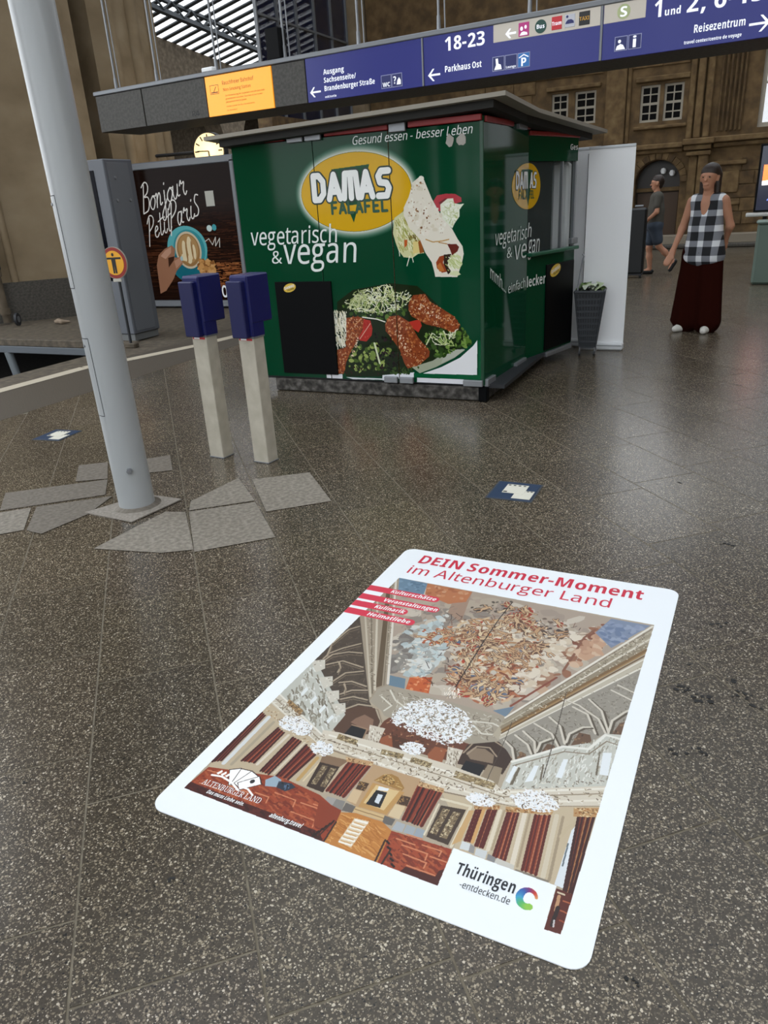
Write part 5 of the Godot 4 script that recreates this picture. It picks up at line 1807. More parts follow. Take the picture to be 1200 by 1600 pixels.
func build_people() -> void:
	var skin := mat(0xb88468, 0.55)
	skin.subsurf_scatter_enabled = true
	skin.subsurf_scatter_strength = 0.1
	var p := thing("person", "person in wide dark brown trousers and black and white checked top", "person", Vector3(-0.42, 0, -8.95), -0.35)
	human(p, skin, {"sh_r": Vector3(-0.17, 1.33, 0), "el_r": Vector3(-0.25, 1.06, 0.0), "wr_r": Vector3(-0.29, 0.84, 0.1), "sh_l": Vector3(0.17, 1.33, 0), "el_l": Vector3(0.23, 1.08, -0.06), "wr_l": Vector3(0.15, 0.92, -0.17),
		"hp_r": Vector3(-0.09, 0.86, 0), "kn_r": Vector3(-0.1, 0.47, 0.02), "an_r": Vector3(-0.11, 0.08, -0.02), "toe_r": Vector3(-0.14, 0.035, 0.13),
		"hp_l": Vector3(0.09, 0.86, 0), "kn_l": Vector3(0.1, 0.47, 0.02), "an_l": Vector3(0.12, 0.08, -0.02), "toe_l": Vector3(0.16, 0.035, 0.12), "head": Vector3(0, 1.55, 0.02)})
	var tr := mat(0x2a0f0a, 0.95)
	tr.metallic_specular = 0.1
	var wide: Array = [[Vector3(-0.06, 0.82, 0), Vector3(0.06, 0.82, 0), 0.15, 0.15]]
	for s: float in [-1.0, 1.0]:
		wide.append([Vector3(s * 0.09, 0.8, 0), Vector3(s * 0.115, 0.12, 0), 0.125, 0.15])
		for f in 5:
			var a := TAU * f / 5.0 + 0.4
			wide.append([Vector3(s * 0.1 + cos(a) * 0.1, 0.6, sin(a) * 0.09), Vector3(s * 0.12 + cos(a) * 0.135, 0.11, sin(a) * 0.12), 0.02, 0.028])
	part(sdf_mesh(wide, 0.016, 0.03, Vector3(1, 1, 0.85)), "trousers", tr, p)
	var plaid := Image.create(192, 192, false, Image.FORMAT_RGB8)
	plaid.fill(hx(0x14151a))
	for i in 3:
		for x in 192:
			for yy in 26:
				plaid.set_pixel(x, i * 64 + yy, hx(0x7c7f86))
	for i in 3:
		for yy in 192:
			for x in 26:
				plaid.set_pixel(i * 64 + x, yy, hx(0xdfe2e6) if (yy % 64) < 26 else hx(0x7c7f86))
	var pm := print_mat(plaid, 0.8)
	pm.uv1_scale = Vector3(0.75, 0.75, 1)
	part(sdf_mesh([[Vector3(-0.06, 0.8, 0), Vector3(-0.05, 1.08, 0), 0.15, 0.12], [Vector3(0.08, 0.8, 0), Vector3(0.05, 1.08, 0), 0.15, 0.12], [Vector3(-0.04, 1.08, 0), Vector3(-0.09, 1.3, 0), 0.125, 0.085], [Vector3(0.04, 1.08, 0), Vector3(0.09, 1.3, 0), 0.125, 0.085], [Vector3(-0.13, 1.34, 0), Vector3(0.13, 1.34, 0), 0.065, 0.065]], 0.014, 0.04, Vector3(1, 1, 0.9)), "checked_top", pm, p)
	var hc := Vector3(0, 1.55, 0.02)
	var hair := mat(0x2a1d16, 0.5)
	part(sdf_mesh([[hc + Vector3(0, 0.05, -0.025), hc + Vector3(0, 0.05, 0.0), 0.095, 0.09], [hc + Vector3(-0.07, 0.02, -0.03), hc + Vector3(-0.08, -0.14, -0.03), 0.04, 0.03], [hc + Vector3(0.07, 0.02, -0.03), hc + Vector3(0.08, -0.14, -0.03), 0.04, 0.03], [hc + Vector3(0, 0.0, -0.06), hc + Vector3(0, -0.16, -0.06), 0.07, 0.05]], 0.009, 0.03), "hair", hair, p)
	for s: float in [-1.0, 1.0]:
		part(sdf_mesh([[Vector3(s * 0.115, 0.05, -0.03), Vector3(s * 0.14, 0.045, 0.08), 0.045, 0.045], [Vector3(s * 0.14, 0.042, 0.08), Vector3(s * 0.155, 0.036, 0.16), 0.045, 0.034]], 0.01, 0.02), "shoe", mat(0xd8d6cf, 0.6), p)
	# second person walking to the left, behind a tall black case
	var q := thing("person", "person in denim shorts walking left behind the tall black case", "person", Vector3(-1.56, 0, -15.05), -PI / 2 + 0.25)
	human(q, skin, {"sh_r": Vector3(-0.17, 1.33, 0), "el_r": Vector3(-0.22, 1.08, 0.05), "wr_r": Vector3(-0.2, 0.95, 0.26), "sh_l": Vector3(0.17, 1.33, 0), "el_l": Vector3(0.22, 1.08, 0.02), "wr_l": Vector3(0.2, 0.92, 0.2),
		"hp_r": Vector3(-0.09, 0.86, 0), "kn_r": Vector3(-0.09, 0.46, 0.06), "an_r": Vector3(-0.09, 0.08, 0.02), "toe_r": Vector3(-0.1, 0.035, 0.17),
		"hp_l": Vector3(0.09, 0.86, 0), "kn_l": Vector3(0.09, 0.5, -0.08), "an_l": Vector3(0.09, 0.22, -0.36), "toe_l": Vector3(0.09, 0.09, -0.3), "head": Vector3(0, 1.55, 0.02)})
	part(sdf_mesh([[Vector3(-0.06, 0.86, 0), Vector3(0.06, 0.86, 0), 0.14, 0.14], [Vector3(-0.09, 0.84, 0), Vector3(-0.09, 0.58, 0.05), 0.11, 0.095], [Vector3(0.09, 0.84, 0), Vector3(0.09, 0.6, -0.05), 0.11, 0.095]], 0.016, 0.03), "shorts", mat(0x3c4654, 0.8), q)
	part(sdf_mesh([[Vector3(-0.05, 0.9, 0), Vector3(-0.05, 1.1, 0), 0.14, 0.13], [Vector3(0.05, 0.9, 0), Vector3(0.05, 1.1, 0), 0.14, 0.13], [Vector3(0, 1.1, 0), Vector3(0, 1.3, 0), 0.14, 0.12], [Vector3(-0.17, 1.33, 0), Vector3(-0.2, 1.18, 0.03), 0.07, 0.06], [Vector3(0.17, 1.33, 0), Vector3(0.2, 1.18, 0.02), 0.07, 0.06], [Vector3(-0.13, 1.34, 0), Vector3(0.13, 1.34, 0), 0.07, 0.07]], 0.016, 0.04), "shirt", mat(0x4a4740, 0.85), q)
	part(sdf_mesh([[hc + Vector3(0, 0.045, -0.025), hc + Vector3(0, 0.05, 0.0), 0.095, 0.088], [hc + Vector3(0, 0.0, -0.06), hc + Vector3(0, -0.05, -0.06), 0.06, 0.04]], 0.009, 0.03), "hair", hair, q)
	part(sdf_mesh([[Vector3(-0.09, 0.045, -0.01), Vector3(-0.1, 0.04, 0.16), 0.045, 0.036]], 0.011, 0.02), "shoe", M.ink, q)
	part(sdf_mesh([[Vector3(0.09, 0.22, -0.38), Vector3(0.09, 0.08, -0.31), 0.045, 0.036]], 0.011, 0.02), "shoe", M.ink, q)
	var cs := thing("tall_case", "tall black case on small wheels in front of the walking person", "case", Vector3(-1.8, 0, -14.55))
	bx("shell", mat(0x17191b, 0.5), cs, Vector3(0, 0.62, 0), Vector3(0.3, 1.1, 0.2), 0.03)
	bx("base", M.dark, cs, Vector3(0, 0.06, 0), Vector3(0.28, 0.03, 0.18), 0.005)
	for x in [-0.11, 0.11]:
		var st := mb()
		cyl(st, Vector3(x - 0.02, 0.03, 0.05), Vector3(x + 0.02, 0.03, 0.05), 0.03, 0.03, 12)
		part(st, "wheel", M.ink, cs)
	bx("handle", M.steel, cs, Vector3(0, 1.2, -0.05), Vector3(0.14, 0.03, 0.03), 0.005)

# ---------------------------------------------------------------- tar marks on the floor
func build_marks() -> void:
	var fl: Node3D = get_node("floor")
	var tar := mat(0x0e0d0c, 0.6)
	var spots := MARKS
	for s in spots:
		var st := mb()
		for k in int(s[3]):
			var c := Vector2(s[0] + rng.randf_range(-1, 1) * s[2], s[1] + rng.randf_range(-0.6, 0.6) * s[2])
			var e := PackedVector2Array()
			var r: float = s[2] * rng.randf_range(0.1, 0.34)
			for j in 9:
				var t := TAU * j / 9
				e.append(Vector2(c.x, -c.y) + Vector2(cos(t), sin(t)) * r * rng.randf_range(0.55, 1.3))
			prism(st, e, Transform3D(Basis(Vector3.RIGHT, Vector3.FORWARD, Vector3.UP), Vector3(0, 0.0012 + k * 0.0001, 0)), 0.001)
		part(st, "tar_stain", tar, fl)

func poster_mat(im: Image) -> StandardMaterial3D:
	var m := print_mat(im, 0.08)
	m.metallic_specular = 0.15
	return m
const HALL := [
	["p",0xb9ab94,[85,285,1137,298,1122,1670,1087,1672,1084,1551,824,1543,830,1661,46,1646]],
	["p",0x4e4237,[71,622,359,1099,435,1172,432,1207,321,1191,270,1142,197,1078,109,994,61,958,66,754]],
	["s",[0x3a3028,0x5c4e42,0x6b5c4e],[75,641,357,1100,414,1171,308,1169,197,1078,78,964],260,16,3,-1],
	["l",0xb5a48c,[91,941,94,901,124,854,172,803],7],
	["l",0x8a7a66,[99,955,103,915,132,868,180,818],3],
	["l",0xb5a48c,[97,960,109,904,156,868,206,857],7],
	["l",0x8a7a66,[105,974,118,918,164,883,214,872],3],
	["l",0xb5a48c,[120,968,164,926,249,935],7],
	["l",0x8a7a66,[128,982,172,940,256,948],3],
	["l",0xb5a48c,[191,1046,208,987,262,954],7],
	["l",0x8a7a66,[198,1059,216,1000,269,968],3],
	["l",0xb5a48c,[215,1044,252,1022,311,1029],7],
	["l",0x8a7a66,[222,1057,259,1034,317,1042],3],
	["l",0xb5a48c,[250,1099,276,1066,324,1047],7],
	["l",0x8a7a66,[257,1111,283,1078,331,1059],3],
	["l",0xb5a48c,[264,1123,297,1095,348,1093],7],
	["l",0x8a7a66,[270,1134,303,1107,354,1104],3],
	["l",0xb5a48c,[301,1165,332,1124,396,1113,440,1170],7],
	["l",0x8a7a66,[308,1176,338,1136,402,1124,446,1181],3],
	["l",0xb5a48c,[72,838,83,733,111,698],7],
	["l",0x8a7a66,[80,853,92,750,120,714],3],
	["l",0xb5a48c,[92,911,76,854,58,815],7],
	["l",0x8a7a66,[100,925,84,869,67,830],3],
	["l",0xb5a48c,[181,994,177,967,155,938],7],
	["l",0x8a7a66,[189,1007,184,980,163,952],3],
	["l",0xb5a48c,[261,1091,253,1068,235,1044],7],
	["l",0x8a7a66,[267,1103,260,1080,242,1057],3],
	["p",0x5a4030,[305,1170,335,1130,391,1122,437,1178,445,1233,350,1285,314,1261]],
	["p",0x8d6c58,[357,1190,375,1163,413,1174,429,1214,421,1230,351,1213]],
	["p",0x141416,[362,1225,415,1226,422,1274,359,1268]],
	["l",0xa08468,[361,1222,415,1223,425,1276],5],
	["p",0xc9c8bd,[61,958,109,994,197,1078,270,1142,318,1186,317,1266,308,1311,61,1178]],
	["s",[0xe9e9e2,0xa39d8e,0x7d7464,0xdcdcd4,0x8f8877],[73,987,196,1090,310,1189,310,1262,299,1299,83,1180],170,26,5,52],
	["p",0xd8d2c4,[56,968,100,942,128,990,110,1022]],
	["b",[0x8b7f6c,0xefe9dc],[60,970,100,947,124,988,108,1019],9,4],
	["p",0xd8d2c4,[134,1045,176,1020,202,1065,184,1095]],
	["b",[0x8b7f6c,0xefe9dc],[138,1047,176,1024,198,1063,182,1092],9,4],
	["p",0xd8d2c4,[195,1106,236,1082,260,1124,242,1153]],
	["b",[0x8b7f6c,0xefe9dc],[199,1108,236,1086,256,1122,241,1150],9,4],
	["p",0xd8d2c4,[250,1157,289,1134,312,1174,294,1202]],
	["b",[0x8b7f6c,0xefe9dc],[253,1159,289,1138,308,1172,293,1199],9,4],
	["p",0xeef3f2,[124,1145,123,1108,137,1117,137,1159]],
	["p",0xeef3f2,[176,1172,176,1136,189,1145,188,1185]],
	["p",0xeef3f2,[227,1201,228,1166,241,1175,239,1214]],
	["p",0xeef3f2,[276,1236,278,1202,290,1211,288,1248]],
	["p",0xd6cdbb,[55,1169,301,1298,326,1282,335,1353,312,1344,50,1223]],
	["l",0xf0ebdf,[59,1175,299,1299],6],
	["l",0x938672,[56,1198,304,1322],4],
	["l",0xece5d6,[54,1217,311,1341],5],
	["s",[0x8c6d4a,0x6f563c],[108,1192,195,1235,197,1262,115,1218],60,9,4,-1],
	["p",0x9a7a52,[105,1186,181,1220,179,1242,108,1207]],
	["s",[0x5f4a32,0xc7a878],[105,1186,181,1220,179,1242,108,1207],50,7,3,-1],
	["p",0x6a3d2a,[447,1232,446,1168,456,1143,733,1168,735,1212,732,1257,459,1265]],
	["p",0x9a5636,[468,1249,486,1223,520,1222,526,1280,497,1280]],
	["p",0x9d5a39,[631,1255,639,1216,675,1213,684,1276,645,1278]],
	["p",0x53301f,[497,1218,557,1219,568,1281,530,1279]],
	["s",[0x7d4a33,0xb98a68,0x4c2c1e],[449,1238,460,1152,724,1172,724,1246],90,9,4,-1],
	["p",0xd9cfbd,[413,1201,466,1199,469,1224,479,1288,446,1283]],
	["s",[0x84745f,0xf2ecdf,0xa59783],[413,1201,466,1199,479,1288,446,1283],40,8,3,60],
	["p",0xd9cfbd,[674,1201,722,1200,723,1223,726,1284,697,1279]],
	["s",[0x84745f,0xf2ecdf,0xa59783],[674,1201,722,1200,726,1284,697,1279],40,8,3,60],
	["p",0x3f2d24,[724,1216,725,1175,751,1134,796,1121,841,1139,865,1170,858,1251,726,1259]],
	["p",0x8d7863,[733,1207,746,1178,779,1170,812,1186,819,1220,754,1227]],
	["p",0x15161a,[744,1237,802,1236,801,1289,742,1289]],
	["p",0x9b8a72,[807,1228,850,1227,858,1294,805,1289]],
	["l",0xab9880,[726,1210,740,1150,788,1125,838,1146,863,1177],5],
	["l",0xab9880,[738,1211,753,1169,790,1160,820,1188],5],
	["p",0xaaa08f,[350,1021,378,995,791,1008,836,1049,807,1123,732,1166,638,1161,435,1145,416,1125,361,1098]],
	["s",[0xd9d3c4,0x75695a,0xc3baa8,0x8e8372],[359,1048,384,1008,794,1020,827,1059,802,1119,730,1160,429,1134],240,16,3,-1],
	["l",0xe2dccd,[384,1060,435,1090,424,1122],6],
	["l",0xe2dccd,[396,1018,436,1061,477,1080],6],
	["l",0xe2dccd,[712,1083,747,1110,795,1097],6],
	["l",0xe2dccd,[696,1067,764,1052,809,1066],6],
	["p",0xb3a392,[87,284,1125,308,791,1008,378,995]],
	["b",[0xc2b6a4,0xa8998a,0xd0c5b4,0x94897e,0xb9ab98],[123,321,1092,334,788,986,379,972],260,46],
	["p",0x6f8ba2,[87,284,222,290,244,382,135,399]],
	["b",[0x7f9db4,0x5d7a92],[100,298,214,299,230,364,131,378],20,14],
	["p",0xc07a50,[222,290,424,293,432,391,367,420,249,380]],
	["b",[0xcb8a60,0xad6744,0xd09a74],[234,304,411,303,415,375,259,377],26,14],
	["p",0xa98c78,[424,293,466,539,390,481,379,410,428,381]],
	["p",0xccd3cf,[337,731,346,633,397,565,477,699,490,824,470,920,411,895]],
	["b",[0xc4d2d2,0xb4c2c2,0xdfe0da,0xa9aca6],[288,679,379,521,492,738,490,912,366,913],60,30],
	["b",[0x8f8a83,0x7d7670,0xa39c92],[279,730,301,650,411,895,357,925],40,28],
	["b",[0xe4ded0,0xd8cfbf],[300,790,381,714,479,828,427,929,351,898],40,10],
	["b",[0xd07a45,0xc9683a,0xe09a68,0xb35a34],[342,635,442,572,479,653,477,699,394,731],40,11],
	["p",0xc9602f,[427,929,498,901,522,987,441,993]],
	["b",[0xd87440,0xe89a6a,0xb04a24],[424,922,500,900,521,983,445,991],34,9],
	["p",0x6b8595,[355,942,417,941,437,994,378,995]],
	["b",[0x5b5048,0x6d6258,0x847567],[450,389,597,307,640,407,484,445],40,10],
	["b",[0xb84a30,0xa63f2a,0xc9674a],[596,388,681,329,696,417,628,442],26,10],
	["s",[0xe3cdaf,0xd9bd98,0xc99f74,0xb3875e,0xe9dbc4,0x8f5f42],[457,517,695,376,829,607,808,779,629,849,477,699],260,36,11,-1],
	["b",[0x5a4a42,0x453b38,0x6d5c50],[735,387,819,380,883,498,813,635],40,11],
	["b",[0xd98a4e,0xcb7438,0xe3a671],[702,612,769,541,818,695,756,740],36,11],
	["s",[0xd5b693,0xc79468,0xe8d6bd,0x8b4f38,0xb06a4a],[521,811,777,670,817,887,718,980,548,939],220,34,10,-1],
	["b",[0xb83c28,0xc75a3a],[656,896,720,908,723,943,671,938],10,10],
	["b",[0x6c7890,0x7d86a0],[687,939,727,930,730,964],12,9],
	["b",[0xe0d2be,0xd5c2aa,0xe6dac8],[755,592,890,426,936,477,827,847,774,886],90,26],
	["b",[0x9a6a50,0x854f3a,0xb08a70,0xc7a98e],[904,490,968,348,1023,398,906,740,836,880],50,30],
	["l",0x8a5a45,[897,704,911,575,914,486,944,405],9],
	["l",0x8a4a38,[789,951,831,863,886,748],8],
	["b",[0xd7b89c,0xcaa284,0xc0957a],[925,482,998,384,1007,495,921,714],34,30],
	["p",0x8190a8,[984,308,1125,308,1020,507,948,427]],
	["b",[0x8c9ab5,0x6f809e,0x98a4bb],[987,326,1113,322,1019,490,959,423],40,20],
	["p",0x75899a,[744,993,801,947,791,1008]],
	["s",[0x4a332a,0x6b4434,0x7c5644,0x3a2c28],[376,444,761,341,944,405,841,822,756,965,441,962,350,702],150,30,2.6,-1],
	["s",[0x8d8279,0x6f655e],[266,735,235,442,423,426,470,920,369,952],90,18,2,-1],
	["g",[0xb84a30,0xc97440,0x5a6a86,0x8b5a40,0xd9cbb4,0x6b5648,0xe0d6c4],[470,537,701,399,829,607,813,757,708,949,548,881,487,695],60,33],
	["g",[0x4a3f3a,0x5d4c42,0xa63f2a],[455,403,603,327,750,396,836,398,872,502,803,595,633,425],18,32],
	["g",[0xd07a45,0xc9683a,0xb35a34],[348,666,437,598,475,682,391,724],12,26],
	["g",[0xcb7438,0xb83c28,0x6c7890],[551,888,739,844,734,963,574,947],14,28],
	["b",[0xe4d8c4,0xdccfb9,0xcfc6b8],[437,598,730,414,861,551,803,838,658,932,514,855],46,15],
	["b",[0xc9d2d0,0xb9c4c4,0xd9d9d0],[254,619,394,490,545,843,430,936,343,881],40,18],
	["b",[0xe6dac6,0xd9c8b0],[766,631,895,447,926,517,825,840],50,20],
	["g",[0xa6563a,0x7d8698,0xc9b496,0x6b4a3a,0xd0c0a6],[470,537,701,399,829,607,813,757,708,949,548,881,487,695],26,30],
	["b",[0x6d5346,0x8a6a56],[426,503,769,374,828,691,721,925,535,847],26,8],
	["l",0x2a211d,[602,316,592,456,588,634,591,922],4],
	["p",0xa59783,[85,285,378,995,353,1028,359,1099,71,622]],
	["p",0x66543f,[80,396,81,354,359,1006,344,1024]],
	["l",0xe4ddce,[84,310,373,989],9],
	["l",0x857864,[84,347,364,1001],4],
	["l",0xd4cab6,[74,468,348,1037],8],
	["l",0x6f6250,[73,524,348,1056],4],
	["l",0xcabfa9,[72,579,350,1073],7],
	["s",[0x6d6150,0xd2c8b4],[79,582,80,527,349,1029,349,1067],110,5,3,0],
	["s",[0x6d6150,0xd2c8b4],[91,381,92,332,370,983,361,994],80,5,3,0],
	["p",0xb9ae99,[791,1008,1129,306,1139,593,807,1123,780,1103]],
	["l",0xefe9db,[791,1012,1133,310],8],
	["l",0x8a7d69,[793,1020,1133,332],5],
	["l",0xa59a84,[795,1033,1134,369],16],
	["l",0xe5decd,[797,1045,1135,403],6],
	["l",0x988a73,[799,1058,1135,439],20],
	["l",0x80613c,[801,1071,1136,474],12],
	["l",0xa58456,[802,1077,1137,491],6],
	["l",0x6b5034,[803,1085,1137,511],6],
	["l",0xe9e2d2,[805,1093,1138,533],8],
	["l",0xc6bda9,[807,1104,1138,561],14],
	["l",0xece6d8,[808,1113,1139,585],7],
	["s",[0x6f624e,0xe2d9c6],[809,1001,1126,335,1133,467,823,1047],260,7,3,-1],
	["s",[0x9a8f7c,0xf4efe4],[832,1076,1139,569,1139,593,821,1105],120,9,3,20],
	["p",0x9d978a,[1139,593,1139,957,1086,972,1058,1020,986,1074,925,1128,876,1189,834,1148,802,1119]],
	["s",[0x857e70,0xb4ad9e,0x706859],[1133,611,1133,953,1085,966,984,1065,879,1167,820,1133],380,9,2.5,-1],
	["l",0x5b5042,[942,858,996,872,1063,915,1096,974],7],
	["l",0xdcd5c5,[933,855,987,868,1055,911,1088,971],7],
	["l",0x5b5042,[1017,828,1065,871,1101,963],7],
	["l",0xdcd5c5,[1008,825,1056,868,1093,960],7],
	["l",0x5b5042,[979,885,1029,906,1068,986],7],
	["l",0xdcd5c5,[970,882,1020,902,1060,983],7],
	["l",0x5b5042,[923,961,964,990,995,1064],7],
	["l",0xdcd5c5,[915,958,955,987,987,1061],7],
	["l",0x5b5042,[890,1008,950,1034,980,1082],7],
	["l",0xdcd5c5,[881,1005,941,1031,972,1079],7],
	["l",0x5b5042,[867,1055,911,1086,926,1133],7],
	["l",0xdcd5c5,[859,1052,903,1084,918,1131],7],
	["l",0x5b5042,[851,1080,896,1108,917,1143],7],
	["l",0xdcd5c5,[842,1078,888,1105,909,1140],7],
	["l",0x5b5042,[1103,972,1102,908,1129,855,1145,832],7],
	["l",0xdcd5c5,[1095,969,1094,905,1121,852,1137,829],7],
	["l",0x5b5042,[997,1057,998,1014,1027,971,1048,962],7],
	["l",0xdcd5c5,[989,1054,990,1011,1019,968,1040,959],7],
	["l",0x5b5042,[928,1127,928,1085,952,1058],7],
	["l",0xdcd5c5,[920,1124,920,1083,943,1055],7],
	["l",0x5b5042,[828,1114,859,1138,878,1182],7],
	["l",0xdcd5c5,[819,1112,850,1135,869,1180],7],
	["l",0x5b5042,[1073,756,1137,784,1148,790],7],
	["l",0xdcd5c5,[1065,752,1129,780,1140,786],7],
	["l",0x5b5042,[1087,721,1151,746],7],
	["l",0xdcd5c5,[1079,717,1143,743],7],
	["p",0x6d533f,[1005,1060,1015,995,1047,994,1059,1026,1043,1062]],
	["b",[0x8b6d52,0x4a382c],[1005,1060,1015,995,1047,994,1059,1026,1043,1062],8,7],
	["p",0x6d533f,[933,1125,940,1080,961,1078,973,1114]],
	["b",[0x8b6d52,0x4a382c],[933,1125,940,1080,961,1078,973,1114],8,7],
	["p",0x6d533f,[1104,971,1118,909,1137,888,1135,965]],
	["b",[0x8b6d52,0x4a382c],[1104,971,1118,909,1137,888,1135,965],8,7],
	["p",0x6d533f,[876,1183,879,1141,895,1146,903,1172]],
	["b",[0x8b6d52,0x4a382c],[876,1183,879,1141,895,1146,903,1172],8,7],
	["p",0xcfcfc4,[1139,957,1086,972,1059,1026,986,1074,926,1133,867,1192,870,1307,1132,1190]],
	["s",[0xefefe8,0x9d9686,0xb9b3a4,0xe1dfd5],[1132,972,1088,984,989,1084,870,1202,874,1298,1128,1186],260,16,3,95],
	["l",0xf3f0e6,[867,1192,929,1132,986,1074,1056,1057,1089,977,1141,980],9],
	["l",0x8b7d68,[875,1206,934,1150,994,1094,1061,1078,1097,1004,1142,1010],4],
	["p",0xf3f8fa,[873,1272,877,1205,887,1206,886,1277]],
	["p",0xf3f8fa,[923,1256,930,1183,942,1178,942,1243]],
	["p",0xf3f8fa,[996,1205,999,1126,1012,1121,1013,1203]],
	["p",0xf3f8fa,[1104,1149,1097,1057,1120,1048,1127,1145]],
	["p",0x716654,[888,1282,890,1205,897,1208,896,1278]],
	["p",0x716654,[958,1231,950,1169,954,1168,964,1234]],
	["p",0x716654,[1094,1153,1086,1056,1089,1055,1100,1156]],
	["s",[0x7c7160,0xe9e4d6],[873,1298,953,1244,1121,1148,1126,1182,880,1316],90,6,3,-1],
	["p",0xe0d6c3,[289,1278,341,1269,494,1266,702,1272,841,1285,874,1308,1131,1185,1133,1264,917,1355,724,1376,502,1351,360,1342,309,1339]],
	["l",0xf4eee0,[319,1291,713,1300,874,1318,1130,1196],7],
	["l",0x9c8c74,[326,1313,722,1321,883,1332,1130,1216],4],
	["l",0xf0e9d8,[329,1334,715,1353,898,1349,1132,1241],7],
	["l",0x8a7961,[363,1347,724,1376,917,1355,1133,1264],4],
	["p",0x9b8660,[344,1274,413,1278,417,1301,348,1298]],
	["s",[0x5c4c34,0xd4c39c],[344,1274,413,1278,417,1301,348,1298],46,7,3,-1],
	["p",0x9b8660,[497,1286,568,1281,570,1303,502,1308]],
	["s",[0x5c4c34,0xd4c39c],[497,1286,568,1281,570,1303,502,1308],46,7,3,-1],
	["p",0x9b8660,[594,1282,659,1284,660,1306,595,1304]],
	["s",[0x5c4c34,0xd4c39c],[594,1282,659,1284,660,1306,595,1304],46,7,3,-1],
	["p",0x9b8660,[732,1287,852,1291,852,1317,734,1314]],
	["s",[0x5c4c34,0xd4c39c],[732,1287,852,1291,852,1317,734,1314],46,7,3,-1],
	["s",[0x6f5d46,0xb19c7c],[339,1320,726,1333,886,1339,1064,1254,882,1355,719,1362],60,5,3,80],
	["s",[0xf7f2e6,0x8f7f68,0xb8a88e,0x6e5e4a],[303,1291,710,1291,866,1306,1130,1196,1134,1254,916,1351,721,1367,360,1342],260,9,3,-1],
	["s",[0xf4f0e4,0x83755f,0xb9ab94],[73,1184,289,1297,318,1291,326,1344,56,1220],120,9,3,-1],
	["p",0xcdbb9d,[726,1380,917,1355,1136,1263,1148,1550,1084,1551,824,1543,821,1485]],
	["p",0x8f3a24,[833,1400,845,1395,856,1508,840,1510]],
	["l",0x5c1f17,[834,1400,842,1510],7],
	["l",0x5c1f17,[837,1399,845,1510],5],
	["l",0xc27a56,[839,1398,848,1509],2.5],
	["l",0x5c1f17,[841,1397,850,1509],6],
	["l",0xc27a56,[843,1396,853,1509],2],
	["l",0x5c1f17,[844,1395,855,1508],7],
	["p",0x8f3a24,[861,1388,884,1379,892,1514,870,1515]],
	["l",0x5c1f17,[863,1388,872,1515],7],
	["l",0x5c1f17,[868,1385,877,1515],5],
	["l",0xc27a56,[872,1384,881,1515],2.5],
	["l",0x5c1f17,[875,1382,884,1515],6],
	["l",0xc27a56,[880,1381,888,1515],2],
	["l",0x5c1f17,[882,1379,890,1514],7],
	["p",0x8f3a24,[910,1372,940,1362,955,1531,920,1530]],
	["l",0x5c1f17,[913,1372,923,1530],7],
	["l",0x5c1f17,[919,1369,931,1530],5],
	["l",0xc27a56,[925,1368,937,1531],2.5],
	["l",0x5c1f17,[929,1366,942,1531],6],
	["l",0xc27a56,[934,1364,948,1531],2],
	["l",0x5c1f17,[938,1363,952,1531],7],
	["p",0x8f3a24,[979,1360,1019,1346,1036,1541,996,1540]],
	["l",0x5c1f17,[982,1359,999,1540],7],
	["l",0x5c1f17,[991,1356,1008,1541],5],
	["l",0xc27a56,[999,1353,1015,1541],2.5],
	["l",0x5c1f17,[1004,1351,1021,1541],6],
	["l",0xc27a56,[1011,1348,1028,1541],2],
	["l",0x5c1f17,[1016,1347,1032,1541],7],
	["l",0xd9a86a,[852,1392,861,1508],9],
	["l",0xe9dcc4,[893,1380,904,1516],10],
	["l",0xb5a284,[903,1376,913,1512],5],
	["l",0xeadfcb,[955,1363,972,1533],12],
	["l",0xb09d80,[968,1363,985,1535],6],
	["l",0xddd0b8,[1033,1340,1049,1539],12],
	["l",0xab997e,[1049,1338,1065,1544],7],
	["p",0xeaf1f5,[1079,1375,1087,1350,1100,1432,1107,1553,1079,1550]],
	["l",0x6f7a80,[1081,1419,1084,1490],4],
	["l",0xcbb99a,[1059,1406,1067,1372,1084,1346],9],
	["p",0x71301f,[1082,1322,1125,1306,1124,1558,1102,1557]],
	["l",0x3c1712,[1085,1320,1104,1557],7],
	["l",0x3c1712,[1095,1317,1109,1557],5],
	["l",0xb57e4e,[1103,1314,1113,1558],2.5],
	["l",0x3c1712,[1109,1312,1116,1558],6],
	["l",0xb57e4e,[1116,1309,1120,1558],2],
	["l",0x3c1712,[1121,1307,1123,1558],7],
	["p",0xc49a68,[824,1385,888,1363,890,1379,830,1402]],
	["s",[0x7a5632,0xe8cfa2,0xa4652f],[824,1385,888,1363,890,1379,830,1402],40,7,3,-1],
	["p",0xc49a68,[902,1362,1022,1321,1020,1343,907,1379]],
	["s",[0x7a5632,0xe8cfa2,0xa4652f],[902,1362,1022,1321,1020,1343,907,1379],40,7,3,-1],
	["p",0xc49a68,[1067,1297,1128,1271,1131,1305,1073,1327]],
	["s",[0x7a5632,0xe8cfa2,0xa4652f],[1067,1297,1128,1271,1131,1305,1073,1327],40,7,3,-1],
	["p",0xdfe3e4,[836,1514,858,1514,863,1537,838,1539]],
	["p",0x9d9a98,[858,1514,872,1519,876,1540,862,1540]],
	["p",0xd8dbdb,[876,1521,905,1519,907,1544,879,1543]],
	["p",0x8f8e8e,[909,1526,930,1530,931,1546,910,1544]],
	["p",0x8b8273,[984,1543,1065,1544,1065,1556,978,1554]],
	["p",0xd6d2c8,[932,1529,978,1534,980,1549,931,1546]],
	["p",0x5d2419,[1086,1558,1128,1559,1123,1670,1087,1672]],
	["l",0xc99a72,[1097,1576,1099,1617],8],
	["l",0x2a1a18,[1102,1606,1100,1656],9],
	["l",0xb4623f,[1109,1585,1126,1585],4],
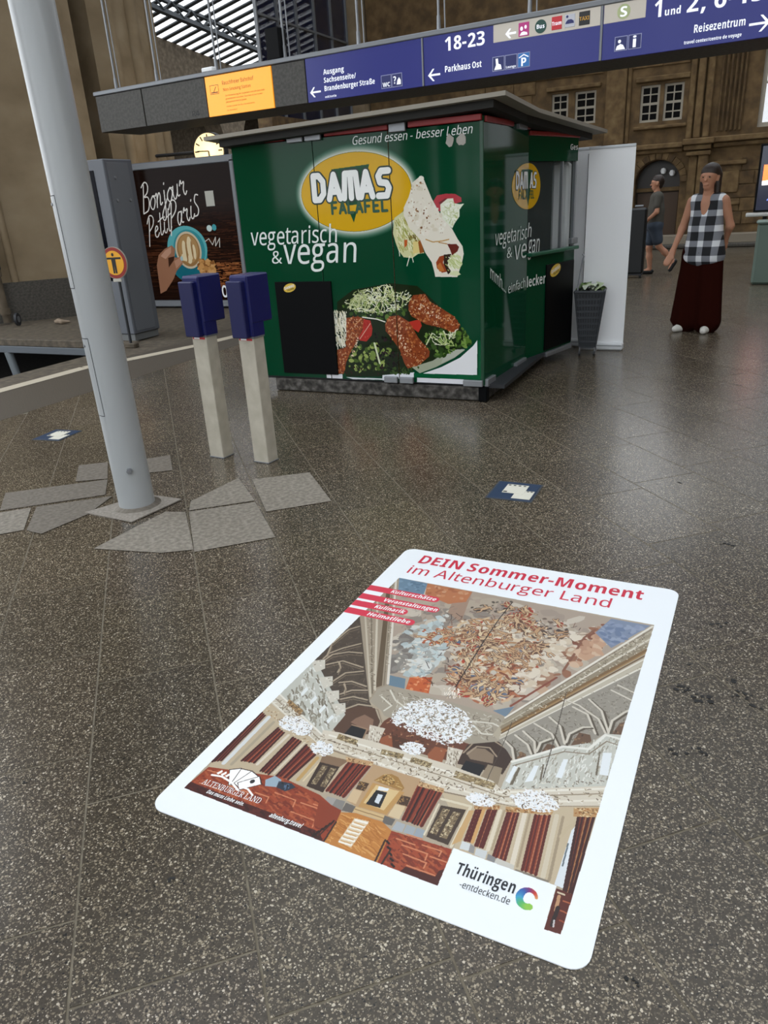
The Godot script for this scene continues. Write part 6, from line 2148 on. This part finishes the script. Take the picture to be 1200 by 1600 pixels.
	["l",0xb4623f,[1109,1612,1127,1613],4],
	["l",0xd9d4d4,[1102,1642,1104,1658],4],
	["l",0xdccdb0,[1092,1567,1107,1568],5],
	["l",0x9c4a30,[1113,1637,1127,1638],4],
	["p",0xc9b79a,[50,1223,311,1341,364,1350,504,1354,428,1505,350,1506,56,1550]],
	["p",0x76291c,[51,1272,80,1289,78,1512,53,1528]],
	["l",0x3f1512,[54,1274,55,1527],7],
	["l",0x3f1512,[60,1277,60,1523],5],
	["l",0xb46a48,[65,1280,65,1520],2.5],
	["l",0x3f1512,[69,1282,68,1518],6],
	["l",0xb46a48,[74,1285,73,1515],2],
	["l",0x3f1512,[78,1287,76,1513],7],
	["p",0x76291c,[149,1321,185,1336,177,1483,130,1491]],
	["l",0x3f1512,[152,1322,134,1490],7],
	["l",0x3f1512,[160,1326,144,1488],5],
	["l",0xb46a48,[166,1328,153,1487],2.5],
	["l",0x3f1512,[171,1330,159,1486],6],
	["l",0xb46a48,[178,1333,168,1484],2],
	["l",0x3f1512,[182,1335,174,1483],7],
	["p",0x76291c,[217,1342,256,1348,244,1506,208,1504]],
	["l",0x3f1512,[220,1343,211,1504],7],
	["l",0x3f1512,[229,1344,219,1505],5],
	["l",0xb46a48,[236,1345,225,1505],2.5],
	["l",0x3f1512,[241,1346,230,1505],6],
	["l",0xb46a48,[248,1347,237,1506],2],
	["l",0x3f1512,[253,1348,241,1506],7],
	["p",0x76291c,[273,1354,328,1385,308,1501,262,1504]],
	["l",0x3f1512,[277,1356,266,1504],7],
	["l",0x3f1512,[290,1363,276,1503],5],
	["l",0xb46a48,[300,1369,284,1503],2.5],
	["l",0x3f1512,[307,1374,291,1502],6],
	["l",0xb46a48,[317,1379,299,1502],2],
	["l",0x3f1512,[324,1383,305,1502],7],
	["l",0xe0e3e2,[94,1290,90,1519],14],
	["l",0xb2a68f,[123,1305,115,1514],10],
	["l",0xe4dac7,[201,1339,186,1485],9],
	["l",0xe0d4bd,[266,1350,253,1497],7],
	["l",0xc9a468,[337,1393,332,1492],12],
	["l",0xe5d3ac,[355,1398,348,1490],5],
	["s",[0xb58f5e,0x7d5f3e,0xe9d8b6],[48,1231,319,1347,322,1376,59,1269],60,7,3,-1],
	["p",0x3a2a20,[353,1405,417,1401,423,1507,367,1504]],
	["p",0x7d6a50,[366,1413,385,1411,390,1489,374,1490]],
	["s",[0xc9b792,0x4a3a2a],[366,1413,385,1411,390,1489,374,1490],40,6,2.5,-1],
	["p",0x7d6a50,[394,1413,412,1411,419,1488,403,1489]],
	["s",[0xc9b792,0x4a3a2a],[394,1413,412,1411,419,1488,403,1489],40,6,2.5,-1],
	["p",0x8a6f55,[345,1373,429,1367,417,1401,353,1405]],
	["p",0xc2a07a,[504,1354,654,1355,660,1478,630,1543,497,1507]],
	["p",0x8f3a24,[429,1367,501,1357,489,1500,425,1498]],
	["l",0x5c1f17,[434,1367,430,1498],7],
	["l",0x5c1f17,[451,1364,444,1499],5],
	["l",0xc27a56,[464,1363,456,1499],2.5],
	["l",0x5c1f17,[474,1361,465,1499],6],
	["l",0xc27a56,[487,1359,476,1500],2],
	["l",0x5c1f17,[496,1358,484,1500],7],
	["l",0x2b0f10,[447,1365,441,1499],5],
	["l",0x2b0f10,[465,1362,457,1499],5],
	["l",0x2b0f10,[483,1360,473,1500],5],
	["p",0x8f3a24,[654,1379,729,1374,727,1511,664,1510]],
	["l",0x5c1f17,[661,1378,669,1510],7],
	["l",0x5c1f17,[677,1377,683,1510],5],
	["l",0xc27a56,[691,1376,694,1510],2.5],
	["l",0x5c1f17,[701,1376,703,1511],6],
	["l",0xc27a56,[714,1375,715,1511],2],
	["l",0x5c1f17,[723,1374,722,1511],7],
	["l",0x2b0f10,[673,1377,680,1510],5],
	["l",0x2b0f10,[692,1376,696,1510],5],
	["l",0x2b0f10,[711,1375,711,1511],5],
	["p",0xc8a173,[412,1357,499,1344,504,1362,426,1374]],
	["s",[0x7a5632,0xe8cfa2],[412,1357,499,1344,504,1362,426,1374],26,6,3,-1],
	["p",0xc8a173,[652,1364,727,1364,732,1380,656,1383]],
	["s",[0x7a5632,0xe8cfa2],[652,1364,727,1364,732,1380,656,1383],26,6,3,-1],
	["p",0xc79a5c,[535,1420,632,1419,621,1511,538,1514]],
	["p",0xe4c690,[547,1424,617,1421,608,1500,545,1497]],
	["p",0x16181c,[556,1441,588,1438,595,1496,553,1498]],
	["p",0xf4f6f8,[556,1425,587,1423,587,1433,559,1440]],
	["p",0xdfe6ec,[567,1452,582,1451,585,1485,571,1483]],
	["p",0xa87e42,[533,1411,549,1379,569,1369,591,1373,625,1404,623,1418]],
	["s",[0x5f4420,0xd9b878],[533,1411,549,1379,569,1369,625,1404,623,1418],50,6,3,-1],
	["p",0xdabf96,[496,1461,522,1460,528,1509,497,1507]],
	["p",0xe0c8a2,[627,1467,656,1465,659,1512,626,1512]],
	["p",0x4a3222,[497,1428,527,1427,528,1458,501,1459]],
	["s",[0xa8824e],[497,1428,527,1427,528,1458,501,1459],16,6,2.5,-1],
	["p",0x4a3222,[629,1431,656,1430,660,1463,629,1464]],
	["s",[0xa8824e],[629,1431,656,1430,660,1463,629,1464],16,6,2.5,-1],
	["p",0xd9ba88,[532,1517,619,1514,621,1533,531,1537]],
	["l",0x9b7a4e,[533,1526,620,1524],3],
	["p",0xa8a49e,[442,1514,470,1513,474,1541,441,1540]],
	["p",0x8d8984,[470,1513,497,1512,503,1544,471,1543]],
	["p",0x6e6862,[501,1515,532,1517,533,1541,503,1544]],
	["p",0x6c6863,[618,1515,650,1516,650,1539,623,1541]],
	["p",0xb2b8bc,[656,1520,682,1521,684,1548,655,1549]],
	["p",0xaab2b8,[685,1520,711,1520,714,1546,687,1547]],
	["p",0xa2acb4,[714,1519,736,1519,740,1546,715,1546]],
	["p",0x45362a,[742,1424,809,1413,808,1540,747,1537]],
	["p",0x8a7658,[751,1432,770,1429,769,1523,750,1522]],
	["s",[0xd9c9a4,0x4a3a2a],[751,1432,770,1429,769,1523,750,1522],60,6,2.5,-1],
	["p",0x8a7658,[780,1432,800,1429,798,1524,777,1524]],
	["s",[0xd9c9a4,0x4a3a2a],[780,1432,800,1429,798,1524,777,1524],60,6,2.5,-1],
	["l",0xe8dcc2,[735,1402,817,1397,817,1542],8],
	["l",0xe8dcc2,[735,1422,740,1533],5],
	["p",0xd4ad76,[817,1412,830,1406,833,1516,816,1536]],
	["p",0xc9853f,[503,1551,543,1537,623,1537,657,1554,668,1658,512,1657,511,1593]],
	["s",[0xd8964c,0xb4702e,0xe0a660,0xbd7a36],[506,1555,621,1542,651,1557,662,1653,514,1651],150,34,3,18],
	["p",0xe9d3b0,[548,1554,589,1549,586,1643,546,1640]],
	["l",0xfff8ec,[554,1559,587,1556],7],
	["l",0xfff8ec,[553,1572,586,1570],7],
	["l",0xfff8ec,[553,1585,585,1583],7],
	["l",0xfff8ec,[552,1599,584,1596],7],
	["l",0xfff8ec,[551,1612,583,1609],7],
	["l",0xfff8ec,[550,1625,583,1622],7],
	["l",0xfff8ec,[550,1638,582,1635],7],
	["l",0xd9a661,[554,1568,585,1567],3],
	["l",0xd9a661,[553,1582,584,1580],3],
	["l",0xd9a661,[552,1595,583,1593],3],
	["l",0xd9a661,[551,1608,582,1606],3],
	["l",0xd9a661,[550,1621,581,1619],3],
	["l",0xd9a661,[550,1634,580,1632],3],
	["p",0x9a3f22,[46,1646,58,1549,282,1501,420,1518,504,1553,511,1593,512,1657]],
	["s",[0x7d2d18,0xb55a36,0x8a3820,0xa84a2a],[51,1644,61,1554,285,1506,501,1554,510,1653],420,22,6,18],
	["l",0xd98a62,[75,1612,150,1611,156,1634],3.5],
	["l",0xd98a62,[64,1561,124,1556,133,1574],3.5],
	["l",0xd98a62,[156,1587,228,1588,236,1611],3.5],
	["l",0xd98a62,[276,1625,346,1630,352,1651],3.5],
	["l",0xd98a62,[299,1559,368,1561,374,1584],3.5],
	["l",0xd98a62,[379,1601,455,1603,460,1624],3.5],
	["l",0xd98a62,[248,1580,292,1580,297,1601],3.5],
	["l",0xd98a62,[386,1563,446,1563,455,1584],3.5],
	["l",0xd98a62,[421,1554,481,1553,489,1574],3.5],
	["p",0x4a1a14,[46,1646,48,1618,147,1622,322,1625,487,1631,512,1657]],
	["s",[0x5f231a,0x3a1410],[51,1644,53,1624,489,1635,507,1655],60,22,6,18],
	["p",0x8f3a20,[427,1531,503,1544,510,1584,500,1621,458,1616]],
	["l",0x26140f,[502,1583,500,1598],5],
	["l",0x26140f,[497,1595,495,1609],5],
	["l",0x26140f,[492,1606,490,1621],5],
	["l",0x26140f,[487,1618,486,1632],5],
	["l",0x26140f,[482,1629,481,1643],5],
	["l",0x26140f,[477,1640,476,1654],5],
	["l",0x3a2218,[509,1585,512,1657],5],
	["l",0x3a2218,[499,1598,489,1653],4],
	["p",0x9c3d22,[657,1554,822,1549,830,1661,668,1658]],
	["s",[0x7f2f1a,0xb55a36,0x8a3820,0xa84a2a],[659,1558,819,1550,828,1658,685,1656],300,24,6,18],
	["l",0xd98a62,[680,1572,731,1572],4],
	["l",0xd98a62,[701,1585,771,1585,773,1605],4],
	["l",0xd98a62,[715,1609,779,1611,779,1628],4],
	["l",0xd98a62,[738,1637,813,1637],4],
	["l",0xd98a62,[748,1565,800,1564,800,1581],4],
	["l",0xd98a62,[780,1590,828,1590],4],
	["l",0xd98a62,[699,1550,741,1548],4],
	["p",0x4c1c15,[737,1641,814,1640,816,1620,826,1611,830,1661,730,1660]],
	["l",0x1d100d,[660,1589,669,1594],6],
	["l",0x1d100d,[670,1605,680,1609],6],
	["l",0x1d100d,[681,1619,690,1624],6],
	["l",0x1d100d,[692,1634,701,1638],6],
	["l",0x1d100d,[702,1648,711,1653],6],
	["l",0x1d100d,[712,1662,721,1666],6],
	["l",0x3a2218,[655,1587,661,1658],5],
	["l",0x3a2218,[681,1611,679,1658],5],
	["p",0x9fb4c4,[245,1528,262,1504,288,1510,298,1538,258,1549]],
	["p",0x2c3544,[284,1517,323,1511,342,1520,323,1544,291,1541]],
	["s",[0x59708c,0x141a22],[284,1517,333,1513,323,1544],20,8,3,70],
	["s",[0xffffff,0xf6fbff,0xe9f0f4],[454,1110,481,1050,521,1012,575,1005,660,1027,717,1084,723,1126,709,1175,674,1201,566,1190,500,1179,461,1162],310,14,6,-1],
	["s",[0xb9ac9a,0x8a7a66,0x6d5a48,0xcfc4b4],[454,1110,481,1050,521,1012,575,1005,660,1027,717,1084,723,1126,709,1175,674,1201,566,1190,500,1179,461,1162],310,12,3,-1],
	["s",[0xffffff,0xf6fbff,0xffffff],[454,1110,481,1050,521,1012,575,1005,660,1027,717,1084,723,1126,709,1175,674,1201,566,1190,500,1179,461,1162],620,9,3.6,-1],
	["s",[0xffffff,0xf6fbff,0xe9f0f4],[538,1251,559,1224,609,1222,623,1246,601,1279,560,1272],55,14,6,-1],
	["s",[0xb9ac9a,0x8a7a66,0x6d5a48,0xcfc4b4],[538,1251,559,1224,609,1222,623,1246,601,1279,560,1272],55,12,3,-1],
	["s",[0xffffff,0xf6fbff,0xffffff],[538,1251,559,1224,609,1222,623,1246,601,1279,560,1272],110,9,3.6,-1],
	["s",[0xffffff,0xf6fbff,0xe9f0f4],[131,1295,140,1264,190,1251,254,1278,269,1318,229,1328,156,1318],105,14,6,-1],
	["s",[0xb9ac9a,0x8a7a66,0x6d5a48,0xcfc4b4],[131,1295,140,1264,190,1251,254,1278,269,1318,229,1328,156,1318],105,12,3,-1],
	["s",[0xffffff,0xf6fbff,0xffffff],[131,1295,140,1264,190,1251,254,1278,269,1318,229,1328,156,1318],210,9,3.6,-1],
	["s",[0xffffff,0xf6fbff,0xe9f0f4],[284,1349,304,1322,352,1327,372,1355,352,1381,312,1380],55,14,6,-1],
	["s",[0xb9ac9a,0x8a7a66,0x6d5a48,0xcfc4b4],[284,1349,304,1322,352,1327,372,1355,352,1381,312,1380],55,12,3,-1],
	["s",[0xffffff,0xf6fbff,0xffffff],[284,1349,304,1322,352,1327,372,1355,352,1381,312,1380],110,9,3.6,-1],
	["s",[0xffffff,0xf6fbff,0xe9f0f4],[786,1370,803,1348,840,1338,876,1358,869,1380,822,1390],60,14,6,-1],
	["s",[0xb9ac9a,0x8a7a66,0x6d5a48,0xcfc4b4],[786,1370,803,1348,840,1338,876,1358,869,1380,822,1390],60,12,3,-1],
	["s",[0xffffff,0xf6fbff,0xffffff],[786,1370,803,1348,840,1338,876,1358,869,1380,822,1390],120,9,3.6,-1],
	["s",[0xffffff,0xf6fbff,0xe9f0f4],[900,1323,930,1279,981,1269,1017,1289,1037,1314,1000,1344,934,1353],115,14,6,-1],
	["s",[0xb9ac9a,0x8a7a66,0x6d5a48,0xcfc4b4],[900,1323,930,1279,981,1269,1017,1289,1037,1314,1000,1344,934,1353],115,12,3,-1],
	["s",[0xffffff,0xf6fbff,0xffffff],[900,1323,930,1279,981,1269,1017,1289,1037,1314,1000,1344,934,1353],230,9,3.6,-1],
	["s",[0xfff6ea,0xd8c4aa],[552,949,591,903,634,975,588,993],60,14,2.5,80],
	["l",0x4b4238,[934,815,953,1032,965,1223],2.5],
	["l",0x4b4238,[816,1024,821,1117,825,1292],2]]
const FOOD := [
	["p",0xb8424a,[1733,566,1761,530,1828,522,1901,526,1949,554,1952,583,1906,592,1827,582,1805,639,1771,638]],
	["p",0x7a3a3c,[1773,579,1827,553,1854,561,1799,616]],
	["p",0xe9edd8,[1786,592,1841,557,1887,557,1893,589,1938,599,1971,595,1935,634,1934,680,1896,725,1876,760,1810,710,1785,650]],
	["s",[0xfafbee,0xcfd6a8,0xb9c488,0xe6ebcf],[1793,598,1880,568,1931,622,1930,680,1876,748,1804,686],70,34,6,-1],
	["p",0xd9d8a6,[1410,669,1490,624,1561,747,1621,822,1645,927,1596,932,1545,961,1474,953,1433,902,1414,852,1393,777]],
	["s",[0xf5f3d6,0xc7c27a,0x9d9a4c,0xefe9bd,0xa5b060],[1413,681,1489,648,1614,822,1631,920,1545,955,1440,903],120,36,6,70],
	["s",[0x6b5a2a,0x8a7a3a],[1497,775,1601,797,1619,871,1529,837],30,22,6,60],
	["p",0xc0602f,[1483,830,1512,825,1507,867,1484,885]],
	["p",0xe6d38a,[1557,844,1606,840,1610,920,1553,931]],
	["p",0x9b5a2c,[1599,846,1621,828,1645,921,1610,929]],
	["l",0xf7f5e2,[1524,948,1499,1017],7],
	["l",0xf7f5e2,[1545,955,1554,993],6],
	["l",0xf7f5e2,[1437,896,1442,946],6],
	["p",0xece6d6,[1565,435,1639,390,1658,406,1720,548,1804,692,1876,766,1914,832,1953,887,1962,941,1948,1001,1938,1026,1916,1086,1909,1106,1730,1102,1724,1065,1705,996,1652,921,1614,828,1533,746,1489,654,1492,600,1537,526,1561,463]],
	["b",[0xf3efe2,0xe2d9c4,0xf0e9da],[1568,452,1638,405,1720,559,1849,759,1739,814,1615,798,1510,649],60,26],
	["b",[0xb08c66,0xa07a54,0xc4a684,0x8a6444],[1568,452,1638,405,1720,559,1835,758,1807,817,1629,798,1510,649],46,8],
	["b",[0x7d5332],[1568,604,1664,609,1714,729,1630,786],7,11],
	["l",0xc49a5c,[1663,830,1717,850,1793,846,1847,836],8],
	["l",0xb3803e,[1765,854,1833,868],6],
	["p",0x6b2e24,[1833,868,1907,871,1927,892,1913,922,1871,951,1852,902]],
	["p",0xa04a2a,[1740,997,1769,955,1817,944,1795,998,1828,1066,1786,1072,1746,1040]],
	["p",0xc9783e,[1746,1022,1775,998,1807,1060,1766,1065]],
	["p",0x3a2c22,[1804,943,1865,939,1851,975,1829,1023,1862,1067,1834,1085,1802,1010]],
	["p",0xd5dca8,[1830,987,1892,933,1939,959,1951,1014,1924,1050,1856,1036]],
	["p",0xdfe4b6,[1855,1061,1910,1062,1937,1087,1902,1099,1848,1088]],
	["s",[0xf2f4da,0xb7c47c,0xefeedd],[1796,967,1939,917,1948,1014,1909,1086,1828,1073],40,40,6,40],
	["p",0x1d2a16,[860,1287,1015,1192,1350,1144,1577,1167,1663,1237,1921,1468,2017,1610,1806,1698,1573,1812,1258,1891,893,1905,819,1726]],
	["p",0xf2f3f6,[1571,1862,1758,1795,1917,1716,2028,1620,2063,1573,2058,1846]],
	["p",0xaab09a,[1503,1804,1691,1744,1829,1655,1962,1652,1872,1717,1712,1797,1571,1851]],
	["p",0xb9bdae,[1807,1656,1962,1647,1872,1715,1759,1763]],
	["p",0xe6e8ee,[699,1892,856,1886,854,1941,700,1945]],
	["p",0xe9ebf0,[1234,1880,1524,1845,1523,1885,1231,1925]],
	["p",0xe9ebf0,[1546,1888,1947,1886,1947,1929,1544,1936]],
	["p",0xdfe2e6,[892,1911,1257,1907,1238,1919,955,1926]],
	["b",[0x35501f,0x4d6b2a,0x223a18,0x5f7d38],[881,1329,1170,1214,1439,1196,1477,1370,1263,1423,999,1393],90,30],
	["b",[0x3d5a26,0x58782e,0x2a4419,0x7b9a4a],[1631,1513,1789,1490,1943,1488,2017,1610,1874,1654,1760,1720,1646,1702],110,28],
	["b",[0x4a6228,0x7b9146,0x9fb060,0x2c3c1c],[950,1677,1154,1607,1320,1668,1285,1845,910,1859],90,28],
	["b",[0x1a1214,0x2c1a20,0x0f0c0c],[1185,1520,1315,1539,1410,1753,1284,1867,1188,1826],60,15],
	["b",[0x26401c,0x3c5426],[1311,1811,1573,1802,1500,1859,1308,1872],50,14],
	["b",[0x1c2c16,0x32201c],[874,1826,1251,1802,1246,1880,893,1899],40,13],
	["s",[0xeef0cf,0xdfe3b0,0xf7f7e6,0xc9cf8e],[922,1287,1100,1193,1350,1144,1392,1216,1531,1186,1527,1267,1408,1359,1157,1392,953,1350],240,52,6,-1],
	["s",[0xc8d09a,0xa9b872],[1015,1192,1172,1183,1124,1350,942,1340],60,40,6,-1],
	["b",[0xd8dcae,0xc6cc8e],[948,1265,1182,1204,1173,1339,953,1350],40,9],
	["s",[0xe9e6d0,0xd8d2b0,0xf7f3e4],[816,1351,940,1361,927,1656,810,1681],150,40,8,80],
	["b",[0xf2eedd,0xe2dcc0],[821,1362,926,1383,916,1634,819,1658],50,10],
	["p",0x8f4526,[935,1415,1047,1403,1107,1424,1076,1500,1033,1587,963,1677,904,1779,869,1883,817,1885,823,1680,914,1656]],
	["b",[0xa9592f,0xb86a38,0x7d3a20,0x964a28,0xc98552],[935,1415,1047,1403,1107,1424,1076,1500,1033,1587,963,1677,904,1779,869,1883,817,1885,823,1680,914,1656],154,13],
	["s",[0xe0b088,0xd09a6e,0x6a2e1a],[935,1415,1047,1403,1107,1424,1076,1500,1033,1587,963,1677,904,1779,869,1883,817,1885,823,1680,914,1656],99,16,6,-1],
	["b",[0xf3dcc2,0xe9c8a4],[1020,1587,1089,1499,972,1721,930,1767],26,9],
	["p",0xb8322a,[1094,1424,1154,1434,1168,1498,1158,1552,1105,1605,1044,1598,1034,1576,1076,1510]],
	["b",[0xcc4a3c,0xa82a24],[1100,1435,1159,1456,1153,1542,1106,1597,1058,1576],20,12],
	["l",0xe2b49a,[1153,1456,1045,1587],6],
	["p",0xc03a2e,[1496,1442,1589,1420,1604,1472,1573,1524,1528,1494]],
	["p",0x8f4526,[1284,1465,1323,1402,1406,1391,1496,1442,1571,1566,1665,1670,1658,1713,1574,1780,1467,1816,1439,1773,1403,1666,1326,1560,1287,1518]],
	["b",[0xa9592f,0xb86a38,0x7d3a20,0x964a28,0xc98552],[1284,1465,1323,1402,1406,1391,1496,1442,1571,1566,1665,1670,1658,1713,1574,1780,1467,1816,1439,1773,1403,1666,1326,1560,1287,1518],182,13],
	["s",[0xe0b088,0xd09a6e,0x6a2e1a],[1284,1465,1323,1402,1406,1391,1496,1442,1571,1566,1665,1670,1658,1713,1574,1780,1467,1816,1439,1773,1403,1666,1326,1560,1287,1518],117,16,6,-1],
	["b",[0xf3dcc2,0xe9c8a4],[1328,1518,1400,1506,1488,1621,1460,1708,1396,1570],26,9],
	["p",0x8f4526,[1504,1287,1540,1237,1641,1227,1684,1288,1760,1328,1879,1398,1921,1458,1910,1499,1865,1520,1756,1480,1644,1461,1521,1400,1495,1349]],
	["b",[0xa9592f,0xb86a38,0x7d3a20,0x964a28,0xc98552],[1504,1287,1540,1237,1641,1227,1684,1288,1760,1328,1879,1398,1921,1458,1910,1499,1865,1520,1756,1480,1644,1461,1521,1400,1495,1349],182,13],
	["s",[0xe0b088,0xd09a6e,0x6a2e1a],[1504,1287,1540,1237,1641,1227,1684,1288,1760,1328,1879,1398,1921,1458,1910,1499,1865,1520,1756,1480,1644,1461,1521,1400,1495,1349],117,16,6,-1],
	["b",[0xf3dcc2,0xe9c8a4],[1536,1318,1639,1298,1769,1409,1746,1429,1592,1349],26,9],
	["l",0xf7f4e6,[1083,1408,1215,1423,1285,1444],9],
	["l",0xdfe6c0,[1178,1617,1216,1781],16],
	["l",0xb8c884,[1788,1511,1809,1583,1785,1615],12],
	["l",0xdfe5b8,[1638,1618,1687,1533],10],
	["l",0xc2cf95,[1697,1554,1774,1615],10],
	["s",[0xdfe6b8,0xb7c77e,0xf0f2d8],[1653,1523,1921,1489,1874,1633,1695,1617],50,40,6,-1],
	["p",0x0b5a35,[1518,1853,2069,1847,2071,1578,2114,1577,2113,1883,1517,1886]]]
const MARKS := [[0.068,-3.324,0.03,8],[0.062,-2.614,0.03,5],[0.009,-2.428,0.02,4],[-0.006,-2.304,0.015,3],[-0.023,-2.158,0.03,7],[0.036,-2.130,0.035,7],[0.149,-2.190,0.035,7],[0.185,-2.142,0.025,5],[-0.016,-1.840,0.025,8],[0.041,-1.874,0.022,6],[0.119,-2.269,0.025,4],[-1.735,-1.053,0.012,3],[-1.740,-1.313,0.012,3],[-1.116,-0.944,0.015,4],[-1.149,-0.820,0.012,3],[-0.039,-1.105,0.015,4],[0.143,-2.591,0.012,3],[-0.194,-4.076,0.02,3],[0.069,-6.437,0.03,3],[-0.071,-1.470,0.01,2]]
